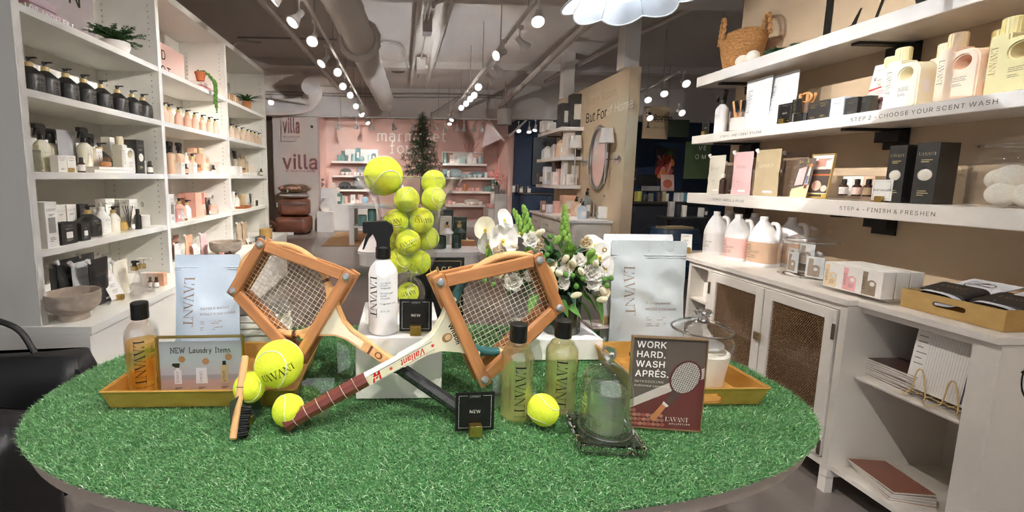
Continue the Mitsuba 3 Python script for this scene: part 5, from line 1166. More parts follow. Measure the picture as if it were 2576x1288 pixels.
# greenery -----------------------------------------------------------------------------------------------
LEAF = {k: scene.setdefault(k,{'type': 'principledthin','base_color': rgb(lin(c)),'roughness': 0.5,'diff_trans': 0.45}) and k for k,c in (('leaf_dark','#2f4a2c'),('leaf_mid','#4d7038'),('leaf_light','#86a955'),('leaf_blue','#4a6a58'),('petal_white','#f2f0ea'),('petal_cream','#efe8cf'),('petal_pink','#d98a86'))}
def leaf(L,W,curl=0.25,n=5):
 V,F = [],[]
 for j in range(n + 1):
  t = j / n; w = W / 2 * math.sin(PI * min(1,0.06 + 0.94 * t) ** 0.8) * (1 - t * 0.15) if 0 < j < n else W * 0.03
  z = -curl * L * t * t
  V += [[-w,L * t,z + w * 0.25],[0,L * t,z],[w,L * t,z + w * 0.25]]
 for j in range(n):
  for i in range(2): a = j * 3 + i; F += [[a,a + 1,a + 4],[a,a + 4,a + 3]]
 return np.array(V),np.array(F)
def aim_m(m,p,d,roll=0.0):
 """a mesh that grows along +y, moved to p and turned to grow along d"""
 d = np.asarray(d,float); d /= np.linalg.norm(d); x = np.cross(d,[0,0,1.0]); x = x / (np.linalg.norm(x) + 1e-9) if np.linalg.norm(x) > 1e-3 else np.array([1.0,0,0]); z = np.cross(x,d)
 c,s = math.cos(roll),math.sin(roll); x,z = c * x + s * z,-s * x + c * z
 v = np.asarray(m[0]); return v[:,:1] * x + v[:,1:2] * d + v[:,2:3] * z + np.asarray(p),m[1]
def fern(n,L,seed,up=0.6,spread=1.0,leaflet=0.018):
 rg = np.random.default_rng(seed); out,stems = [],[]
 for k in range(n):
  a = rg.uniform(0,2 * PI); el = rg.uniform(0.15,1.2) * up; l = L * rg.uniform(0.6,1.05)
  d = np.array([math.cos(a) * spread,math.sin(a) * spread * 0.7,el + 0.3]); d /= np.linalg.norm(d)
  path = [d * l * t + np.array([0,0,-0.35 * l * t * t]) for t in np.linspace(0,1,9)]; stems.append(tube(path,0.0012,4))
  for i in range(1,9):
   t = (path[i] - path[i - 1]); t /= np.linalg.norm(t); sd = np.cross(t,[0,0,1.0]); sd /= np.linalg.norm(sd) + 1e-9
   for s in (-1,1):
    for q in (0.0,0.5): out.append(aim_m(leaf(leaflet * rg.uniform(0.8,1.3),leaflet * 0.62,0.2,3),path[i] * (1 - q) + path[i - 1] * q,t * 0.5 + sd * s + [0,0,rg.uniform(-.2,.4)],rg.uniform(-.4,.4)))
 return cat(out),cat(stems)
@lru_cache(None)
def dish_brush():
 rg = np.random.default_rng(2)
 return [part('head',lathe([(0,0),(0.026,0),(0.032,0.006),(0.033,0.022),(0.028,0.03),(0,0.03)],20),mat('#b98458',0.6),40),part('bristles',cat([tube([(r * math.cos(a),r * math.sin(a),0.028),(r * 1.25 * math.cos(a),r * 1.25 * math.sin(a),0.058)],0.0016,4) for r in (0.008,0.016,0.024) for a in np.linspace(0,6.1,11)]),mat('#6a4c30',0.8),40)]
@lru_cache(None)
def glass_pump(pump):
 return [part('body',lathe([(0,0),(0.036,0),(0.036,0.075),(0.020,0.112),(0.016,0.118)],24),'glass',40),part('collar',lathe([(0.0165,0.116),(0.017,0.118),(0.017,0.138),(0,0.140)],16),GOLD,40),part('pump',cat([lathe([(0.009,0.14),(0.009,0.153),(0.013,0.154),(0.013,0.164),(0,0.165)],12),bx(-0.0055,0.0055,-0.042,0,0.157,0.164)]),mat(pump,0.4),40)]
@lru_cache(None)
def brush_cup(k):
 ps = [part('cup',cat([lathe([(0,0),(0.036,0),(0.037,0.09),(0.0345,0.09),(0.033,0.006),(0,0.005)],26)]),'glass',40)]
 rg = np.random.default_rng(k)
 for i in range(2 if k == 1 else 3):
  h = rt(rt(cb(-0.007,0.007,-0.005,0.005,0.008,0.135 if k == 1 else 0.145,0.003),'x',8 - 8 * i),'y',-6 + 9 * i); ps.append(part('brush_handle',h,mat('#c9945f',0.5),30))
  if k == 1: ps.append(part('brush_bristles',rt(rt(bx(0.007,0.019,-0.004,0.004,0.085,0.132),'x',8 - 8 * i),'y',-6 + 9 * i),BLACK_MATTE,False))
 if k == 1: ps.append(part('contents',lathe([(0,0.007),(0.031,0.007),(0.032,0.06),(0,0.064)],20),mat('#dcdad6',0.9),40))
 if k == 2:
  ps.append(part('brush_loop',rt(tube([(0.026 * math.cos(a),0,0.122 + 0.022 * math.sin(a)) for a in np.linspace(0,2 * PI,20,endpoint=False)],0.006,8,closed=True),'z',10),mat('#c9945f',0.5),60))
  ps.append(part('tag',cb(-0.030,0.022,-0.042,-0.0395,0.045,0.115,0.001),BLACK_MATTE,False)); ps.append(part('tag_lettering',mv(up_xz(down(brand(0.014)[0])),-0.02,-0.0425,0.110),GOLD,False)); ps.append(part('bristles',bx(-0.026,0.02,-0.03,0.02,0.006,0.045),BLACK_MATTE,False))
 return ps
@lru_cache(None)
def sachet():
 base = pouch_mesh(0.085,0.11,0.012,50,10,12,0.95); sh = unary_union([sbox(-0.028,0.008,-0.006,0.098),sbox(-0.028,0.008,0.026,0.06),Point(0.008,0.05).buffer(0.018)]).difference(Point(0.008,0.046).buffer(0.009))
 return [part('packet',base,mat('#d4d8da',0.2,0.6,0.3),True),part('print',onpouch(flat(sh,0.008),0,0,base),mat('#7d7062',0.5),False)]
@lru_cache(None)
def jug_carton(c):
 w,d,h = 0.085,0.055,0.115
 sh = unary_union([sbox(-0.036,0.006,-0.016,0.105),sbox(-0.036,0.006,0.020,0.066),Point(0.002,0.055).buffer(0.018,quad_segs=6)]).difference(Point(0.004,0.056).buffer(0.010,quad_segs=6))
 ps = [part('box',cb(-w / 2,w / 2,-d / 2,d / 2,0,h,0.0008),mat('#e8e4de',0.5),False),part('print',mv(up_xz(flat(sh)),0,-d / 2 - 0.0004,0),mat(c,0.5),False),part('lettering',mv(up_xz(down(brand(0.011)[0])),-0.034,-d / 2 - 0.0007,0.080),INK,False),
          part('small_print',mv(up_xz(lines([0.024,0.02,0.024,0.018],0.0012,0.005)),-0.012,-d / 2 - 0.0007,0.036),mat('#6a5d4d',0.5),False)]
 v = lines([0.016,0.014,0.016,0.012],0.0014,0.006); q = np.asarray(v[0])
 ps.append(part('side_print',(np.stack([np.full(len(q),-w / 2 - 0.0004),0.008 - q[:,0],0.095 + q[:,1]],1),v[1]),mat('#8a857e',0.5),False)); return ps
@lru_cache(None)
def leaflet(c,words):
 w,h = 0.115,0.25; ps = [part('sheet',bx(-w / 2,w / 2,0,0.001,0,h),mat('#efe6e2',0.5),False)]
 def f(m,x,z,b,k=0,n='print'): ps.append(part(n,mv(up_xz(m),x,-0.0004 - 0.0002 * k,z),mat(b,0.5),False))
 if words:
  f(flat(sbox(-w / 2,0,w / 2,h * 0.5)),0,0,c); f(flat(sbox(-0.03,0.01,0.04,0.10).difference(Point(0.01,0.07).buffer(0.014))),0,0,'#e3c3c1',1); f(flat(Point(0.01,0.07).buffer(0.014)),0,0,'#5a3a3a',1)
  for k,wd in enumerate(words.split()): m,tw = text(wd,0.016,True,0.05); f(m,-tw / 2,0.205 - 0.034 * k,'#4a1f22',2,'lettering')
  f(flat(Polygon([(-w / 2,0.13),(w / 2,0.15),(w / 2,0.145),(-w / 2,0.12)])),0,0,'#b03a3a',2)
 else:
  f(flat(sbox(-w / 2,0,w / 2,h)),0,0,'#4a3f3a'); f(flat(Polygon([(-w / 2,0),(w / 2,0),(w / 2,0.085),(-w / 2,0.055)])),0,0,'#c9b892',1); f(flat(Polygon([(-0.045,0.075),(0.012,0.085),(0.012,0.20),(-0.04,0.185)])),0,0,'#dfb3b3',2); f(flat(Polygon([(0.02,0.06),(0.045,0.06),(0.042,0.205),(0.03,0.21)])),0,0,'#d9c3bd',2)
  f(flat(sbox(0.026,0.09,0.040,0.14)),0,0,'#5f6a8a',3); f(flat(sbox(0.024,0.06,0.044,0.085)),0,0,'#6a3a30',3); f(flat(Point(0.036,0.205).buffer(0.012)),0,0,'#c9744a',3)
  rg = np.random.default_rng(7)
  for i in range(24): f(flat(Point(rg.uniform(-w / 2 + .01,w / 2 - .01),rg.uniform(0.205,h - .01)).buffer(rg.uniform(.003,.007),quad_segs=2)),0,0,('#6a5a30','#2a241f','#8a7a4a')[i % 3],1 + 0.05 * i)
 return ps
@lru_cache(None)
def framed_picture():
 w,h = 0.13,0.245; ps = [part('frame',cat([bx(-w / 2,-w / 2 + .005,-0.006,0.006,0,h),bx(w / 2 - .005,w / 2,-0.006,0.006,0,h),bx(-w / 2,w / 2,-0.006,0.006,h - .005,h),bx(-w / 2,w / 2,-0.006,0.006,0,.005)]),GOLD,False),part('sheet',bx(-w / 2 + .004,w / 2 - .004,0,0.002,.004,h - .004),mat('#ddd0c8',0.5),False)]
 def f(m,b,k=0): ps.append(part('print',mv(up_xz(m),0,-0.0004 - 0.0002 * k,0),mat(b,0.5),False))
 f(flat(sbox(-0.06,0.03,0.06,0.16)),'#3a302c'); f(flat(sbox(-0.06,0.125,0.06,0.135)),'#b5623a',1); f(flat(Point(-0.01,0.07).buffer(0.028)),'#d9a898',1); f(flat(Point(0.035,0.055).buffer(0.018)),'#cdb9a8',2); f(flat(sbox(-0.06,0.006,0.06,0.026)),'#c9a948',1); f(flat(sbox(-0.045,0.010,0.03,0.022)),'#2a2320',2); f(flat(sbox(-0.03,0.175,0.02,0.22)),'#b9877a',1); f(lines([0.03,0.025],0.003,0.007) if False else mv(lines([0.03,0.025],0.003,0.007),0.02,0.22),'#6a5a52',1)
 return ps

# ================================================================== goods in the left shelving unit
put('pump_bottle',pump_bottle('#0a0a0b'),'matte black pump bottle half hidden by the near upright of the left shelves','pump bottle',(-1.878,2.376,1.8133),86,s=1.060,group='black pump bottles on the left shelf')
put('pump_bottle',pump_bottle('#0a0a0b'),'matte black pump bottle, second from the near end of its row on the left shelves','pump bottle',(-1.878,2.476,1.8133),86,s=1.060,group='black pump bottles on the left shelf')
put('pump_bottle',pump_bottle('#0a0a0b'),'matte black pump bottle with gold collar, third from the near end of its row','pump bottle',(-1.878,2.618,1.8133),86,s=1.060,group='black pump bottles on the left shelf')
put('pump_bottle',pump_bottle('#0a0a0b'),'matte black pump bottle with gold collar, fourth from the near end of its row','pump bottle',(-1.878,2.759,1.8133),86,s=1.060,group='black pump bottles on the left shelf')
put('pump_bottle',pump_bottle('#0a0a0b'),'matte black pump bottle with gold collar, fifth from the near end of its row','pump bottle',(-1.878,2.913,1.8133),86,s=1.060,group='black pump bottles on the left shelf')
put('pump_bottle',pump_bottle('#0a0a0b'),'matte black pump bottle with gold collar, sixth from the near end of its row','pump bottle',(-1.878,3.073,1.8133),86,s=1.060,group='black pump bottles on the left shelf')
put('pump_bottle',pump_bottle('#0a0a0b'),'matte black pump bottle with gold collar, seventh from the near end of its row','pump bottle',(-1.878,3.230,1.8133),86,s=1.060,group='black pump bottles on the left shelf')
put('pump_bottle',pump_bottle('#0a0a0b'),'matte black pump bottle with gold collar, last from the near end of its row','pump bottle',(-1.878,3.359,1.8133),86,s=1.060,group='black pump bottles on the left shelf')
put('pump_bottle',pump_bottle('#e9b29c',R=0.036),'peach pink pump bottle, nearest of the row in the middle bay','pump bottle',(-1.878,3.646,1.8133),88,s=0.980,group='peach pump bottles in the middle bay')
put('pump_bottle',pump_bottle('#e9b29c',R=0.036),'peach pink pump bottle, second of the row in the middle bay','pump bottle',(-1.878,3.722,1.8133),88,s=0.980,group='peach pump bottles in the middle bay')
put('pump_bottle',pump_bottle('#e9b29c',R=0.036),'peach pink pump bottle, third of the row in the middle bay','pump bottle',(-1.878,3.873,1.8133),88,s=0.980,group='peach pump bottles in the middle bay')
put('pump_bottle',pump_bottle('#e9b29c',R=0.036),'peach pink pump bottle, fourth of the row in the middle bay','pump bottle',(-1.878,4.024,1.8133),88,s=0.980,group='peach pump bottles in the middle bay')
put('pump_bottle',pump_bottle('#e9b29c',R=0.036),'peach pink pump bottle, fifth of the row in the middle bay','pump bottle',(-1.878,4.168,1.8133),88,s=0.980,group='peach pump bottles in the middle bay')
put('pump_bottle',pump_bottle('#e9b29c',R=0.036),'peach pink pump bottle, sixth of the row in the middle bay','pump bottle',(-1.878,4.323,1.8133),88,s=0.980,group='peach pump bottles in the middle bay')
put('pump_bottle',pump_bottle('#e9b29c',R=0.036),'peach pink pump bottle, seventh of the row in the middle bay','pump bottle',(-1.878,4.476,1.8133),88,s=0.980,group='peach pump bottles in the middle bay')
put('pump_bottle',pump_bottle('#e9b29c',R=0.036),'peach pink pump bottle, last of the row in the middle bay','pump bottle',(-1.878,4.611,1.8133),88,s=0.980,group='peach pump bottles in the middle bay')
put('pump_bottle',pump_bottle('#d3b69b',R=0.036),'beige pump bottle, first from the near end of the row in the far bay','pump bottle',(-1.878,5.031,1.8133),88,s=0.980,group='beige pump bottles in the far bay')
put('pump_bottle',pump_bottle('#d3b69b',R=0.036),'beige pump bottle, second from the near end of the row in the far bay','pump bottle',(-1.878,5.197,1.8133),88,s=0.980,group='beige pump bottles in the far bay')
put('pump_bottle',pump_bottle('#d3b69b',R=0.036),'beige pump bottle, third from the near end of the row in the far bay','pump bottle',(-1.878,5.369,1.8133),88,s=0.980,group='beige pump bottles in the far bay')
put('pump_bottle',pump_bottle('#d3b69b',R=0.036),'beige pump bottle, fourth from the near end of the row in the far bay','pump bottle',(-1.878,5.562,1.8133),88,s=0.980,group='beige pump bottles in the far bay')
put('pump_bottle',pump_bottle('#d3b69b',R=0.036),'beige pump bottle, fifth from the near end of the row in the far bay','pump bottle',(-1.878,5.690,1.8133),88,s=0.980,group='beige pump bottles in the far bay')
put('pump_bottle',pump_bottle('#d3b69b',R=0.036),'beige pump bottle, sixth from the near end of the row in the far bay','pump bottle',(-1.878,5.834,1.8133),88,s=0.980,group='beige pump bottles in the far bay')
put('pump_bottle',pump_bottle('#d3b69b',R=0.036),'beige pump bottle, last from the near end of the row in the far bay','pump bottle',(-1.878,5.994,1.8133),88,s=0.980,group='beige pump bottles in the far bay')
put('spray_bottle',spray('#e2dbc2',R=0.04),'cream spray bottle with a black trigger, nearest on the shelf under the black pumps','spray bottle',(-1.943,2.493,1.4132),90,s=0.950)
put('spray_bottle',spray('#e2dbc2',R=0.04),'beige spray bottle at the back between the cream one and the grey pouch','spray bottle',(-2.053,2.713,1.4132),90,s=0.931)
put('spray_bottle',spray('#dcd5bd',R=0.04),'cream spray bottle with a black trigger beside the clear grey pouch','spray bottle',(-1.943,2.818,1.4132),90,s=1.006)
put('spray_bottle',spray('#dcd5bd',R=0.04),'dark-topped spray bottle at the back behind the second cream spray bottle','spray bottle',(-2.063,3.051,1.4132),90,s=0.952)
put('refill_pouch',plain_pouch('#9a9ba0',0.15,0.25,5,False),'shiny grey pouch between the two cream spray bottles','pouch',(-2.003,2.757,1.4132),90)
put('gift_bag',plain_pouch('#5d5c48',0.07,0.13,8,False),'small dark wrapped bag at the near upright beside the cream spray bottle','bag',(-1.863,2.351,1.4132),90,s=0.857)
put('soap_carton',carton('#ebe6dc',0.075,0.05,0.105),'near one of two white cartons under the clear grey pouch','carton',(-1.863,2.495,1.4132),90,s=0.863)
put('soap_carton',carton('#ebe6dc',0.075,0.05,0.105),'far one of two white cartons under the clear grey pouch','carton',(-1.878,2.582,1.4132),90,s=0.882)
put('brass_block',slab(0.024,0.02,0.024,'#a58a4e'),'small brass block in front of the two white cartons','block',(-1.833,2.544,1.4132),90)
put('serum_bottle',dropper(),'small white-labelled bottle with a dark cap in front of the second cream spray bottle','bottle',(-1.853,2.652,1.4132),90,s=1.026)
put('soap_carton',carton('#e4ded6',0.045,0.05,0.12),'narrow white carton right of the second cream spray bottle','carton',(-1.933,2.888,1.4132),90,s=1.264)
put('pump_bottle',pump_bottle('#0a0a0b'),'small black pump bottle behind the wooden brush','pump bottle',(-1.963,2.982,1.4132),90,s=1.186)
put('book',book(0.40,0.20,0.018,'#ece6dc'),'lower of two white books lying under the wooden brush','book',(-1.918,2.906,1.4132),90)
put('book',book(0.34,0.19,0.018,'#f0ebe2'),'upper of two white books lying under the wooden brush','book',(-1.918,2.927,1.4327),90)
put('dish_brush',dish_brush(),'round wooden brush with upright bristles on the white books','brush',(-1.853,2.863,1.4522),90,s=1.008)
put('soap_carton',carton('#ebe6dc',0.075,0.05,0.20),'tall white carton at the back behind the black pump','carton',(-2.053,3.234,1.4132),90,s=1.251)
put('detergent_jug',wash_jug('#e6dfcb','#e3d7b8'),'cream detergent jug with a finger hole and vertical lettering on the left shelves','jug',(-1.933,3.186,1.4132),90,s=0.907)
put('ball_carton',carton('#141314',0.09,0.09,0.24,'#c9b58c',2),'black carton with a white wool ball window behind the cream jug','carton',(-1.933,3.312,1.4132),90)
put('soap_carton',carton('#e4ded6',0.04,0.04,0.085),'small white carton beside the black wool ball carton','carton',(-1.903,3.368,1.4132),90,s=1.099)
put('serum_bottle',dropper('#d9d4cc','#1c1a18'),'small dark dropper bottle at the far end of the near bay','bottle',(-1.863,3.374,1.4132),90,s=1.107)
put('spray_bottle',spray('#d2ab90',R=0.04),'tan spray bottle with a black trigger, nearest in the middle bay','spray bottle',(-1.873,3.696,1.4132),90,s=0.961)
put('spray_bottle',spray('#d6b096',R=0.04),'tan spray bottle with a black trigger, second in the middle bay','spray bottle',(-1.963,4.030,1.4132),90,s=1.018)
put('spray_bottle',spray('#d2ab90',R=0.04),'spray bottle half hidden at the back of the middle bay','spray bottle',(-2.043,3.990,1.4132),90,s=0.939)
put('soap_carton',carton('#efe9df',0.07,0.05,0.105),'white carton in front of the second tan spray bottle','carton',(-1.848,3.801,1.4132),90,s=0.927)
put('pump_bottle',pump_bottle('#e8e3d8','#d9d4c8','#d9d4c8',R=0.034),'small white pump bottle in the middle bay','pump bottle',(-1.973,4.168,1.4132),90,s=1.206)
put('pump_bottle',pump_bottle('#d8a98c',R=0.036),'tan pump bottle behind the white carton in the middle bay','pump bottle',(-1.973,4.285,1.4132),90,s=1.202)
put('serum_bottle',dropper('#d9b79c'),'small tan-labelled jar bottle between the two white cartons','bottle',(-1.873,3.943,1.4132),90,s=1.079)
put('soap_carton',carton('#efe9df',0.06,0.05,0.09),'white carton under the tan pump bottle','carton',(-1.873,4.068,1.4132),90,s=1.142)
put('soap_carton',carton('#c99c84',0.07,0.05,0.2),'tall tan carton at the back of the middle bay','carton',(-2.063,4.505,1.4132),90,s=1.319)
put('detergent_jug',wash_jug('#d9b39c','#cdb08f'),'tan detergent jug with a finger hole in the middle bay','jug',(-1.933,4.422,1.4132),90,s=0.928)
put('book',book(0.34,0.18,0.016,'#ece6dc'),'lower white book lying in the middle bay','book',(-1.903,4.261,1.4132),90)
put('book',book(0.30,0.17,0.016,'#f0ebe2'),'upper white book lying in the middle bay','book',(-1.903,4.288,1.4307),90)
put('dish_brush',dish_brush(),'round wooden brush on the white books in the middle bay','brush',(-1.853,4.129,1.4482),90,s=0.988)
put('serum_bottle',dropper('#e9c9be','#1c1a18'),'small dark dropper bottle with a pink label in the middle bay','bottle',(-1.853,4.465,1.4132),90,s=1.139)
put('soap_carton',carton('#ecd0c6',0.05,0.05,0.12),'pale pink carton at the far end of the middle bay','carton',(-1.903,4.687,1.4132),90,s=1.130)
put('spray_bottle',spray('#9c927f',R=0.04),'taupe spray bottle in the far bay','spray bottle',(-1.923,5.241,1.4132),90,s=1.032)
put('detergent_jug',wash_jug('#b5a58c','#8a795f'),'taupe detergent jug in the far bay','jug',(-1.963,5.644,1.4132),90,s=0.918)
put('soap_carton',carton('#efe9df',0.07,0.05,0.1),'near white carton in the far bay','carton',(-1.848,4.989,1.4132),90,s=0.992)
put('soap_carton',carton('#efe9df',0.06,0.05,0.08),'white carton beside the white books in the far bay','carton',(-1.853,5.148,1.4132),90,s=1.235)
put('book',book(0.3,0.18,0.016,'#ece6dc'),'lower white book lying in the far bay','book',(-1.903,5.527,1.4132),90)
put('book',book(0.27,0.17,0.016,'#f0ebe2'),'upper white book lying in the far bay','book',(-1.903,5.557,1.4307),90)
put('dish_brush',dish_brush(),'round wooden brush on the white books in the far bay','brush',(-1.853,5.305,1.4482),90,s=0.900)
put('soap_carton',carton('#dcd3c6',0.05,0.05,0.12),'pale carton beside the far dropper bottle','carton',(-1.903,5.791,1.4132),90,s=1.126)
put('serum_bottle',dropper('#d9d4cc','#1c1a18'),'small dark dropper bottle at the far end of the left shelves','bottle',(-1.863,6.005,1.4132),90,s=1.110)
put('window_carton',carton('#efece5',0.082,0.07,0.25,'#5a5348',0,'#8b8b89'),'tall white carton with a grey window at the near upright','carton',(-1.848,2.350,1.0195),90,s=0.956)
put('window_carton',carton('#d8d3cb',0.09,0.07,0.25),'white carton at the back beside the tall window carton','carton',(-2.023,2.658,1.0195),90,s=0.809)
put('window_carton',carton('#d8d3cb',0.10,0.07,0.25),'white carton at the back above the black gift boxes','carton',(-2.043,2.770,1.0195),90,s=0.791)
put('window_carton',carton('#151414',0.10,0.07,0.25,'#8a8070'),'tall black carton at the back behind the black pump bottle','carton',(-2.043,2.879,1.0195),90,s=0.775)
put('gift_box',carton('#121212',0.125,0.08,0.13,'#a8a29a',3),'black gift box with a white jar in its window, near one of two','gift box',(-1.858,2.475,1.0195),90,s=0.911)
put('gift_box',carton('#121212',0.085,0.08,0.12,'#a8a29a',3),'black gift box with a white jar in its window, far one of two','gift box',(-1.863,2.612,1.0195),90,s=0.852)
put('pump_bottle',pump_bottle('#0a0a0b'),'large matte black pump bottle on the acrylic tray','pump bottle',(-1.953,2.819,1.0195),90,s=1.154)
put('pump_bottle',pump_bottle('#e9e6df','#d9d5cc','#d5d1c8','#8a8070',R=0.042),'white pump bottle with a white pump beside the large black pump bottle','pump bottle',(-1.973,2.968,1.0195),90,s=1.208)
put('pump_bottle',pump_bottle('#e9e2d2',ink='#8a8070',R=0.04),'cream pump bottle with a gold collar and black pump on the acrylic tray','pump bottle',(-1.973,3.090,1.0195),90,s=1.018)
put('acrylic_tray',slab(0.34,0.14,0.012),'clear acrylic tray under the white pump bottles','tray',(-1.903,2.907,1.0195),90)
put('reed_diffuser',diffuser('glass'),'glass reed diffuser with black reeds on the left shelves','diffuser',(-1.883,3.118,1.0195),90,s=0.848)
put('candle',candle_jar('#d9b465',0.03,0.06),'small yellow candle in a glass beside the reed diffuser','candle',(-1.923,3.121,1.0195),90,s=0.966)
put('slim_bottle',slim_bottle('#101010','#101010'),'slim black bottle beside the reed diffuser','bottle',(-1.863,3.181,1.0195),90,s=0.954)
put('small_cloche',small_cloche('#e6e2da'),'glass cloche with a ring knob over a white candle, near bay','cloche',(-1.883,3.279,1.0195),90,s=1.217)
put('window_carton',carton('#dedad2',0.11,0.08,0.24),'left white carton at the back above the white pump bottles','carton',(-2.093,3.197,1.0195),90,s=0.890)
put('window_carton',carton('#dedad2',0.11,0.08,0.24),'right white carton at the back above the cream pump bottle','carton',(-2.093,3.348,1.0195),90,s=0.848)
put('window_carton',carton('#dedad2',0.11,0.08,0.24),'white carton standing at the back behind the reeds','carton',(-1.973,3.268,1.0195),90,s=0.868)
put('window_carton',carton('#efece5',0.082,0.07,0.25,'#5a5348',0,'#8b8b89'),'tall white carton at the near upright of the middle bay','carton',(-1.848,3.567,1.0195),90,s=0.932)
put('gift_box',carton('#e3a8a4',0.10,0.08,0.13,'#7a4a48',3),'pink gift box at the near end of the middle bay','gift box',(-1.863,3.703,1.0195),90,s=0.766)
put('tilted_card',tilt_card(0.075,0.125),'white card leaning on a brass block in front of the pink bottles','card',(-1.843,3.830,1.0195),90,s=0.758)
put('pump_bottle',pump_bottle('#dfae9e',R=0.052),'large pink pump bottle, near one of two in the middle bay','pump bottle',(-1.973,3.993,1.0195),90,s=1.096)
put('pump_bottle',pump_bottle('#ecdcd6',R=0.036),'white-pink pump bottle between the two large pink ones','pump bottle',(-1.943,4.069,1.0195),90,s=0.988)
put('pump_bottle',pump_bottle('#e3b3a2',R=0.048),'large pink pump bottle, far one of two in the middle bay','pump bottle',(-1.973,4.299,1.0195),90,s=1.103)
put('candle',candle_jar('#e3b6a6',0.04,0.10),'pink candle jar beside the far pink pump bottle','candle',(-1.943,4.376,1.0195),90,s=1.050)
put('reed_diffuser',diffuser('smoke_glass',seed=2),'dark reed diffuser in the middle bay','diffuser',(-1.893,4.375,1.0195),90,s=0.858)
put('slim_bottle',slim_bottle('#17120f','#101010'),'slim dark bottle behind the dark reed diffuser','bottle',(-1.963,4.585,1.0195),90,s=0.915)
put('small_cloche',small_cloche('#e6b8a8'),'glass cloche over a pink candle, middle bay','cloche',(-1.863,4.441,1.0195),90,s=1.257)
put('acrylic_tray',slab(0.24,0.13,0.012),'clear acrylic tray under the pink pump bottles','tray',(-1.893,4.100,1.0195),90)
put('window_carton',carton('#d79f8e',0.14,0.08,0.24,'#a8685a',9),'left pink carton stacked at the back of the middle bay','carton',(-2.093,4.362,1.0195),90,s=0.904)
put('window_carton',carton('#d79f8e',0.14,0.08,0.24,'#a8685a',9),'middle pink carton stacked at the back of the middle bay','carton',(-1.943,4.233,1.0195),90,s=0.927)
put('window_carton',carton('#e3aa9c',0.07,0.08,0.24,'#a8685a',9),'right pink carton standing at the back of the middle bay','carton',(-1.943,4.385,1.0195),90,s=0.906)
put('window_carton',carton('#efece5',0.05,0.07,0.24),'tall white carton at the near upright of the far bay','carton',(-1.853,4.903,1.0195),90,s=0.891)
put('wood_tray',slab(0.23,0.14,0.03,'#8a4f2c'),'reddish wooden tray in the far bay','tray',(-1.903,5.362,1.0195),90)
put('round_bottle',pump_bottle('#e9e2d4',R=0.045),'white round bottle on the reddish wooden tray','pump bottle',(-1.903,5.172,1.0505),90,s=0.944)
put('round_bottle',candle_jar('#c2ab87',0.042,0.14),'amber glass jar on the reddish wooden tray','jar',(-1.923,5.416,1.0505),90,s=0.983)
put('reed_diffuser',diffuser('smoke_glass',seed=3),'dark reed diffuser in the far bay','diffuser',(-1.903,5.659,1.0195),90,s=0.825)
put('slim_bottle',slim_bottle('#e9e2d4','#d9d4c8'),'slim white bottle beside the far reed diffuser','bottle',(-1.903,5.796,1.0195),90,s=0.758)
put('soap_carton',carton('#2a2018',0.04,0.04,0.12,'#a89a80'),'small dark carton at the far end of the far bay','carton',(-1.873,5.814,1.0195),90,s=0.597)
put('stone_bowl',stone_bowl(0.155,0.18),'large rough grey stone bowl at the near end of the worktop','bowl',(-1.732,2.338,0.6385),0,s=0.800)
put('refill_pouch',spout_pouch('#a8aaab','#777777',3,0.14,0.22),'grey refill pouch with a white spout standing behind the stone bowl, left one','pouch',(-1.958,2.567,0.6385),90,s=1.168)
put('refill_pouch',spout_pouch('#17181a','#777777',4,0.14,0.22),'black refill pouch at the very back behind the stone bowl, left one','pouch',(-1.913,2.566,0.6385),90,s=1.275)
put('refill_pouch',spout_pouch('#d9dbdc','#555555',5,0.14,0.22),'white refill pouch with a spout right above the stone bowl rim','pouch',(-1.869,2.606,0.6385),90,s=1.166)
put('refill_pouch',spout_pouch('#3a3a3d','#777777',6,0.14,0.23),'dark grey refill pouch at the very back behind the white one','pouch',(-2.093,2.973,0.6385),90,s=1.040)
put('refill_pouch',spout_pouch('#141416','#555555',7,0.17,0.27),'large black refill pouch right of the stone bowl','pouch',(-1.789,2.631,0.6385),90)
put('refill_pouch',spout_pouch('#b3b7b9','#777777',8,0.14,0.23),'silver refill pouch at the very back above the large black one','pouch',(-2.093,3.158,0.6385),90,s=0.901)
put('refill_pouch',spout_pouch('#ddd6c4','#777777',9,0.15,0.22),'cream refill pouch behind the tilted white card','pouch',(-1.800,2.849,0.6385),90,s=0.989)
put('tilted_card',tilt_card(0.09,0.15),'white card leaning on a brass block right of the stone bowl','card',(-1.736,2.717,0.6385),90,s=1.392)
put('acrylic_tray',slab(0.42,0.16,0.01),'flat clear acrylic tray in front of the glass pump bottles','tray',(-1.690,2.781,0.6385),90)
put('glass_pump_bottle',glass_pump('#1a1613'),'clear glass pump bottle with a dark pump on the worktop','pump bottle',(-1.710,2.849,0.6385),90,s=1.304)
put('glass_pump_bottle',glass_pump('#e3ddd0'),'clear glass pump bottle with a white pump on the worktop','pump bottle',(-1.664,2.849,0.6385),90,s=1.416)
put('lidded_jar',lidded_jar(0.04,0.06),'small lidded glass jar on the acrylic tray','jar',(-1.681,2.818,0.6495),90,s=0.900)
put('serum_bottle',dropper(),'near one of two dark dropper bottles on the worktop, near bay','bottle',(-1.705,3.005,0.6385),90,s=0.850)
put('serum_bottle',dropper(),'far one of two dark dropper bottles on the worktop, near bay','bottle',(-1.664,3.005,0.6385),90,s=0.851)
put('soap_carton',carton('#efe3da',0.05,0.05,0.10),'white carton first in the row behind the near dropper bottles','carton',(-1.771,3.061,0.6385),90,s=0.904)
put('soap_carton',carton('#ecd0c6',0.05,0.05,0.10),'pale pink carton second in the row behind the near dropper bottles','carton',(-1.725,3.061,0.6385),90,s=0.905)
put('soap_carton',carton('#e3c3b0',0.05,0.05,0.10),'beige carton third in the row behind the near dropper bottles','carton',(-1.685,3.061,0.6385),90,s=0.905)
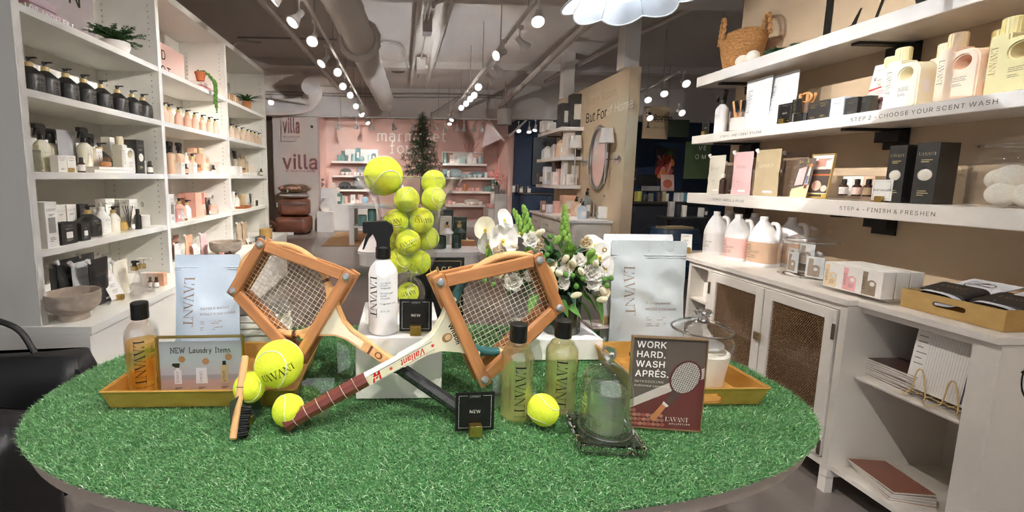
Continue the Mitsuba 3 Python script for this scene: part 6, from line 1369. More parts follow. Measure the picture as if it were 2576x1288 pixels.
put('soap_carton',carton('#d9a98c',0.05,0.05,0.10),'tan carton last in the row behind the near dropper bottles','carton',(-1.655,3.061,0.6385),90,s=0.906)
put('refill_pouch',spout_pouch('#a2786a','#6a4a40',10,0.14,0.22),'brown-pink refill pouch at the near end of the middle bay worktop','pouch',(-2.074,4.092,0.6385),90,s=0.981)
put('refill_pouch',spout_pouch('#d5d9dc','#777777',11,0.15,0.20),'silver white refill pouch in front of the brown-pink one','pouch',(-2.008,3.994,0.6385),90,s=0.783)
put('refill_pouch',spout_pouch('#dba387','#8a5a48',12,0.15,0.23),'peach refill pouch with a spout, middle bay','pouch',(-1.952,4.093,0.6385),90,s=0.956)
put('refill_pouch',spout_pouch('#e3b5b8','#8a5a5a',13,0.14,0.23),'pink refill pouch with a spout left of the second stone bowl','pouch',(-1.864,4.198,0.6385),90,s=0.965)
put('tilted_card',tilt_card(0.085,0.14),'white card leaning in front of the pink refill pouch','card',(-1.851,4.094,0.6385),90,s=1.053)
put('stone_bowl',stone_bowl(),'second rough stone bowl, farther along the worktop','bowl',(-1.660,4.201,0.6385),40,s=0.930)
put('soap_carton',carton('#e3b1a4',0.045,0.05,0.09),'small pink carton beside the second pair of dropper bottles','carton',(-1.652,4.097,0.6385),90,s=0.919)
put('serum_bottle',dropper('#ecd3c8'),'near one of two dropper bottles in front of the second stone bowl','bottle',(-1.618,4.097,0.6385),90,s=0.929)
put('serum_bottle',dropper('#ecd3c8'),'far one of two dropper bottles in front of the second stone bowl','bottle',(-1.585,4.098,0.6385),90,s=0.929)
put('lidded_jar',lidded_jar(0.035,0.05),'tiny lidded glass jar left of the pink carton','jar',(-1.733,4.056,0.6385),90,s=0.900)
put('refill_pouch',spout_pouch('#b3a088','#6a5d4d',14,0.15,0.26),'taupe refill pouch, near one of two in the far bay','pouch',(-1.771,4.868,0.6385),90,s=0.987)
put('refill_pouch',spout_pouch('#ab977f','#6a5d4d',15,0.15,0.26),'taupe refill pouch, far one of two in the far bay','pouch',(-1.752,4.986,0.6385),90,s=0.976)
put('tilted_card',tilt_card(0.08,0.13),'white card leaning in the far bay','card',(-1.703,4.987,0.6385),90,s=1.175)
put('lidded_jar',lidded_jar(0.055,0.10,'#c9a25c',0.8),'glass jar of colourful balls at the far end of the worktop','jar',(-1.659,5.449,0.6385),90,s=1.487)
put('gift_box',carton('#151622',0.12,0.08,0.06,'#77777a',9),'low dark box beside the jar of colourful balls','box',(-1.642,5.176,0.6385),90)
put('lidded_jar',lidded_jar(0.045,0.05),'glass jar with a ball knob in front of the low dark box','jar',(-1.575,4.990,0.6385),90,s=1.215)

put('book',book(0.26,0.2,0.048,'#b79aa0',txt='LOS ANGELES I',th=0.62),'lower pinkish book lettered LOS ANGELES on the top left shelf','book',(-1.962,2.527,2.2084),90)
put('book',book(0.20,0.18,0.044,'#b59aa2'),'upper pinkish book on the LOS ANGELES one','book',(-1.969,2.496,2.2700),90)
put('book',book(0.05,0.2,0.09,'#7d6a58'),'brown book at the near upright of the top left shelf','book',(-1.962,2.294,2.2084),90)
put('book',book(0.24,0.2,0.030,'#d88a94'),'lower pink book under the terracotta pot','book',(-1.949,4.407,2.2071),90)
put('book',book(0.22,0.19,0.030,'#d9b9b4'),'upper pale pink book under the terracotta pot','book',(-1.949,4.394,2.2458),92)
fl,fs = fern(70,0.23,3,0.75)
put('potted_plant',[part('bowl',lathe([(0,0),(0.045,0),(0.075,0.025),(0.088,0.06),(0.086,0.085),(0.080,0.085),(0.07,0.03),(0,0.02)],28),mat('#ded7d0',0.5),40),part('leaves',mv(fl,0,0,0.075),'leaf_dark',False),part('stems',mv(fs,0,0,0.07),mat('#33442a',0.7),False)],
 'fern in a white bowl on the top left shelf','potted plant',(-1.930,3.175,2.2071),70)
rg = np.random.default_rng(6); beads = [mv(ico(0.0085,1),0.02 + rg.normal(0,.02),rg.normal(0,.02),0.075 + rg.uniform(0,.02)) for _ in range(26)]
for k in range(7):
 x = 0.035 + 0.012 * rg.normal(); 
 for i in range(20 + 3 * (k % 4)): beads.append(mv(ico(0.0078,1),0.045 + 0.02 * math.sin(i * 0.2) + 0.006 * (k - 3),-0.05 - 0.045 * min(1,i / 6) + rg.normal(0,.003) - 0.0015 * i,0.07 - 0.0125 * i + rg.normal(0,.003)))
put('trailing_plant',[part('pot',lathe([(0,0),(0.034,0),(0.045,0.06),(0.05,0.062),(0.05,0.078),(0.044,0.078),(0.04,0.06),(0,0.055)],24),mat('#b8673f',0.8),40),part('trailing_strands',cat(beads),'leaf_mid',True)],
 'string-of-pearls plant trailing from a terracotta pot over the shelf edge','potted plant',(-1.873,4.318,2.2846),75)
for i in range(7): put('book',book(0.045,0.16,0.085,('#a8754f','#b98a5e','#c9a078')[i % 3]),'tan book spine, number %s from the near end of the far top shelf' % ('one two three four five six seven'.split()[i]),'book',(-1.93,4.83 + 0.061 * i,2.2071),90)
lv = [aim_m(leaf(rg.uniform(0.14,0.22),0.035,0.5,5),[0,0,0.11],[math.cos(a),math.sin(a),rg.uniform(0.3,1.1)]) for a in np.linspace(0,2 * PI * 3,26)]
put('potted_plant',[part('pot',lathe([(0,0),(0.045,0),(0.055,0.11),(0.05,0.11),(0.045,0.09),(0,0.09)],24),mat('#a9713f',0.7),40),part('leaves',cat(lv),'leaf_dark',True)],'spiky green plant in a wicker-brown pot on the far top shelf','potted plant',(-1.892,5.613,2.2071),20)


# ================================================================== goods on the right wall shelves

coil = []
for k in range(26):
 t = k / 25; a,b = 0.105 + 0.055 * t ** 0.7,0.085 + 0.045 * t ** 0.7
 coil.append(mv(tube([(a * math.cos(q),b * math.sin(q),0.004 + 0.0085 * k + 0.018 * t * math.cos(q) ** 2) for q in np.linspace(0,2 * PI,40,endpoint=False)],0.0062 + 0.0006 * (k % 2),6,closed=True),0,0,0))
texmat('straw',lambda p,n,uv: mx(c3('#7d5430'),c3('#c79a66'),fb(p.x * 120,p.y * 120,p.z * 120,3)),rough=0.85,spec=0.2,bump=lambda p,n,uv: nz(p.x * 300,p.y * 300,p.z * 300),bscale=0.0012)
def braid(pts,r): 
 q = smoothpath(pts,10); o = []
 for ph in (0,PI): o.append(tube([p + r * 0.6 * np.array([math.cos(i * 0.9 + ph),math.sin(i * 0.9 + ph),0]) for i,p in enumerate(q)],r * 0.75,6))
 return cat(o)
put('straw_basket',[part('coils',cat(coil),'straw',True),part('floor',mv(lathe([(0,0),(0.1,0)],20),0,0,0.003),'straw',False),
 part('handle',braid([(-0.10,-0.125,0.20),(-0.09,-0.12,0.30),(0.0,-0.12,0.355),(0.09,-0.12,0.30),(0.10,-0.125,0.20)],0.010),'straw',True),part('handle',braid([(-0.10,0.125,0.20),(-0.09,0.12,0.30),(0.0,0.12,0.355),(0.09,0.12,0.30),(0.10,0.125,0.20)],0.010),'straw',True)],
 'woven straw basket with two looped handles on the top right shelf','basket',(2.31,2.99,2.1455),60)

put('wool_ball',[part(None,ico(0.042,3),'wool_white',True)],'white wool ball at the foot of the basket, left of two','wool ball',(2.250,2.900,2.1875))
put('wool_ball',[part(None,ico(0.036,3),'wool_white',True)],'white wool ball at the foot of the basket, right of two','wool ball',(2.210,2.766,2.1815))
fl,fs = fern(26,0.15,9,0.12,1.0,0.024)
put('eucalyptus_sprig',[part('leaves',fl,'leaf_blue',False),part('stems',fs,mat('#4a4a38',0.7),False)],'dark green leafy sprig lying behind the top shelf edge right of the basket','foliage',(2.33,2.62,2.175),80)

put('sign_card',card_parts('NEW',0.06,0.075,BLACK_MATTE,SILVER_INK),'black card on a brass block at the far end of the middle shelf','card',(2.210,3.145,1.7275),-90,s=1.273)
put('spray_bottle',spray('#e6e4e2'),'white spray bottle with a black trigger at the far end of the middle shelf','spray bottle',(2.230,3.021,1.7275),-90,s=1.110)
put('brush_glass',brush_cup(1),'clear glass cup holding a wooden brush beside the white spray bottle','cup',(2.250,2.884,1.7275),-90,s=1.535)
put('refill_pouch',plain_pouch('#dfe2e6',0.185,0.29,12),'white stand-up pouch, left of two on the middle shelf','pouch',(2.270,2.764,1.7275),-90,s=1.108)
put('refill_pouch',plain_pouch('#dfe3e6',0.20,0.30,13),'white stand-up pouch, right of two on the middle shelf','pouch',(2.290,2.609,1.7275),-90,s=1.051)
put('sign_card',card_parts('NEW',0.075,0.085,BLACK_MATTE,SILVER_INK),'black NEW card on a brass block in front of the right white pouch','card',(2.185,2.460,1.7275),-90,s=1.248)
put('brush_glass',brush_cup(2),'clear glass cup of wooden brushes with a black and gold tag','cup',(2.230,2.384,1.7275),-90,s=1.102)
put('soap_carton',carton('#151314',0.06,0.05,0.10,'#c9a45c'),'left of two black cartons with gold lettering beside the brush cup','carton',(2.240,2.320,1.7275),-90,s=0.978)
put('soap_carton',carton('#151314',0.06,0.05,0.10,'#c9a45c'),'right of two black cartons with gold lettering beside the brush cup','carton',(2.220,2.243,1.7275),-90,s=0.966)
put('soap_carton',carton('#cfdbe3',0.075,0.05,0.10,'#4a5560'),'pale blue carton between black cartons on the middle shelf','carton',(2.230,2.182,1.7275),-90,s=0.981)
put('soap_carton',carton('#121212',0.07,0.05,0.10,'#4a4a48'),'left of two black cartons between the pale blue one and the magazine','carton',(2.230,2.112,1.7275),-90,s=0.857)
put('soap_carton',carton('#121212',0.07,0.05,0.10,'#4a4a48'),'right of two black cartons between the pale blue one and the magazine','carton',(2.250,2.077,1.7275),-90,s=0.854)
put('magazine',leaflet('#d9b5b3','OSCAR WINNER'),'pink award leaflet leaning behind the cream jug','leaflet',(2.290,2.071,1.7275),-90,s=0.974,rx=-8)
put('detergent_jug',wash_jug('#ece6c9','#e6d8a8'),'pale cream detergent jug with a ribbed cap on the middle shelf','jug',(2.225,1.884,1.7275),-98,s=0.971)
put('detergent_jug',wash_jug('#ece6c9','#e6d8a8'),'second pale cream detergent jug standing right behind its twin','jug',(2.340,2.028,1.7275),-98,s=0.980)
put('detergent_jug',wash_jug('#f0cdb6','#eccfaa'),'peach pink detergent jug with a ribbed cap on the middle shelf','jug',(2.225,1.692,1.7275),-98,s=0.979)
put('detergent_jug',wash_jug('#f0cdb6','#eccfaa'),'second peach pink detergent jug standing right behind its twin','jug',(2.340,1.817,1.7275),-98,s=0.980)
put('detergent_jug',wash_jug('#cdbf95','#d9c892'),'olive beige detergent jug cut by the right edge of the picture','jug',(2.225,1.532,1.7275),-98)
put('detergent_jug',wash_jug('#cdbf95','#d9c892'),'second olive beige detergent jug standing right behind its twin','jug',(2.340,1.642,1.7275),-98,s=0.980)
put('refill_pouch',spout_pouch('#cdc8b9','#8a8270',21,0.15,0.25),'pale grey-beige refill pouch at the far end of the lowest wall shelf','pouch',(2.250,3.046,1.3135),-90,s=1.074)
put('refill_pouch',spout_pouch('#8a7763','#5a4c3e',22,0.14,0.24),'brown refill pouch at the back between the pale and the pink one','pouch',(2.370,3.057,1.3135),-90,s=0.929)
put('slim_bottle',slim_bottle('#2a1a12','#e9e2d4'),'tiny dark bottle with a white cap between two refill pouches','bottle',(2.250,2.976,1.3135),-90,s=0.929)
put('refill_pouch',spout_pouch('#dcb6b6','#9a6a6a',23,0.155,0.26),'pink refill pouch on the lowest wall shelf','pouch',(2.250,2.811,1.3135),-90,s=1.076)
put('refill_pouch',spout_pouch('#b3a283','#e3dcc4',24,0.19,0.29),'olive taupe refill pouch on the lowest wall shelf','pouch',(2.250,2.615,1.3135),-90,s=0.974)
put('refill_pouch',spout_pouch('#857260','#e3dcc4',25,0.18,0.27),'brown refill pouch at the back behind the picture leaflet','pouch',(2.370,2.555,1.3135),-90,s=0.986)
put('leaflet',leaflet('#c9a6a4',None),'picture leaflet of a pink pouch and a walking figure leaning on the lowest wall shelf','leaflet',(2.220,2.360,1.3135),-90,s=0.882,rx=-10)
put('framed_picture',framed_picture(),'gold-framed picture leaning behind the picture leaflet','picture',(2.260,2.293,1.3135),-90,s=0.978,rx=-6)
put('acrylic_tray',slab(0.36,0.15,0.02),'clear acrylic step under the small dropper bottles','tray',(2.270,2.054,1.3135),-90)
put('serum_bottle',dropper('#e9e6e1'),'white-labelled dropper bottle on the clear step of the lowest wall shelf','bottle',(2.240,2.127,1.3345),-90,s=0.980)
put('serum_bottle',dropper('#ecd0c8'),'pink-labelled dropper bottle on the clear step of the lowest wall shelf','bottle',(2.240,2.063,1.3345),-90,s=0.980)
put('serum_bottle',dropper('#b59c7e'),'tan-labelled dropper bottle on the clear step of the lowest wall shelf','bottle',(2.240,2.011,1.3345),-90,s=0.980)
put('soap_carton',carton('#e9e6e1',0.05,0.05,0.10),'white carton in the row behind the dropper bottles','carton',(2.315,2.159,1.3345),-90,s=0.980)
put('soap_carton',carton('#ecd0c8',0.05,0.05,0.10),'pink carton in the row behind the dropper bottles','carton',(2.315,2.107,1.3345),-90,s=0.980)
put('soap_carton',carton('#d9bca0',0.05,0.05,0.10),'beige carton in the row behind the dropper bottles','carton',(2.315,2.055,1.3345),-90,s=0.980)
put('soap_carton',carton('#8a7052',0.05,0.05,0.10),'brown carton in the row behind the dropper bottles','carton',(2.315,2.005,1.3345),-90,s=0.980)
put('sign_card',card_parts('BESTSELLER',0.075,0.085,PAPER,INK,True,False),'white BESTSELLER card on a brass block on the lowest wall shelf','card',(2.185,1.902,1.3135),-90,s=1.115)
put('ball_carton',carton('#0c0b0b',0.068,0.10,0.245,'#c9b58c',2),'tall black carton with a wool ball window, left of two','carton',(2.240,1.861,1.3135),-90,s=1.027)
put('ball_carton',carton('#0c0b0b',0.072,0.10,0.245,'#c9b58c',2),'tall black carton with a wool ball window, right of two','carton',(2.250,1.763,1.3135),-84,s=1.038)
put('lidded_jar',lidded_jar(0.135,0.225),'big lidded glass jar of wool balls at the right end of the lowest wall shelf','jar',(2.320,1.543,1.3135),-90)
put('wool_ball',[part(None,ico(0.044,3),'wool_white',True)],'white wool ball inside the big glass jar, lower left one','wool ball',(2.240,1.538,1.3625))
put('wool_ball',[part(None,ico(0.044,3),'wool_white',True)],'white wool ball inside the big glass jar, lower right one','wool ball',(2.260,1.481,1.3625))
put('wool_ball',[part(None,ico(0.044,3),'wool_white',True)],'white wool ball inside the big glass jar, upper front one','wool ball',(2.260,1.535,1.4275))
put('wool_ball',[part(None,ico(0.044,3),'wool_white',True)],'white wool ball inside the big glass jar, upper back one','wool ball',(2.350,1.623,1.4175))

# on the right cabinet
put('gallon_jug',gallon_jug('#dcdad7'),'white gallon jug with a pale label, far one in the front row','jug',(2.200,2.914,0.9005),-72,s=0.970)
put('gallon_jug',gallon_jug('#e0b6ad'),'white gallon jug with a pink label in the front row','jug',(2.170,2.679,0.9005),-72,s=0.970)
put('gallon_jug',gallon_jug('#bf9f84'),'white gallon jug with a tan label in the front row','jug',(2.185,2.502,0.9005),-72,s=0.970)
put('gallon_jug',gallon_jug('#bf9f84'),'gallon jug in shade at the back behind the glass jar','jug',(2.340,2.484,0.9005),-80,s=0.970)
put('gallon_jug',gallon_jug('#dcdad7'),'gallon jug at the back behind the pale-labelled one','jug',(2.370,3.016,0.9005),-80,s=0.970)
put('gallon_jug',gallon_jug('#e0b6ad'),'gallon jug at the back behind the pink-labelled one','jug',(2.350,2.771,0.9005),-80,s=0.970)
put('lidded_jar',lidded_jar(0.115,0.155),'big lidded glass jar of sachets on the right cabinet','jar',(2.205,2.231,0.9005),-90,s=1.162)
put('sachet',sachet(),'taupe-printed sachet pressed to the glass on the left in the jar','sachet',(2.160,2.277,0.9085),-100,group='sachets in the jar on the right cabinet')
put('sachet',sachet(),'taupe-printed sachet pressed to the glass in the middle of the jar','sachet',(2.145,2.134,0.9085),-75,group='sachets in the jar on the right cabinet')
put('sachet',sachet(),'silver sachet behind the middle one in the jar','sachet',(2.220,2.257,0.9085),-60,group='sachets in the jar on the right cabinet')
put('sachet',sachet(),'silver sachet at the right in the jar','sachet',(2.250,2.220,0.9185),-120,group='sachets in the jar on the right cabinet')
put('sachet',sachet(),'silver sachet at the back left in the jar','sachet',(2.230,2.341,0.9185),-90,group='sachets in the jar on the right cabinet')
put('sachet',sachet(),'silver sachet lying across the top in the jar','sachet',(2.180,2.222,0.9635),-85,group='sachets in the jar on the right cabinet')
put('acrylic_tray',slab(0.36,0.20,0.014),'clear acrylic tray under the printed cartons','tray',(2.100,1.840,0.9005),-90)
put('print_carton',jug_carton('#e3cba6'),'white carton printed with a cream jug, front row on the clear tray','carton',(2.035,1.907,0.9152),-90)
put('print_carton',jug_carton('#e3a9ab'),'white carton printed with a pink jug, front row on the clear tray','carton',(2.035,1.822,0.9152),-90)
put('print_carton',jug_carton('#857662'),'white carton printed with a taupe jug, front row on the clear tray','carton',(2.035,1.740,0.9152),-90)
put('print_carton',jug_carton('#e3cba6'),'white carton printed with a cream jug, second row on the clear tray','carton',(2.097,1.907,0.9152),-90)
put('print_carton',jug_carton('#e3a9ab'),'white carton printed with a pink jug, second row on the clear tray','carton',(2.097,1.822,0.9152),-90)
put('print_carton',jug_carton('#857662'),'white carton printed with a taupe jug, second row on the clear tray','carton',(2.097,1.740,0.9152),-90)
put('print_carton',jug_carton('#e3cba6'),'white carton printed with a cream jug, third row on the clear tray','carton',(2.159,1.907,0.9152),-90)
put('print_carton',jug_carton('#e3a9ab'),'white carton printed with a pink jug, third row on the clear tray','carton',(2.159,1.822,0.9152),-90)
put('print_carton',jug_carton('#857662'),'white carton printed with a taupe jug, third row on the clear tray','carton',(2.159,1.740,0.9152),-90)
put('name_card',tilt_card(0.035,0.07),'narrow white card on a brass clip at the far end of the right cabinet','card',(2.000,2.938,0.9005),-30,s=1.968)

TG = 'gold_leaf_plain'
texmat(TG,lambda p,n,uv: mx(c3('#a98a55'),c3('#c9aa72'),fb(p.x * 30,p.y * 30,p.z * 30,3)),rough=0.32,spec=0.5,metal=0.7)
def deep_tray(w,d,h):
 pl = rrect(w,h,0.001,0,h / 2).difference(sbox(-0.04,h * 0.55 - 0.0001,0.04,h * 0.55).buffer(h * 0.13,quad_segs=6)); t = 0.008
 ps = [part('base',bx(-w / 2,w / 2,-d / 2,d / 2,0,0.008),TG,False)]
 for s in (-1,1): ps.append(part('side',mv(up_xz(extr(pl,t)),0,s * d / 2 + (t if s < 0 else 0),0),TG,False))
 for s in (-1,1): ps.append(part('side',bx(s * w / 2 - t / 2,s * w / 2 + t / 2,-d / 2,d / 2,0,h),TG,False))
 return ps
put('gold_tray',deep_tray(0.30,0.36,0.075),'deep gold tray with a slot handle on the right cabinet, holding bagged white cloths','tray',(2.225,1.50,0.901),-90)
def cloth_bundle(label,x,y,rz):
 base = pouch_mesh(0.15,0.26,0.055,40,14,20); v = base[0][:,[0,2,1]] * [1,1,-1]; f = base[1]
 ps = [part('bag',(v,f),mat('#dfe3ea',0.3,0.6),True)]
 band = sqlathe([((1.0,1.0),0.0),((1,1),0.10)],0.156,0.052,0.02,4); bv = np.asarray(band[0])[:,[0,2,1]] * [1,1,-1] + [0,0.02,0]
 ps.append(part('paper_band',(bv,band[1]),mat('#191614',0.5),40)); m,w = brand(0.016); ps.append(part('lettering',mv(m,-w / 2,0.075,0.0268),mat('#8a6a44',0.4),False))
 ring = affinity.scale(Point(0,0).buffer(1,quad_segs=10),0.042,0.036); ring = ring.difference(affinity.scale(ring,0.93,0.93))
 ell = unary_union([ring,LineString([(-0.03,-0.006),(-0.01,-0.008),(0.006,0.01),(0.012,0.026),(0.004,0.028),(0.002,0.0),(-0.004,-0.016),(0.02,-0.018),(0.034,-0.010)]).buffer(0.0022)])
 em = mv(flat(ell,0.01),0,0,0); from_ = base; ev = np.asarray(em[0]); q = onpouch((ev * [1,1,1],em[1]),0,0.185,base)
 ps.append(part('emblem',(np.asarray(q[0])[:,[0,2,1]] * [1,1,-1],q[1]),INK,False))
 put('cloth_bundle',ps,label,'cloth',M=T().translate([x,y,0.951]).rotate([0,0,1],rz).rotate([1,0,0],14))
cloth_bundle('left bagged white cloth with a black band and looped emblem in the deep gold tray',2.10,1.585,-90)
cloth_bundle('right bagged white cloth with a black band and looped emblem in the deep gold tray',2.10,1.42,-92)
def magazine(c): return [part('pages',bx(-0.105,0.105,-0.075,0.075,0.0003,0.0077),mat('#cfc9c0',0.7),False),part('cover',bx(-0.106,0.106,-0.076,0.076,0.0078,0.0084),mat(c,0.4),False)]
for k in range(9): put('magazine',magazine(('#3a2a26','#8a8580','#a39d96','#6a625c')[k % 4] if k < 8 else '#2c1d1a'),('topmost dark-covered' if k == 8 else 'grey-edged') + ' magazine of the stack on the open bay shelf' + ('' if k == 8 else ', layer %s from the bottom' % 'one two three four five six seven eight'.split()[k]),'magazine',(2.11 + 0.002 * (k % 3),1.655 + 0.002 * (k % 2),0.5625 + 0.0088 * k),84 + 2 * (k % 3))
put('magazine',[part('cover',bx(-0.008,0.008,0,0.06,0,0.001),PAPER,False)],None,None) if False else None
for k in range(5): put('magazine',magazine(('#a88d80','#8a8580','#bfb5ab','#6a625c','#6a4438')[k]),('topmost brown and pink' if k == 4 else 'lower') + ' magazine stacked at the bottom of the open bay' + ('' if k == 4 else ', layer %s up' % 'one two three four'.split()[k]),'magazine',(2.06,1.60 + 0.004 * k,0.1355 + 0.0088 * k),70 + 3 * k)
pads = np.random.default_rng(3)
for k in range(12): put('order_pad',[part('sheets',bx(-0.11,0.11,-0.0035,0.0035,0,0.25),mat(('#e4e1dc','#d9d5cf')[k % 2],0.7),False)] + ([part('print',mv(up_xz(lines([0.035,0.028,0.03,0.02,0.034,0.022,0.03],0.003,0.022)),-0.100,-0.0040,0.235),mat('#5a5652',0.6),False)] + [part('rule',mv(up_xz(flat(sbox(-0.062 + 0.0085 * i,0.01,-0.0612 + 0.0085 * i,0.235))),0,-0.0040,0),mat('#b0aba6',0.6),False) for i in range(20)] + [part('spine_mark',mv(up_xz(flat(sbox(0.062,0.01,0.067,0.215))),0,-0.0041,0),mat('#2a2a3a',0.6),False)] if k == 0 else []),
 'printed white order pad facing out in the wire rack' if k == 0 else 'white order pad standing behind the front one in the wire rack, layer %s' % 'x one two three four five six seven eight nine ten eleven'.split()[k],'pad',M=T().translate([2.035 + 0.0085 * k,1.478,0.595]).rotate([0,0,1],-90).rotate([1,0,0],-6))
wire = []
for y in (-0.05,0.05): wire.append(tube(smoothpath([(y - 0.034,-0.03,0.012),(y - 0.024,-0.012,0.03),(y - 0.012,-0.014,0.105),(y,-0.014,0.125),(y + 0.012,-0.014,0.105),(y + 0.024,-0.012,0.03),(y + 0.034,-0.03,0.012)],6),0.0022,6))
wire += [tube([(-0.10,-0.02,0.02),(-0.084,-0.03,0.012)],0.0022,6),tube(smoothpath([(-0.016,-0.03,0.012),(0,-0.04,0.004),(0.016,-0.03,0.012)],5),0.0022,6)] + [tube([(x,-0.02,0.026),(x,0.12,0.026)],0.002,6) for x in (-0.08,-0.05,-0.02,0.02,0.05,0.08)] + [tube([(-0.09,q,0.024),(0.09,q,0.024)],0.002,6) for q in (0.0,0.10)]
wire += [tube([(x,q,0.002),(x,q,0.026)],0.002,6) for x in (-0.085,0.085) for q in (0.0,0.10)]
put('wire_rack',[part(None,cat(wire),GOLD,60)],'gold wire rack with two arches holding the order pads','rack',(2.025,1.478,0.5625),-90)
for k in range(8): put('booklet',[part(None,bx(-0.0045,0.0045,-0.075,0.075,0,0.19),mat(('#e6e2dc','#d3cec7','#efece6')[k % 3],0.6),False)],'white booklet standing in the narrow left cubby of the cabinet, number %s from the door' % ('one two three four five six seven eight'.split()[k]),'booklet',M=T().translate([2.03,2.625 + 0.013 * k,0.637]).rotate([1,0,0],-4))
# behind the lattice
for x,y,z,c,lab in ((2.2,1.95,0.54,'#b09a80','round pale bowl behind the near lattice door'),(2.2,2.35,0.54,'#a39079','round pale bowl behind the far lattice door')): put('bowl',[part(None,lathe([(0,0),(0.06,0),(0.13,0.10),(0.135,0.16),(0.12,0.16),(0.10,0.08),(0,0.03)],28),mat(c,0.6),40)],lab,'bowl',(x,y,z + 0.0005))
# writing on the cabinet end
em = affinity.scale(Point(0,0).buffer(1,quad_segs=12),0.085,0.10); em = em.difference(affinity.scale(em,0.93,0.94)).union(LineString([(-0.085,0.02),(-0.03,0.03),(0.01,0.0),(0.06,0.03)]).buffer(0.004)).union(LineString([(-0.02,0.07),(-0.03,0.0),(0.01,-0.06)]).buffer(0.004))
add('cabinet','emblem',mv(up_xz(flat(em)),2.155,1.3012,0.76),INK,False)


# ================================================================== flowers at the back of the grass
put('flower_vase',[part('glass',lathe([(0,0),(0.058,0),(0.060,0.003),(0.060,0.125),(0.056,0.125),(0.055,0.006),(0,0.005)],36),mat('#15201a',0.08,0.7),40)],'dark green glass cylinder vase on the right white riser','vase',(0.500,1.30,0.9355))
rf = np.random.default_rng(11); FB = np.array([0.50,1.30,1.05])
fa = put('flower_arrangement',[],'white orchids, green snapdragons and berries arranged in the dark green vase','flowers')
def petal_round(R,cup=0.25):
 V,F = [[0,0,0]],[]
 for j in range(1,5):
  for i in range(13): 
   a = PI * (0.02 + 0.96 * i / 12); r = R * j / 4; x,y = r * math.cos(a) * 1.05,r * math.sin(a) ** 0.75 * 1.0; V.append([x,y,cup * R * (math.hypot(x,y) / R) ** 2 + 0.03 * R * math.sin(5 * a) * j / 4])
 for i in range(12): F.append([0,1 + i,2 + i])
 for j in range(3):
  for i in range(12): a = 1 + j * 13 + i; F += [[a,a + 13,a + 14],[a,a + 14,a + 1]]
 return np.array(V),np.array(F)
def basis(n,up=(0,0,1)):
 n = np.array(n,float); n /= np.linalg.norm(n); x = np.cross(up,n); x /= np.linalg.norm(x); return np.array([x,np.cross(n,x),n])
def orchid(p,n,R,pm='petal_white'):
 B = basis(n); w = lambda m: (np.asarray(m[0]) @ B + np.array(p),m[1])
 k = add(fa,'orchid',w(cat([mv(rt(petal_round(R * 0.95),'z',a),0,0,0.0006) for a in (-78,78)] + [mv(rt(leaf(R * 0.98,R * 0.72,-0.15,6),'z',a),0,0,-0.002) for a in (0,122,-122)])),pm,True)
 add(k,'lip',w(cat([mv(sc(ico(R * 0.12,2),1,1,1.2),0,-R * 0.06,R * 0.12),mv(rt(leaf(R * 0.4,R * 0.3,-0.5,4),'z',180),0,-R * 0.05,R * 0.1)])),mat('#d9c35a',0.6),True)
for p,n,R,m in zip([(0.295,1.240,1.227),(0.251,1.260,1.256),(0.297,1.240,1.284),(0.263,1.270,1.211),(0.591,1.260,1.174),(0.590,1.290,1.202),(0.616,1.270,1.140),(0.352,1.270,1.240)],((0.15,-1,0.1),(-0.6,-1,0.2),(0.5,-0.8,0.4),(-0.4,-1,-0.3),(0.5,-1,0.2),(0.1,-0.7,0.9),(0.6,-1,0),(0.2,-0.5,0.9)),(0.046,0.034,0.030,0.034,0.040,0.036,0.036,0.034),['petal_white'] + ['petal_cream'] + ['petal_white'] * 6): orchid(p,n,R,m)
def rosette(p,n,R,pm):
 B = basis(n); ms = []
 for ring,(k,t,s) in enumerate(((3,72,0.55),(4,52,0.75),(5,30,0.95))):
  for i in range(k): ms.append(rt(rt(petal_round(R * s * 0.95,0.35),'x',t),'z',360 * i / k + ring * 31))
 m = cat(ms); add(fa,'lisianthus',(np.asarray(m[0]) @ B + np.array(p),m[1]),pm,True)
for p,R in zip([(0.376,1.230,1.227),(0.552,1.230,1.138),(0.477,1.230,1.129),(0.341,1.270,1.098),(0.346,1.260,1.162),(0.406,1.260,1.156),(0.533,1.230,1.220),(0.298,1.280,1.115),(0.605,1.250,1.068),(0.471,1.230,1.100),(0.383,1.280,1.115),(0.574,1.230,1.126),(0.518,1.230,1.168),(0.564,1.230,1.097),(0.490,1.230,1.152),(0.395,1.250,1.181),(0.319,1.270,1.154),(0.444,1.250,1.152)],(0.028,0.034,0.026,0.033,0.026,0.024,0.022,0.018,0.022,0.024,0.024,0.028,0.024,0.026,0.02,0.024,0.022,0.02)): rosette(p,(rf.uniform(-.4,.4),-1,rf.uniform(-.1,.5)),R,'petal_white' if R > 0.023 else 'petal_cream')
def spike(tip,base,r0):
 tip,base = np.array(tip),np.array(base); add(fa,'snapdragon_stem',tube([base,tip],[0.003,0.001],5),'leaf_mid',True); ms = []
 L = np.linalg.norm(tip - base); n = int(L / 0.0033)
 for i in range(n):
  t = i / n; a = i * 2.4; r = r0 * (1 - 0.8 * t); p = base + (tip - base) * t
  ms.append(sc(ico(1,1),0.0042 + r * 0.28,0.0042 + r * 0.28,0.008 + r * 0.25)); ms[-1] = mv(ms[-1],*(p + [r * math.cos(a),r * math.sin(a),0]))
 add(fa,'snapdragon',cat(ms),'leaf_light',True)
for tip,base,r in zip([(0.333,1.270,1.311),(0.363,1.270,1.323),(0.487,1.270,1.323),(0.576,1.270,1.194),(0.261,1.270,1.199),(0.384,1.270,1.249)],[(0.379,1.270,1.226),(0.384,1.270,1.238),(0.490,1.270,1.220),(0.538,1.270,1.118),(0.267,1.270,1.166),(0.384,1.270,1.178)],(0.012,0.013,0.013,0.008,0.008,0.010)): spike(tip,base,r)
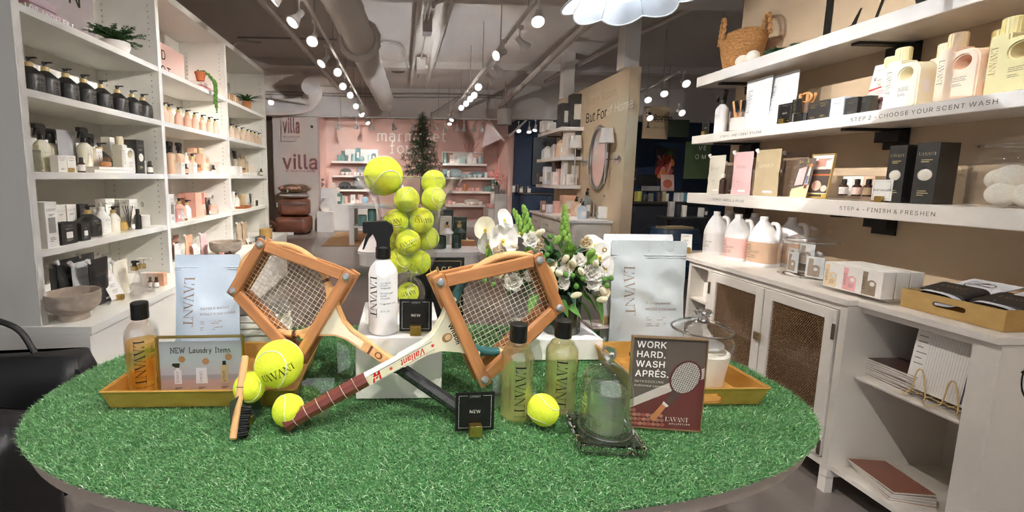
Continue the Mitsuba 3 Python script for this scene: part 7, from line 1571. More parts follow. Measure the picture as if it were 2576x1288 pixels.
pom = np.array((0.506,1.270,1.188)); nd = []
for i in range(700):
 d = rf.normal(size=3); d /= np.linalg.norm(d); nd.append(aim_m(leaf(rf.uniform(0.026,0.036),0.0022,0.05,2),pom,d))
add(fa,'green_pompon',cat(nd),'leaf_light',False); labels[fa + '__green_pompon'] = {'kind': 'stuff'}
for p in [(0.589,1.210,1.116),(0.608,1.210,1.119),(0.598,1.210,1.098),(0.495,1.210,1.127),(0.475,1.210,1.129),(0.526,1.210,1.119),(0.508,1.210,1.096),(0.426,1.210,1.240),(0.408,1.210,1.179),(0.267,1.210,1.101),(0.242,1.210,1.112),(0.418,1.210,1.188),(0.420,1.210,1.206)]: add(fa,'berry',mv(sc(ico(0.0075,2),1,1,1.15),*p),'leaf_mid',True)
for p,d,L in zip([(0.533,1.250,1.043),(0.575,1.250,1.062),(0.473,1.250,1.052),(0.456,1.250,1.158),(0.446,1.250,1.110),(0.514,1.250,1.182),(0.492,1.250,1.037),(0.548,1.250,1.110),(0.465,1.250,1.086),(0.406,1.250,1.062),(0.360,1.300,1.073),(0.502,1.250,1.068),(0.444,1.250,1.025),(0.532,1.250,1.068)],((0.7,-0.3,-0.7),(0.5,-0.4,-0.8),(0.3,-0.6,-0.6),(-0.6,-0.6,0.4),(-0.3,-0.6,-0.6),(0.4,-0.5,0.6),(0.5,-0.6,-0.3),(0.8,-0.5,0.1),(-0.3,-0.8,0.2),(-0.5,-0.5,-0.5),(-0.7,-0.3,-0.3),(0.2,-0.9,-0.3),(0.2,-0.5,-0.9),(0.9,-0.2,-0.5)),(0.08,0.09,0.06,0.05,0.06,0.05,0.06,0.06,0.05,0.06,0.05,0.05,0.05,0.08)): add(fa,'large_leaf',aim_m(leaf(L,L * 0.48,0.35,6),p,d,rf.uniform(-.5,.5)),'leaf_mid' if L > 0.055 else 'leaf_blue',True)
ms = []
for i in range(260):
 d = rf.normal(size=3) * [1.0,0.6,0.7]; d /= np.linalg.norm(d); q = np.array([0.49,1.31,1.12]) + d * [0.12,0.05,0.085] * rf.uniform(0.3,1.0); ms.append(aim_m(leaf(rf.uniform(0.025,0.05),0.018,0.3,3),q,d + [0,0,-0.2],rf.uniform(-1,1)))
add(fa,'foliage',cat(ms),'leaf_dark',False); labels[fa + '__foliage'] = {'kind': 'stuff'}
for p in [(0.463,1.280,0.979),(0.489,1.300,0.972),(0.500,1.280,0.979),(0.530,1.310,0.969),(0.530,1.280,0.991),(0.485,1.310,0.982)]: add(fa,'stem',tube([FB + [rf.uniform(-.03,.03),rf.uniform(-.03,.03),-0.10],np.array(p) + [0,0,0.08],[0.49 + rf.uniform(-.09,.09),1.31,1.14]],0.0025,5),'leaf_dark',True)
for p in [(0.440,1.215,1.220),(0.469,1.215,1.168),(0.501,1.215,1.155),(0.565,1.215,1.155),(0.538,1.215,1.188),(0.388,1.215,1.245),(0.526,1.215,1.130),(0.464,1.215,1.130),(0.594,1.215,1.071),(0.577,1.215,1.053),(0.500,1.215,1.065),(0.427,1.215,1.130),(0.340,1.245,1.200),(0.388,1.245,1.170),(0.551,1.215,1.165)]: add(fa,'bud',aim_m(lathe([(0.002,0),(0.0075,0.008),(0.0085,0.016),(0.005,0.026),(0,0.030)],10)[0][:,[0,2,1]] if False else mv(sc(ico(0.009,2),1,1.9,1),0,0.012,0),p,(rf.uniform(-.6,.6),-0.4,rf.uniform(0.2,1))),'petal_cream' if rf.random() < 0.5 else 'leaf_light',True)
pods = []
for p in [(0.271,1.220,1.200),(0.282,1.220,1.207),(0.290,1.220,1.196),(0.277,1.220,1.186),(0.288,1.220,1.184),(0.392,1.220,1.235),(0.404,1.220,1.228),(0.390,1.220,1.219),(0.402,1.220,1.212),(0.393,1.220,1.204),(0.534,1.220,1.230),(0.524,1.220,1.222),(0.541,1.220,1.216),(0.588,1.220,1.201)]: pods.append(aim_m(sc(lathe([(0.0015,0),(0.007,0.006),(0.0075,0.011),(0.004,0.009)],8),1,1,1),p,(rf.uniform(-1,1),-0.6,0.6)) if False else mv(tube([(0.0055 * math.cos(a),-0.003,0.0055 * math.sin(a)) for a in np.linspace(0,2 * PI,10,endpoint=False)],0.0022,5,closed=True),*p))
add(fa,'dried_pods',cat(pods),mat('#b79a72',0.7),True); labels[fa + '__dried_pods'] = {'kind': 'stuff'}


# ================================================================== the far rooms
@lru_cache(None)
def simple(shape,col,R,h):
 b = mat(col,0.4,0.5)
 if shape == 'cyl': return [part('body',lathe([(0,0),(R * .94,0),(R,h * .04),(R,h * .95),(R * .92,h),(R * .82,h),(R * .8,h * .8),(0,h * .78)],16),b,40)]
 if shape == 'vase': return [part('body',lathe([(0,0),(R * .6,0),(R * .95,h * .25),(R,h * .45),(R * .5,h * .72),(R * .42,h * .85),(R * .62,h),(R * .52,h),(R * .34,h * .85),(0,h * .7)],18),b,50)]
 if shape == 'ball': return [part('body',lathe([(R * 1.0 * math.sin(PI * t),h * (0.5 - 0.5 * math.cos(PI * t))) for t in np.linspace(0.12,0.86,12)] + [(R * .3,h * .95),(0,h * .7)],18),b,50)]
 if shape == 'block': return [part('body',cb(-R / 2,R / 2,-R / 2.6,R / 2.6,0,h,0.004),b,False),part('front_label',bx(-R * .3,R * .3,-R / 2.6 - .001,-R / 2.6,h * .25,h * .7),mat('#cfc8bd',0.6),False)]
 if shape == 'card': return [part('panel',bx(-R / 2,R / 2,-.01,.01,0,h),b,False),part('print',mv(up_xz(lines([R * .5,R * .4,R * .45],h * .03,h * .1)),-R * .22,-.0105,h * .6),mat('#8a8078',0.6),False)]
 if shape == 'disc': return [part('dish',mv(rt(lathe([(0,0),(R * .7,.004),(R,.025),(R * .98,.03),(R * .68,.012),(0,.010)],24,h / 2 / R),'x',82),0,0,h / 2),b,40)]
 if shape == 'cup': return [part('bowl',lathe([(0,0),(R * .55,0),(R * .9,h * .3),(R,h),(R * .93,h),(R * .82,h * .35),(0,h * .1)],18),b,50),part('handle',mv(tube([(R + R * .35 * math.sin(a),0,h * .55 - R * .35 * math.cos(a)) for a in np.linspace(0.1,3.0,8)],R * .1,6),-R * .06,0,0),b,60)]
 if shape == 'pump': return [part('body',lathe([(0,0),(R,0),(R,h * .55),(R * .9,h * .62),(R * .35,h * .74),(0,h * .74)],18),b,40),part('pump',cat([lathe([(R * .32,h * .73),(R * .32,h * .86),(R * .14,h * .87),(R * .14,h * .96),(0,h)],12),bx(-R * .1,R * .1,-R * .8,0,h * .92,h * .97)]),BLACK,40),part('label',bend(flat(sbox(-R * .5,0,R * .5,h * .22),R * .2),R,h * .2,-90,.001),PAPER,False)]
 if shape == 'cloche': return small_cloche(col,R,h)
 if shape == 'branch': return [part('body',lathe([(0,0),(R * .5,0),(R * .7,h * .4),(R * .4,h),(R * .3,h),(0,h * .5)],16),b,50),part('branches',cat([tube(smoothpath([(0,0,h * .7),(q,0,h * 1.3),(q * 1.9 + .03,0.02,h * 2.0)],4),[.008] * 8 + [.003],5) for q in (-.12,-.04,.05,.12)]),mat('#b06a55',0.7),50)]
 if shape == 'flowers':
  rg = np.random.default_rng(3); return [part('pot',lathe([(0,0),(R * .8,0),(R,h),(R * .9,h),(0,h * .8)],16),b,40),part('blooms',cat([mv(ico(.04,1),rg.normal(0,.06),rg.normal(0,.04),h + rg.uniform(.05,.3)) for _ in range(10)]),mat('#d98a80',0.7),True),part('leaves',cat([aim_m(leaf(.16,.04,.3,3),[0,0,h * .9],rg.normal(size=3) * [.5,.3,.3] + [0,0,.8]) for _ in range(16)]),'leaf_dark',False)]
ROWS = [
 ('ceramic_vase','cyl','#6f8f8c',0.05,0.17,-1.703,12.42,1.8498,'teal cylinder vase first on the upper left pink-wall shelf','vase'),
 ('ceramic_vase','vase','#5c7d78',0.08,0.28,-1.593,12.42,1.8498,'teal vase with white flowers second on the upper left pink-wall shelf','vase'),
 ('ceramic_vase','cyl','#55605f',0.05,0.15,-1.505,12.42,1.8498,'dark ribbed vase third on the upper left pink-wall shelf','vase'),
 ('ceramic_vase','cyl','#8aa6a2',0.055,0.2,-1.295,12.42,1.8498,'pale teal vase fourth on the upper left pink-wall shelf','vase'),
 ('ceramic_vase','block','#4d7f88',0.12,0.36,-1.174,12.42,1.8498,'big blue block planter fifth on the upper left pink-wall shelf','vase'),
 ('ceramic_vase','ball','#86a8a4',0.085,0.15,-1.085,12.42,1.8498,'round teal vase sixth on the upper left pink-wall shelf','vase'),
 ('ceramic_vase','cyl','#b9ccc8',0.06,0.18,-0.853,12.42,1.8498,'pale vase seventh on the upper left pink-wall shelf','vase'),
 ('ceramic_vase','block','#3f5a5c',0.1,0.22,-0.742,12.42,1.8498,'dark teal block vase eighth on the upper left pink-wall shelf','vase'),
 ('platter','disc','#5a5654',0.16,0.19,-1.520,12.42,1.4624,'dark oval platter standing on the second left pink-wall shelf','plate'),
 ('platter','disc','#4a4c50',0.13,0.26,-1.065,12.42,1.4624,'dark round plate standing on the second left pink-wall shelf','plate'),
 ('cup','cup','#cfc8c2',0.05,0.09,-1.593,12.3,1.4624,'small pale cup, first on the second left pink-wall shelf','cup'),
 ('cup','cup','#dcd6cf',0.05,0.09,-1.483,12.3,1.4624,'small pale cup, second on the second left pink-wall shelf','cup'),
 ('cup','cup','#cfc8c2',0.05,0.09,-1.406,12.3,1.4624,'small pale cup, third on the second left pink-wall shelf','cup'),
 ('cup','cup','#dcd6cf',0.05,0.09,-1.253,12.3,1.4624,'small pale cup, fourth on the second left pink-wall shelf','cup'),
 ('cup','cup','#cfc8c2',0.05,0.09,-1.176,12.3,1.4624,'small pale cup, fifth on the second left pink-wall shelf','cup'),
 ('cup','cup','#dcd6cf',0.05,0.09,-1.044,12.3,1.4624,'small pale cup, sixth on the second left pink-wall shelf','cup'),
 ('platter','disc','#1d1d1f',0.17,0.2,-1.546,12.42,1.0720,'black oval platter on the third left pink-wall shelf','plate'),
 ('platter','disc','#1a1a1c',0.22,0.36,-1.101,12.42,1.0720,'black arched platter on the third left pink-wall shelf','plate'),
 ('bowl','cup','#26262a',0.07,0.09,-1.649,12.28,1.0720,'black bowl, first on the third left pink-wall shelf','bowl'),
 ('bowl','cup','#26262a',0.07,0.09,-1.528,12.28,1.0720,'black bowl, second on the third left pink-wall shelf','bowl'),
 ('bowl','cup','#26262a',0.07,0.09,-1.408,12.28,1.0720,'black bowl, third on the third left pink-wall shelf','bowl'),
 ('bowl','cup','#26262a',0.07,0.09,-1.287,12.28,1.0720,'black bowl, fourth on the third left pink-wall shelf','bowl'),
 ('ceramic_piece','block','#39564c',0.15,0.28,-1.624,11.75,0.7000,'dark green block vase on the low white plinth left of the vase of balls','vase'),
 ('ceramic_piece','cyl','#d9b7b0',0.045,0.13,-1.582,11.75,0.7000,'small pink vase on the low white plinth left of the vase of balls','vase'),
 ('ceramic_piece','cyl','#86a8a0',0.04,0.22,-1.508,11.75,0.7000,'slim teal vase on the low white plinth left of the vase of balls','vase'),
 ('ceramic_piece','cyl','#d98f84',0.04,0.2,-1.435,11.75,0.7000,'coral vase on the low white plinth left of the vase of balls','vase'),
 ('ceramic_piece','card','#ece6e0',0.12,0.25,-1.255,11.75,0.7000,'white framed card on the low white plinth left of the vase of balls','card'),
 ('ceramic_piece','cyl','#d9b7b0',0.07,0.25,-1.054,11.75,0.7000,'pale pink jar on the low white plinth left of the vase of balls','jar'),
 ('ceramic_piece','ball','#9fc0d2',0.1,0.2,-0.938,11.75,0.7000,'pale blue round vase on the low white plinth left of the vase of balls','vase'),
 ('ceramic_piece','cup','#e0c2ba',0.08,0.1,-1.128,11.75,0.7000,'small pink bowl on the low white plinth left of the vase of balls','bowl'),
 ('ceramic_vase','cyl','#3a3a3c',0.06,0.2,-2.162,11.85,1.1200,'dark pot with orange flowers on the tall white plinth by the villa wall','vase'),
 ('ceramic_vase','vase','#4a4a48',0.07,0.24,-2.077,11.85,1.1200,'dark vase with orange and cream flowers on the tall white plinth by the villa wall','vase'),
 ('ceramic_vase','cyl','#d9a79c',0.05,0.18,-2.056,11.85,1.1200,'pale bottle vase on the tall white plinth by the villa wall','vase'),
 ('ceramic_vase','vase','#cf9f95',0.08,0.42,-1.887,11.85,1.1200,'tall pink vase on the tall white plinth by the villa wall','vase'),
 ('ceramic_vase','ball','#c9b0a6',0.09,0.14,-1.792,11.85,1.1200,'cream round shell vase on the tall white plinth by the villa wall','vase'),
 ('pitcher','vase','#ded5cc',0.16,0.34,-1.924,11.45,0.5200,'white wide-mouthed pitcher on the front white plinth by the villa wall','pitcher'),
 ('ceramic_vase','cyl','#8fb0ac',0.05,0.3,1.256,12.42,1.8175,'slim teal vase on the upper right pink-wall shelf','vase'),
 ('ceramic_vase','card','#e9e2dc',0.14,0.24,1.459,12.42,1.8175,'white card on the upper right pink-wall shelf','card'),
 ('ceramic_vase','cyl','#9db9b6',0.07,0.18,1.752,12.42,1.8175,'pale teal vase on the upper right pink-wall shelf','vase'),
 ('ceramic_vase','branch','#d8cfc9',0.16,0.3,1.966,12.42,1.8175,'white vessel with bare branches on the upper right pink-wall shelf','vase'),
 ('ceramic_vase','cyl','#e6dfd9',0.07,0.17,2.079,12.42,1.8175,'white vase on the upper right pink-wall shelf','vase'),
 ('ceramic_vase','cyl','#a9c4c6',0.06,0.2,2.260,12.42,1.8175,'pale blue vase on the upper right pink-wall shelf','vase'),
 ('ceramic_piece','cyl','#7f9a9a',0.07,0.22,1.253,12.32,1.4369,'teal bottle on the second right pink-wall shelf','bottle'),
 ('ceramic_piece','cyl','#d9dcd8',0.05,0.18,1.342,12.32,1.4369,'pale bottle on the second right pink-wall shelf','bottle'),
 ('ceramic_piece','disc','#6d7b7d',0.2,0.24,1.545,12.42,1.4369,'grey round plate on the second right pink-wall shelf','plate'),
 ('ceramic_piece','disc','#7f8f92',0.14,0.11,1.783,12.42,1.4369,'grey low dish on the second right pink-wall shelf','plate'),
 ('ceramic_piece','cup','#b9d0cf',0.07,0.08,1.948,12.32,1.4369,'pale teal cup on the second right pink-wall shelf','cup'),
 ('ceramic_piece','cup','#c6d6d6',0.06,0.09,2.106,12.32,1.4369,'pale blue cup on the second right pink-wall shelf','cup'),
 ('ceramic_piece','cup','#c6d6d6',0.06,0.09,2.230,12.32,1.4369,'pale blue bowl on the second right pink-wall shelf','bowl'),
 ('ceramic_piece','disc','#56686c',0.24,0.16,2.168,12.42,1.4369,'dark teal oval platter on the second right pink-wall shelf','plate'),
 ('ceramic_piece','card','#cfdde2',0.07,0.14,2.410,12.32,1.4369,'pale blue house-shaped piece on the second right pink-wall shelf','ornament'),
 ('ceramic_piece','ball','#cf958f',0.08,0.2,2.546,12.32,1.4369,'pink round vase with coral flowers on the second right pink-wall shelf','vase'),
 ('ceramic_piece','ball','#cf8f8a',0.09,0.22,2.681,12.32,1.4369,'pink ribbed vase with coral flowers on the second right pink-wall shelf','vase'),
 ('ceramic_piece','vase','#c98b86',0.06,0.55,2.772,12.32,1.4369,'tall pink bottle vase on the second right pink-wall shelf','vase'),
 ('ceramic_piece','cup','#e3aea6',0.06,0.1,1.563,12.32,1.0479,'pink cup on the third right pink-wall shelf','cup'),
 ('ceramic_piece','cup','#e3b8b0',0.06,0.08,1.676,12.32,1.0479,'second pink cup on the third right pink-wall shelf','cup'),
 ('ceramic_piece','cup','#9a6a4c',0.07,0.2,1.845,12.32,1.0479,'brown pot with dried flowers on the third right pink-wall shelf','pot'),
 ('ceramic_piece','cup','#e6b3ab',0.05,0.1,2.037,12.32,1.0479,'third pink cup on the third right pink-wall shelf','cup'),
 ('ceramic_piece','cup','#e9b9b1',0.06,0.1,2.172,12.32,1.0479,'fourth pink cup on the third right pink-wall shelf','cup'),
 ('ceramic_piece','cup','#6f8a82',0.09,0.12,2.421,12.32,1.0479,'teal bowl on the third right pink-wall shelf','bowl'),
 ('ceramic_piece','cup','#58756d',0.09,0.16,2.512,12.32,1.0479,'dark teal bowl on the third right pink-wall shelf','bowl'),
 ('ceramic_piece','block','#3a4f49',0.12,0.32,2.614,12.32,1.0479,'dark green pot on the third right pink-wall shelf','pot'),
 ('ceramic_piece','cyl','#d9cdc4',0.07,0.3,2.716,12.32,1.0479,'white tall pot on the third right pink-wall shelf','pot'),
 ('ceramic_piece','cup','#e3b3ab',0.07,0.11,1.413,12.42,0.6616,'pink mug on the lowest right pink-wall shelf','cup'),
 ('ceramic_piece','cup','#e9ddd3',0.06,0.08,1.538,12.42,0.6616,'cream cup on the lowest right pink-wall shelf','cup'),
 ('ceramic_piece','disc','#ddd6ce',0.13,0.05,1.720,12.42,0.6616,'cream plate on the lowest right pink-wall shelf','plate'),
 ('ceramic_piece','cup','#e6d9d0',0.06,0.09,1.937,12.42,0.6616,'cream mug on the lowest right pink-wall shelf','cup'),
 ('ceramic_piece','cup','#e6d9d0',0.06,0.09,2.052,12.42,0.6616,'second cream mug on the lowest right pink-wall shelf','cup'),
 ('ceramic_piece','cup','#ece6e0',0.06,0.09,2.292,12.42,0.6616,'white mug on the lowest right pink-wall shelf','cup'),
 ('ceramic_piece','disc','#b9b2aa',0.22,0.17,2.040,12.42,0.6616,'grey oval platter on the lowest right pink-wall shelf','plate'),
 ('ceramic_piece','block','#e6dcd6',0.14,0.4,2.487,11.6,0.6200,'white stand on the grey corner plinth right of the pink shelves','stand'),
 ('ceramic_piece','cyl','#d9a39c',0.07,0.36,2.616,11.6,0.6200,'pink candle pillar on the grey corner plinth right of the pink shelves','candle'),
 ('ceramic_piece','cyl','#7a7674',0.07,0.5,2.723,11.6,0.6200,'grey tall vase on the grey corner plinth right of the pink shelves','vase'),
 ('ceramic_piece','cup','#d9a8a0',0.12,0.12,2.422,11.6,0.6200,'pink dish on the grey corner plinth right of the pink shelves','dish'),
 ('flower_pot','flowers','#5a5654',0.07,0.22,2.502,11.25,1.0200,'grey pot of pink flowers on the upper corner plinth','flowers'),
 ('shelf_jar','cyl','#d9d5cc',0.04,0.16,2.767,10.6,1.0800,'small jar, first of the cluster on the navy counter beside the pink room','jar'),
 ('shelf_jar','cyl','#2a2a2e',0.045,0.2,2.865,10.6,1.0800,'small jar, second of the cluster on the navy counter beside the pink room','jar'),
 ('shelf_jar','cyl','#e6e2da',0.05,0.1,2.954,10.6,1.0800,'small jar, third of the cluster on the navy counter beside the pink room','jar'),
 ('shelf_jar','cyl','#1d1d20',0.05,0.14,3.052,10.6,1.0800,'small jar, fourth of the cluster on the navy counter beside the pink room','jar'),
 ('shelf_jar','cyl','#d9d5cc',0.05,0.1,3.141,10.6,1.0800,'small jar, fifth of the cluster on the navy counter beside the pink room','jar'),
 ('shelf_jar','cyl','#3a3a3e',0.04,0.2,2.852,10.75,1.0800,'small jar, sixth of the cluster on the navy counter beside the pink room','jar'),
 ('shelf_jar','cyl','#cfc9bf',0.035,0.14,3.010,10.75,1.0800,'small jar, seventh of the cluster on the navy counter beside the pink room','jar'),
 ('shelf_jar','cyl','#cfc9bf',0.04,0.14,3.140,10.75,1.0800,'small jar, eighth of the cluster on the navy counter beside the pink room','jar'),
 ('bar_bottle','cyl','#c9bd5a',0.07,0.2,4.771,8.6,0.9850,'yellow tin on the black counter of the navy room','jar'),
 ('bar_bottle','cup','#2c2a2a',0.06,0.14,4.902,8.6,0.9850,'dark bowl on the black counter of the navy room','jar'),
 ('bar_bottle','cyl','#8a8a80',0.05,0.16,5.033,8.6,0.9850,'grey jar on the black counter of the navy room','jar'),
 ('bar_bottle','cyl','#2a2422',0.05,0.18,5.197,8.6,0.9850,'brown bottle on the black counter of the navy room','bottle'),
 ('bar_bottle','cyl','#c9b78a',0.04,0.2,5.296,8.6,0.9850,'tan bottle on the black counter of the navy room','bottle'),
 ('bar_bottle','cyl','#d9d2c4',0.04,0.16,5.361,8.6,0.9850,'cream bottle on the black counter of the navy room','bottle'),
 ('bar_bottle','cyl','#e0dcd4',0.035,0.18,5.542,8.6,0.9850,'white-capped bottle first on the black counter of the navy room','bottle'),
 ('bar_bottle','cyl','#e0dcd4',0.035,0.18,5.608,8.6,0.9850,'white-capped bottle second on the black counter of the navy room','bottle'),
 ('bar_bottle','cyl','#e0dcd4',0.035,0.18,5.674,8.6,0.9850,'white-capped bottle third on the black counter of the navy room','bottle'),
 ('bar_bottle','cyl','#2f5a66',0.035,0.18,5.740,8.6,0.9850,'blue bottle on the black counter of the navy room','bottle'),
 ('bar_bottle','block','#d9d5cc',0.09,0.26,4.706,7.4,0.7800,'white-labelled dark box on the low dark shelf above the navy barrel','bottle'),
 ('bar_bottle','cyl','#2a2a2c',0.05,0.22,4.834,7.4,0.7800,'dark bottle on the low dark shelf above the navy barrel','bottle'),
 ('bar_bottle','cyl','#d9d2c4',0.05,0.2,4.934,7.4,0.7800,'cream-labelled bottle on the low dark shelf above the navy barrel','bottle'),
 ('bar_bottle','cyl','#d9d5cc',0.05,0.16,5.248,7.4,0.7800,'white-labelled jar on the low dark shelf above the navy barrel','bottle'),
 ('bar_bottle','block','#1d1d1f',0.08,0.14,5.320,7.4,0.7800,'black box on the low dark shelf above the navy barrel','bottle'),
 ('vanity_item','block','#8a6a5c',0.08,0.2,2.419,7.3,0.8410,'dark pink carton on the far half of the marble vanity','carton'),
 ('vanity_item','cloche','#d9d6dc',0.09,0.28,2.521,7.3,0.8410,'glass cloche on the far half of the marble vanity','cloche'),
 ('vanity_item','cyl','#d9a79c',0.06,0.2,2.645,7.3,0.8410,'pink candle jar on the far half of the marble vanity','candle'),
 ('vanity_item','cyl','#b9a08c',0.07,0.18,2.741,7.3,0.8410,'taupe candle jar on the far half of the marble vanity','candle'),
 ('vanity_item','block','#cfa88f',0.22,0.3,2.837,7.3,0.8410,'tan carton on the far half of the marble vanity','carton'),
 ('vanity_item','pump','#e3b59c',0.075,0.3,2.760,6.75,0.8410,'peach pump bottle beside the tap on the marble vanity','pump bottle'),
 ('vanity_item','pump','#eae0cf',0.075,0.27,2.807,6.65,0.8410,'cream pump bottle beside the tap on the marble vanity','pump bottle'),
 ('vanity_item','pump','#8f9a94',0.07,0.44,2.839,6.55,0.8410,'grey spray bottle with dark head beside the tap on the marble vanity','spray bottle'),
 ('vanity_item','pump','#c9d9e6',0.06,0.26,2.634,6.2,0.8410,'clear bottle with a blue label beside the tap on the marble vanity','bottle'),
 ('vanity_item','cloche','#ece8e2',0.09,0.36,2.939,6.2,0.8410,'tall glass jar of white cotton beside the tap on the marble vanity','jar'),
 ('carton','block','#dcd6ce',0.2,0.2,2.644,8,2.2510,'white carton pair on the uppermost vanity shelf','carton'),
 ('carton','block','#e0dad2',0.16,0.14,2.623,7.7,2.2510,'low white carton on the uppermost vanity shelf','carton'),
 ('carton','block','#141415',0.26,0.42,2.822,7.5,2.2510,'left tall black carton on the uppermost vanity shelf','carton'),
 ('carton','block','#161617',0.22,0.55,2.921,7.35,2.2510,'right tall black carton on the uppermost vanity shelf','carton'),
 ('shelf_bottle','pump','#dfe0e0',0.06,0.26,2.672,8.1,1.7760,'white pump bottle first on the middle vanity shelf','pump bottle'),
 ('shelf_bottle','pump','#e6e2dc',0.065,0.3,2.674,7.95,1.7760,'white pump bottle second on the middle vanity shelf','pump bottle'),
 ('shelf_bottle','pump','#d9cfc6',0.06,0.34,2.739,7.8,1.7760,'grey-labelled bottle third on the middle vanity shelf','bottle'),
 ('shelf_bottle','pump','#d3a58c',0.05,0.26,2.750,7.65,1.7760,'tan bottle fourth on the middle vanity shelf','bottle'),
 ('shelf_bottle','pump','#e6c0a6',0.09,0.4,2.747,7.45,1.7760,'large peach bottle fifth on the middle vanity shelf','bottle'),
 ('shelf_bottle','block','#dfd2c6',0.2,0.44,2.826,7.3,1.7760,'pale printed carton sixth on the middle vanity shelf','carton'),
 ('shelf_bottle','block','#1b1a1a',0.16,0.46,2.961,7.25,1.7760,'black-topped carton seventh on the middle vanity shelf','carton'),
 ('shelf_carton','block','#2a231d',0.14,0.2,2.621,8.1,1.3110,'small dark carton first on the lowest vanity shelf','carton'),
 ('shelf_carton','block','#dfe0e0',0.18,0.32,2.695,7.9,1.3110,'white window carton second on the lowest vanity shelf','carton'),
 ('shelf_carton','block','#3a2a2a',0.16,0.4,2.778,7.7,1.3110,'dark and pink carton third on the lowest vanity shelf','carton'),
 ('shelf_carton','block','#e6d5d0',0.14,0.22,2.685,7.5,1.3110,'zebra-striped pale pouch fourth on the lowest vanity shelf','pouch'),
 ('shelf_carton','block','#d9aca4',0.12,0.26,2.764,7.45,1.3110,'pink carton fifth on the lowest vanity shelf','carton'),
 ('shelf_carton','block','#e3d9d4',0.16,0.5,2.797,7.3,1.3110,'pale printed box sixth on the lowest vanity shelf','box'),
 ('shelf_carton','block','#7a6c5c',0.2,0.46,2.886,7.25,1.3110,'taupe bag seventh on the lowest vanity shelf','bag'),
 ('shelf_carton','block','#e9e2dc',0.14,0.18,2.826,7.15,1.3110,'small white carton eighth on the lowest vanity shelf','carton'),
]
for nm,shp,col,R,h,x,y,z,lab,ct in ROWS: put(nm,simple(shp,col,R,h),lab,ct,(x,y,z + 0.0008))

for z,a,b,lab in ((1.850,-1.88,-0.62,'upper'),(1.462,-1.86,-0.62,'second'),(1.072,-1.86,-0.62,'third')): put('wall_shelf',[part(None,cb(a,b,12.25,12.598,z - 0.06,z,0.003),WHITE_PAINT,False)],lab + ' white shelf on the left of the pink wall','wall shelf')
put('back_board',[part(None,bx(-1.55,-0.62,12.55,12.598,1.850 + 0.001,1.850 + 0.34),WHITE_PAINT,False)],'white board standing at the back of the upper left pink-wall shelf','board')
for z,a,b,lab in ((1.817,1.18,2.42,'upper'),(1.437,1.18,2.766,'second'),(1.048,1.38,2.766,'third'),(0.662,1.32,2.42,'lowest')): put('wall_shelf',[part(None,cb(a,b,12.25,12.598,z - 0.06,z,0.003),WHITE_PAINT,False)],lab + ' white shelf on the right of the pink wall','wall shelf')
put('back_board',[part('frame',cat([bx(1.18,2.36,12.55,12.58,1.817 + 0.001,1.817 + 0.03),bx(1.18,2.36,12.55,12.58,1.817 + 0.31,1.817 + 0.34),bx(1.18,1.21,12.55,12.58,1.817 + 0.03,1.817 + 0.31),bx(2.33,2.36,12.55,12.58,1.817 + 0.03,1.817 + 0.31)]),WHITE_PAINT,False),part('panel',bx(1.5,1.95,12.56,12.575,1.817 + 0.03,1.817 + 0.31),PAPER,False)],'white framed board at the back of the upper right pink-wall shelf','board')
for x0,x1,y0,y1,h,c,lab in ((-2.085,-1.66,11.6,12.2,1.12,WHITE_PAINT,'tall white plinth in the pink corner by the villa wall'),(-2.12,-1.72,11.2,11.59,0.52,WHITE_PAINT,'low white plinth in front of the tall one by the villa wall'),(-1.655,-0.6,11.55,12.2,0.70,WHITE_PAINT,'wide white plinth under the left pink-wall shelves'),(2.3,2.765,11.3,11.98,0.62,mat('#a9a19b',0.6),'low grey plinth in the right pink corner'),(2.45,2.765,11.21,11.29,1.02,mat('#a9a19b',0.6),'tall grey plinth at the end of the right pink corner')): put('plinth',[part(None,cb(x0,x1,y0,y1,0.001,h,0.004),c,False)],lab,'plinth')
tm,tw = strokes(SER,'marmoset',0.33,0.085,0.18); s1 = 1.95 / tw; fm,fw = strokes(SER,'found',0.33,0.085,0.18)
put('wall_lettering',[part('first_line',mv(up_xz(sc(tm,s1,1,1)),-0.66,12.597,2.44),PAPER,False),part('second_line',mv(up_xz(sc(fm,s1,1,1)),-0.29,12.597,2.10),PAPER,False)],'white typewriter lettering on the pink wall behind the artificial tree','lettering')
put('wall_lettering',[part('word',mv(up_xz(sc(text('villa',0.36,True,0.05)[0],0.88,1,1)),-3.06,11.598,1.61),mat('#6d3f40',0.7),False),part('second_line',mv(up_xz(text('BY CLASSIC HOME',0.045,True,0.35)[0]),-2.96,11.598,1.53),mat('#6d3f40',0.7),False)],'plum lettering villa on the cream wall above the leather poufs','lettering')
put('hanging_banner',[part('panel',bx(-3.03,-2.66,11.50,11.515,2.31,2.90),mat('#c9bcae',0.7),False),part('word',mv(up_xz(sc(text('villa',0.36,True,0.05)[0],0.42,1,1)),-3.00,11.499,2.52),mat('#6d3f40',0.7),False),part('second_line',mv(up_xz(text('BY CLASSIC HOME',0.03,True,0.1)[0]),-2.98,11.499,2.40),mat('#6d3f40',0.7),False)],'small hanging panel lettered villa at the top of the cream wall','sign')
put('wall_alarm',[part(None,rt(lathe([(0,0),(0.035,0),(0.03,0.03),(0,0.03)],14),'x',90),BLACK,40)],'small black round device high on the cream wall','alarm',(-2.28,11.598,2.69))
def pouf(w,d,h,seed):
 m = sqlathe([((0.80,0.80),0),((0.97,0.97),h * 0.10),((1,1),h * 0.35),((1,1),h * 0.65),((0.97,0.97),h * 0.90),((0.80,0.80),h)],w,d,0.12,6); v = np.asarray(m[0]).copy(); v += (meshkit.fbm(v * 6 + seed,3)[:,None] - 0.5) * 0.035; v[:,2] -= v[:,2].min(); return v,m[1]
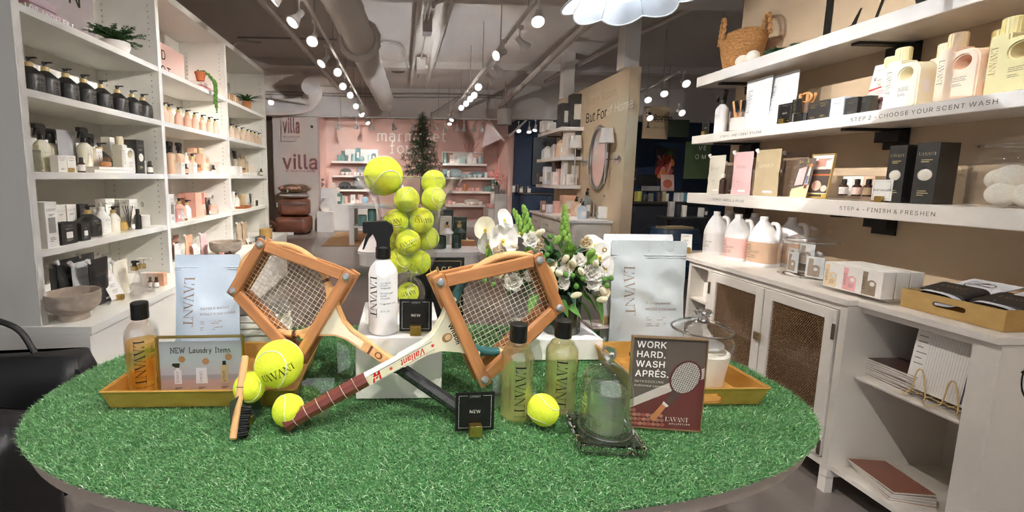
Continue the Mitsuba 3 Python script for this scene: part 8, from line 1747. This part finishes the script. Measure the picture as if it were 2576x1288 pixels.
put('leather_pouf',[part('cushion',pouf(0.80,0.80,0.42,1),'leather_brown',True),part('seam',tube([(0.40 * math.cos(a),0.40 * math.sin(a),0.2) for a in np.linspace(0,2 * PI,32,endpoint=False)],0.008,6,closed=True),'leather_brown',True),part('tag',bx(-0.12,0.08,-0.42,-0.41,0.0,0.07),PAPER,False)],'brown leather pouf on the floor, lower of two stacked before the cream wall','pouf',(-2.65,11.05,0.001))
put('leather_pouf',[part('cushion',pouf(0.74,0.74,0.40,2),'leather_brown',True),part('seam',tube([(0.37 * math.cos(a),0.37 * math.sin(a),0.2) for a in np.linspace(0,2 * PI,32,endpoint=False)],0.008,6,closed=True),'leather_brown',True),part('tag',bx(-0.40,-0.36,-0.30,-0.28,0.22,0.34),PAPER,False)],'brown leather pouf, upper of two stacked before the cream wall','pouf',(-2.63,11.05,0.445),8)
texmat('floral_cloth',lambda p,n,uv: mx(c3('#4d3f33'),c3('#b0786a'),mikit.smoothstep(0.55,0.7,fb(p.x * 9,p.y * 9,p.z * 14,3))),rough=0.9,spec=0.1)
put('cushion',[part(None,mv(sc(ico(0.36,3),1,1,0.20),0,0,0.072),mat('#a8988a',0.9,0.1),True)],'light grey cushion on the stacked leather poufs, under the floral one','cushion',(-2.63,11.05,0.87),10)
put('cushion',[part('cover',mv(sc(ico(0.40,3),1,1,0.26),0,0,0.104),'floral_cloth',True),part('tag',bx(-0.06,-0.02,-0.40,-0.39,0.0,0.08),PAPER,False)],'dark floral cushion on top of the stacked leather poufs','cushion',(-2.62,11.05,1.015),-6)
put('leather_cushion',[part(None,sc(ico(0.30,3),1.2,0.8,0.5),'leather_brown',True)],'pointed rust leather cushion peeping out behind the left shelves','cushion',(-3.05,9.6,0.35))
put('hanging_rugs',[part('rail',tube([(-3.9,10.9,2.2),(-3.3,10.9,2.2)],0.012,6),PIPE_GREY)] + [part('rug',cb(-3.9 + 0.085 * k,-3.83 + 0.085 * k,10.6,11.2,0.6 + 0.1 * (k % 3),2.19,0.01),mat(('#a89a88','#8a7f76','#b8ac9c','#766a62')[k % 4],0.95,0.1),False) for k in range(7)],'rack of hanging rugs and throws behind the end of the left shelves','rug rack')
put('floor_rug',[part(None,cb(-1.60,1.35,8.9,11.2,0.001,0.016,0.004),'sisal',False)],'tan sisal rug on the dark floor in front of the pink wall','rug')
put('white_table',[part('tabletop',cb(-1.05,0.95,8.95,9.8,0.77,0.83,0.004),WHITE_PAINT,False),part('shelf',cb(-0.98,0.88,9.0,9.75,0.36,0.41,0.004),WHITE_PAINT,False)] + [part('leg',cb(x,x + 0.1,y,y + 0.1,0.017,0.77,0.003),WHITE_PAINT,False) for x in (-1.04,0.84) for y in (8.96,9.69)],'white two-tier display table on the sisal rug behind the vase of balls','table')
for k,(x,c,R,h,s) in enumerate(((-0.78,'#3f5c57',.09,.22,'cyl'),(-0.58,'#34504c',.09,.34,'cyl'),(-0.28,'#c99a93',.12,.18,'cup'))): put('ceramic_pot',simple(s,c,R,h),('short dark green canister','tall dark green canister','pink bowl')[k] + ' on the lower tier of the white table','pot',(x,9.1,0.411))
# artificial tree
rt_ = np.random.default_rng(21); need,brs = [],[]
for i in range(130):
 t = (i + 0.5) / 130; z = 0.62 + 1.28 * t; L = 0.50 * (1 - t) ** 0.85 * rt_.uniform(0.7,1.1) + 0.03; a = i * 2.399; d = np.array([math.cos(a),math.sin(a),rt_.uniform(-0.15,0.35)]); p0 = np.array([0,0,z])
 path = [p0 + d * L * q + [0,0,-0.12 * L * q * q] for q in np.linspace(0,1,5)]; brs.append(tube(path,[0.006,0.005,0.004,0.003,0.002],4))
 for j in range(int(10 + 90 * L)):
  q = rt_.uniform(0.12,1.0); p = p0 + d * L * q + [0,0,-0.12 * L * q * q]; need.append(aim_m(leaf(rt_.uniform(0.06,0.10),0.016,0.2,2),p,d + rt_.normal(0,0.75,3)))
put('artificial_tree',[part('trunk',tube([(0,0,0),(0.01,0,0.7),(0,0,1.95)],[0.045,0.035,0.006],8),mat('#5a4030',0.85),True),part('branches',cat(brs),mat('#4a382a',0.85),True),part('needles',cat(need),mat('#2f4130',0.6,0.3),False),part('base',lathe([(0,0),(0.16,0),(0.15,0.04),(0,0.05)],16),mat('#6a5a48',0.8),40)],'slim artificial fir tree on the white table behind the vase of balls','tree',(0.46,9.35,0.831))
labels['artificial_tree__needles'] = {'kind': 'stuff'}; labels['artificial_tree__branches'] = {'kind': 'stuff'}
# candle table
put('marble_table',[part('tabletop',mv(extr(rrect(1.12,1.5,0.12),0.03),0.18,4.55,0.72),'marble',False),part('rim',mv(extr(rrect(1.09,1.47,0.11),0.10),0.18,4.55,0.62),WHITE_PAINT,False),part('pedestal',mv(lathe([(0.35,0),(0.35,0.02),(0.2,0.04),(0.2,0.62)],28),0.18,4.55,0),mat('#6a625c',0.4),40)],'white marble-topped table with dark green candles behind the vase of balls','table')
G1 = '#13261f'
for nm,pp_,lab,ct,xyz,s in (('candle',candle_jar(G1,0.075,0.115),'wide dark green candle bowl on the marble table','candle',(0.36,4.05,0.751),1),('candle',candle_jar(G1,0.045,0.13),'tall dark green candle beside the wide candle bowl','candle',(0.535,4.07,0.751),1),
 ('pump_bottle',pump_bottle('#e9e4da',R=0.05),'white pump bottle with a gold collar between the dark green candles','pump bottle',(0.47,4.32,0.751),1.35),('pump_bottle',pump_bottle(G1,pump='#c9a45c',R=0.05),'dark green bottle with a gold neck behind the tall candle','pump bottle',(0.60,4.36,0.751),1.35)): put(nm,pp_,lab,ct,xyz,0,s)
for x,y,w,d,h,c,lab in ((0.475,4.52,.12,.08,.26,'#d8cfc2','pale flowered carton behind the white pump bottle'),(0.63,4.55,.13,.08,.25,'#182820','dark green carton behind the dark green bottle'),(0.37,4.75,.16,.12,.40,'#10150f','tall black carton at the back of the marble table'),(0.52,4.95,.16,.12,.30,'#16201a','second tall dark carton at the back of the marble table')): put('soap_carton',carton(c,w,d,h,'#8a8a70'),lab,'carton',(x,y,0.751))
put('wood_block',slab(0.14,0.10,0.05,'#a8744a'),'small wooden block at the right end of the marble table','block',(0.66,4.22,0.751))
put('sign_card',[part('panel',bx(-0.09,0.09,0,0.004,0,0.28),BLACK_MATTE,False),part('lettering',mv(up_xz(text('PALACE',0.016,True,0.3)[0]),-0.06,-0.0006,0.235),GOLD,False),part('border',mv(up_xz(flat(sbox(-0.08,0.01,0.08,0.27).difference(sbox(-0.0785,0.0115,0.0785,0.2685)))),0,-0.0006,0),GOLD,False)],'black lettered card in an acrylic holder right of the vase stem','card',(0.115,1.36,ZT + 0.003))
# navy rooms
put('wall_screen',[part('panel',cb(3.30,4.0,10.93,10.99,1.25,2.45,0.01),mat('#050506',0.08,0.7),False)],'large glossy black screen on the navy wall beside the vanity shelves','screen')
put('navy_counter',[part('worktop',cb(2.95,3.7,10.3,10.95,1.04,1.08,0.004),mat('#2a2620',0.4),False),part('body',bx(3.0,3.66,10.35,10.95,0.001,1.04),NAVY,False)],'navy counter beside the pink room carrying small jars','counter')
put('black_counter',[part('worktop',cb(4.05,6.1,8.3,8.95,0.94,0.985,0.004),mat('#17140f',0.35),False),part('body',bx(4.1,6.05,8.35,8.9,0.001,0.94),mat('#0d0f14',0.5),False)],'black counter with bottles right of the partition wall','counter')
put('counter_rack',[part('shelf',cb(4.3,5.9,8.75,8.95,1.17,1.19,0.003),mat('#17140f',0.35),False)] + [part('post',bx(x,x + .03,8.85,8.88,0.986,1.17),BLACK,False) for x in (4.32,5.1,5.85)],'low black rack shelf standing on the black counter','rack')
put('till_screen',[part('screen',rt(cb(-0.20,0.20,0,0.03,0.05,0.33,0.006),'x',-8),BLACK,False),part('stand',cb(-0.08,0.08,-0.03,0.08,0,0.06),BLACK,False),part('label',cb(-0.18,0.18,-0.12,-0.08,0.0,0.10),mat('#8a8a88',0.5),False)],'black till screen standing on the black rack shelf','screen',(5.10,8.84,1.191))
put('picture_stand',[part('panel',rt(bx(-0.13,0.13,0,0.01,0,0.34),'x',-10),mat('#c9a79a',0.6),False),part('print',rt(mv(up_xz(flat(Point(0,0.15).buffer(0.09))),0,-0.001,0),'x',-10),mat('#a8523a',0.6),False)],'small food picture standing right of the till screen','picture',(5.52,8.84,1.191),-8)
rg = np.random.default_rng(14)
fpost = [part('panel',bx(-0.26,0.26,0,0.02,0,0.86),mat('#2c2726',0.5),False)] + [part('print',mv(up_xz(flat(affinity.rotate(affinity.scale(Point(rg.uniform(-.18,.18),rg.uniform(.12,.66)).buffer(1,quad_segs=5),rg.uniform(.03,.07),rg.uniform(.06,.16)),rg.uniform(-40,40)).intersection(sbox(-.25,.1,.25,.8)))),0,-0.0005 - 0.0001 * k,0),mat(('#b5522e','#c9743a','#8a2f2a','#a84a4a','#c98a86')[k % 5],0.5),False) for k in range(34)] + [part('print',mv(up_xz(flat(sbox(-0.26,0.0,0.26,0.13))),0,-0.0005,0),mat('#2a1a18',0.5),False),part('print',mv(up_xz(flat(Point(0.1,0.72).buffer(0.08))),0,-0.0006,0),mat('#3f6a3a',0.5),False)]
put('food_poster',fpost,'tall poster of orange and red food on the navy wall','poster',(6.72,10.96,1.36))
put('food_poster',[part('panel',bx(-0.3,0.3,0,0.02,0,0.62),mat('#2a1f22',0.5),False)] + [part('print',mv(up_xz(flat(Point(rg.uniform(-.24,.24),rg.uniform(.06,.5)).buffer(rg.uniform(.03,.07)))),0,-0.0005 - 0.0001 * k,0),mat(('#5a3a3a','#8a5a5a','#8a8fa8','#6a2f2f')[k % 4],0.5),False) for k in range(16)],'dark red food poster low on the navy wall left of the till screen','poster',(5.72,10.96,1.28))
hs = [part('panel',bx(-0.30,0.30,0,0.02,0,0.62),mat('#a08a6c',0.7),False),part('word',mv(up_xz(text('Bourbon',0.11,True,0.02,0.72)[0]),-0.06,-0.0006,0.36),INK,False),part('rule',mv(up_xz(flat(sbox(-0.06,0.33,0.28,0.337))),0,-0.0006,0),INK,False),part('second_line',mv(up_xz(text('HANDCRAFTED',0.04,False,0.1)[0]),-0.06,-0.0006,0.2),mat('#6a5c48',0.7),False),part('glass_emblem',mv(up_xz(flat(Polygon([(-0.25,0.50),(-0.12,0.50),(-0.135,0.40),(-0.175,0.34),(-0.175,0.24),(-0.14,0.21),(-0.23,0.21),(-0.195,0.24),(-0.195,0.34),(-0.235,0.40)]))),0,-0.0006,0),INK,False)]
put('hanging_sign',hs + [part('wire',cat([tube([(x,0.01,0.62),(x,0.01,1.45)],0.004,5) for x in (-0.25,0.25)]),PIPE_GREY)],'tan hanging sign reading Bourbon right of the partition wall','sign',(5.03,8.6,2.22),12)
put('green_panel',[part(None,bx(-0.35,0.35,0,0.02,0,0.40),mat('#2f3a26',0.7),False)],'dark green hanging panel in front of the navy wall','sign',(6.42,10.2,2.42))
put('hanging_sign',[part('panel',bx(-0.35,0.25,0,0.02,0,0.85),mat('#4a5a3a',0.7),False),part('lettering',mv(up_xz(text('VE',0.10,False,0.2)[0]),-0.05,-0.0006,0.66),PAPER,False),part('lettering',mv(up_xz(text('O M',0.10,False,0.2)[0]),-0.12,-0.0006,0.46),PAPER,False)],'olive green lettered sign seen behind the lowest wall shelf','sign',(6.95,10.0,1.45))
put('low_shelf',[part('board',cb(4.55,5.6,7.1,7.6,0.74,0.779,0.004),mat('#14171c',0.5),False),part('leg',bx(4.6,4.65,7.3,7.35,0.001,0.74),BLACK,False),part('leg',bx(5.5,5.55,7.3,7.35,0.001,0.74),BLACK,False)],'low dark shelf above the navy barrel','shelf')
put('wooden_barrel',[part('staves',lathe([(0,0),(0.32,0),(0.39,0.2),(0.41,0.36),(0.39,0.52),(0.34,0.70),(0,0.70)],28),mat('#1d3048',0.45),25),part('hoop',tube([(0.393 * math.cos(a),0.393 * math.sin(a),0.53) for a in np.linspace(0,2 * PI,36,endpoint=False)],0.012,6,closed=True),mat('#2a3a50',0.4),True),part('hoop',tube([(0.392 * math.cos(a),0.392 * math.sin(a),0.20) for a in np.linspace(0,2 * PI,36,endpoint=False)],0.012,6,closed=True),mat('#2a3a50',0.4),True)],'navy painted barrel behind the far end of the right cabinet','barrel',(4.05,6.3,0.001))
put('book_stack_board',[part(None,cb(-0.22,0.22,-0.12,0.12,0,0.03,0.003),mat('#8a7a5c',0.6),False)],'flat wooden board lying on the navy barrel','board',(4.05,6.25,0.702),8)
# bags at the left of the grass table
BAG = mat('#0c0d10',0.5,0.4)
def bag(w,d,h,seed):
 m = sqlathe([((0.92,0.92),0),((1.0,1.0),h * 0.12),((1.02,1.05),h * 0.5),((0.98,0.8),h * 0.85),((0.95,0.5),h)],w,d,0.06,5); v = np.asarray(m[0]).copy(); v += (meshkit.fbm(v * 7 + seed,4)[:,None] - 0.5) * [0.05,0.05,0.02]; v[:,2] -= v[:,2].min(); return v,m[1]
put('tote_bag',[part('body',bag(0.62,0.26,0.60,1),BAG,True),part('strap',tube(smoothpath([(-0.22,-0.02,0.62),(-0.25,-0.03,0.75),(-0.12,-0.03,0.80),(0.05,-0.02,0.74),(0.12,-0.02,0.62)],8),0.012,6),BAG,60),part('strap',tube(smoothpath([(-0.26,0.05,0.62),(-0.30,0.05,0.83),(-0.20,0.05,0.88),(-0.12,0.05,0.80),(-0.12,0.04,0.62)],8),0.007,6),BAG,60),part('tie',tube(smoothpath([(0.28,-0.05,0.55),(0.33,-0.07,0.53),(0.31,-0.08,0.46),(0.35,-0.08,0.42)],6),0.006,5),BAG,60)],'soft black tote bag with straps standing left of the grass table','bag',(-1.72,1.92,0.001),6)
put('tote_bag',[part('body',bag(0.46,0.30,0.54,2),BAG,True)],'black bag in front of the strapped tote, at the left edge of the picture','bag',(-1.52,1.52,0.001),-10)
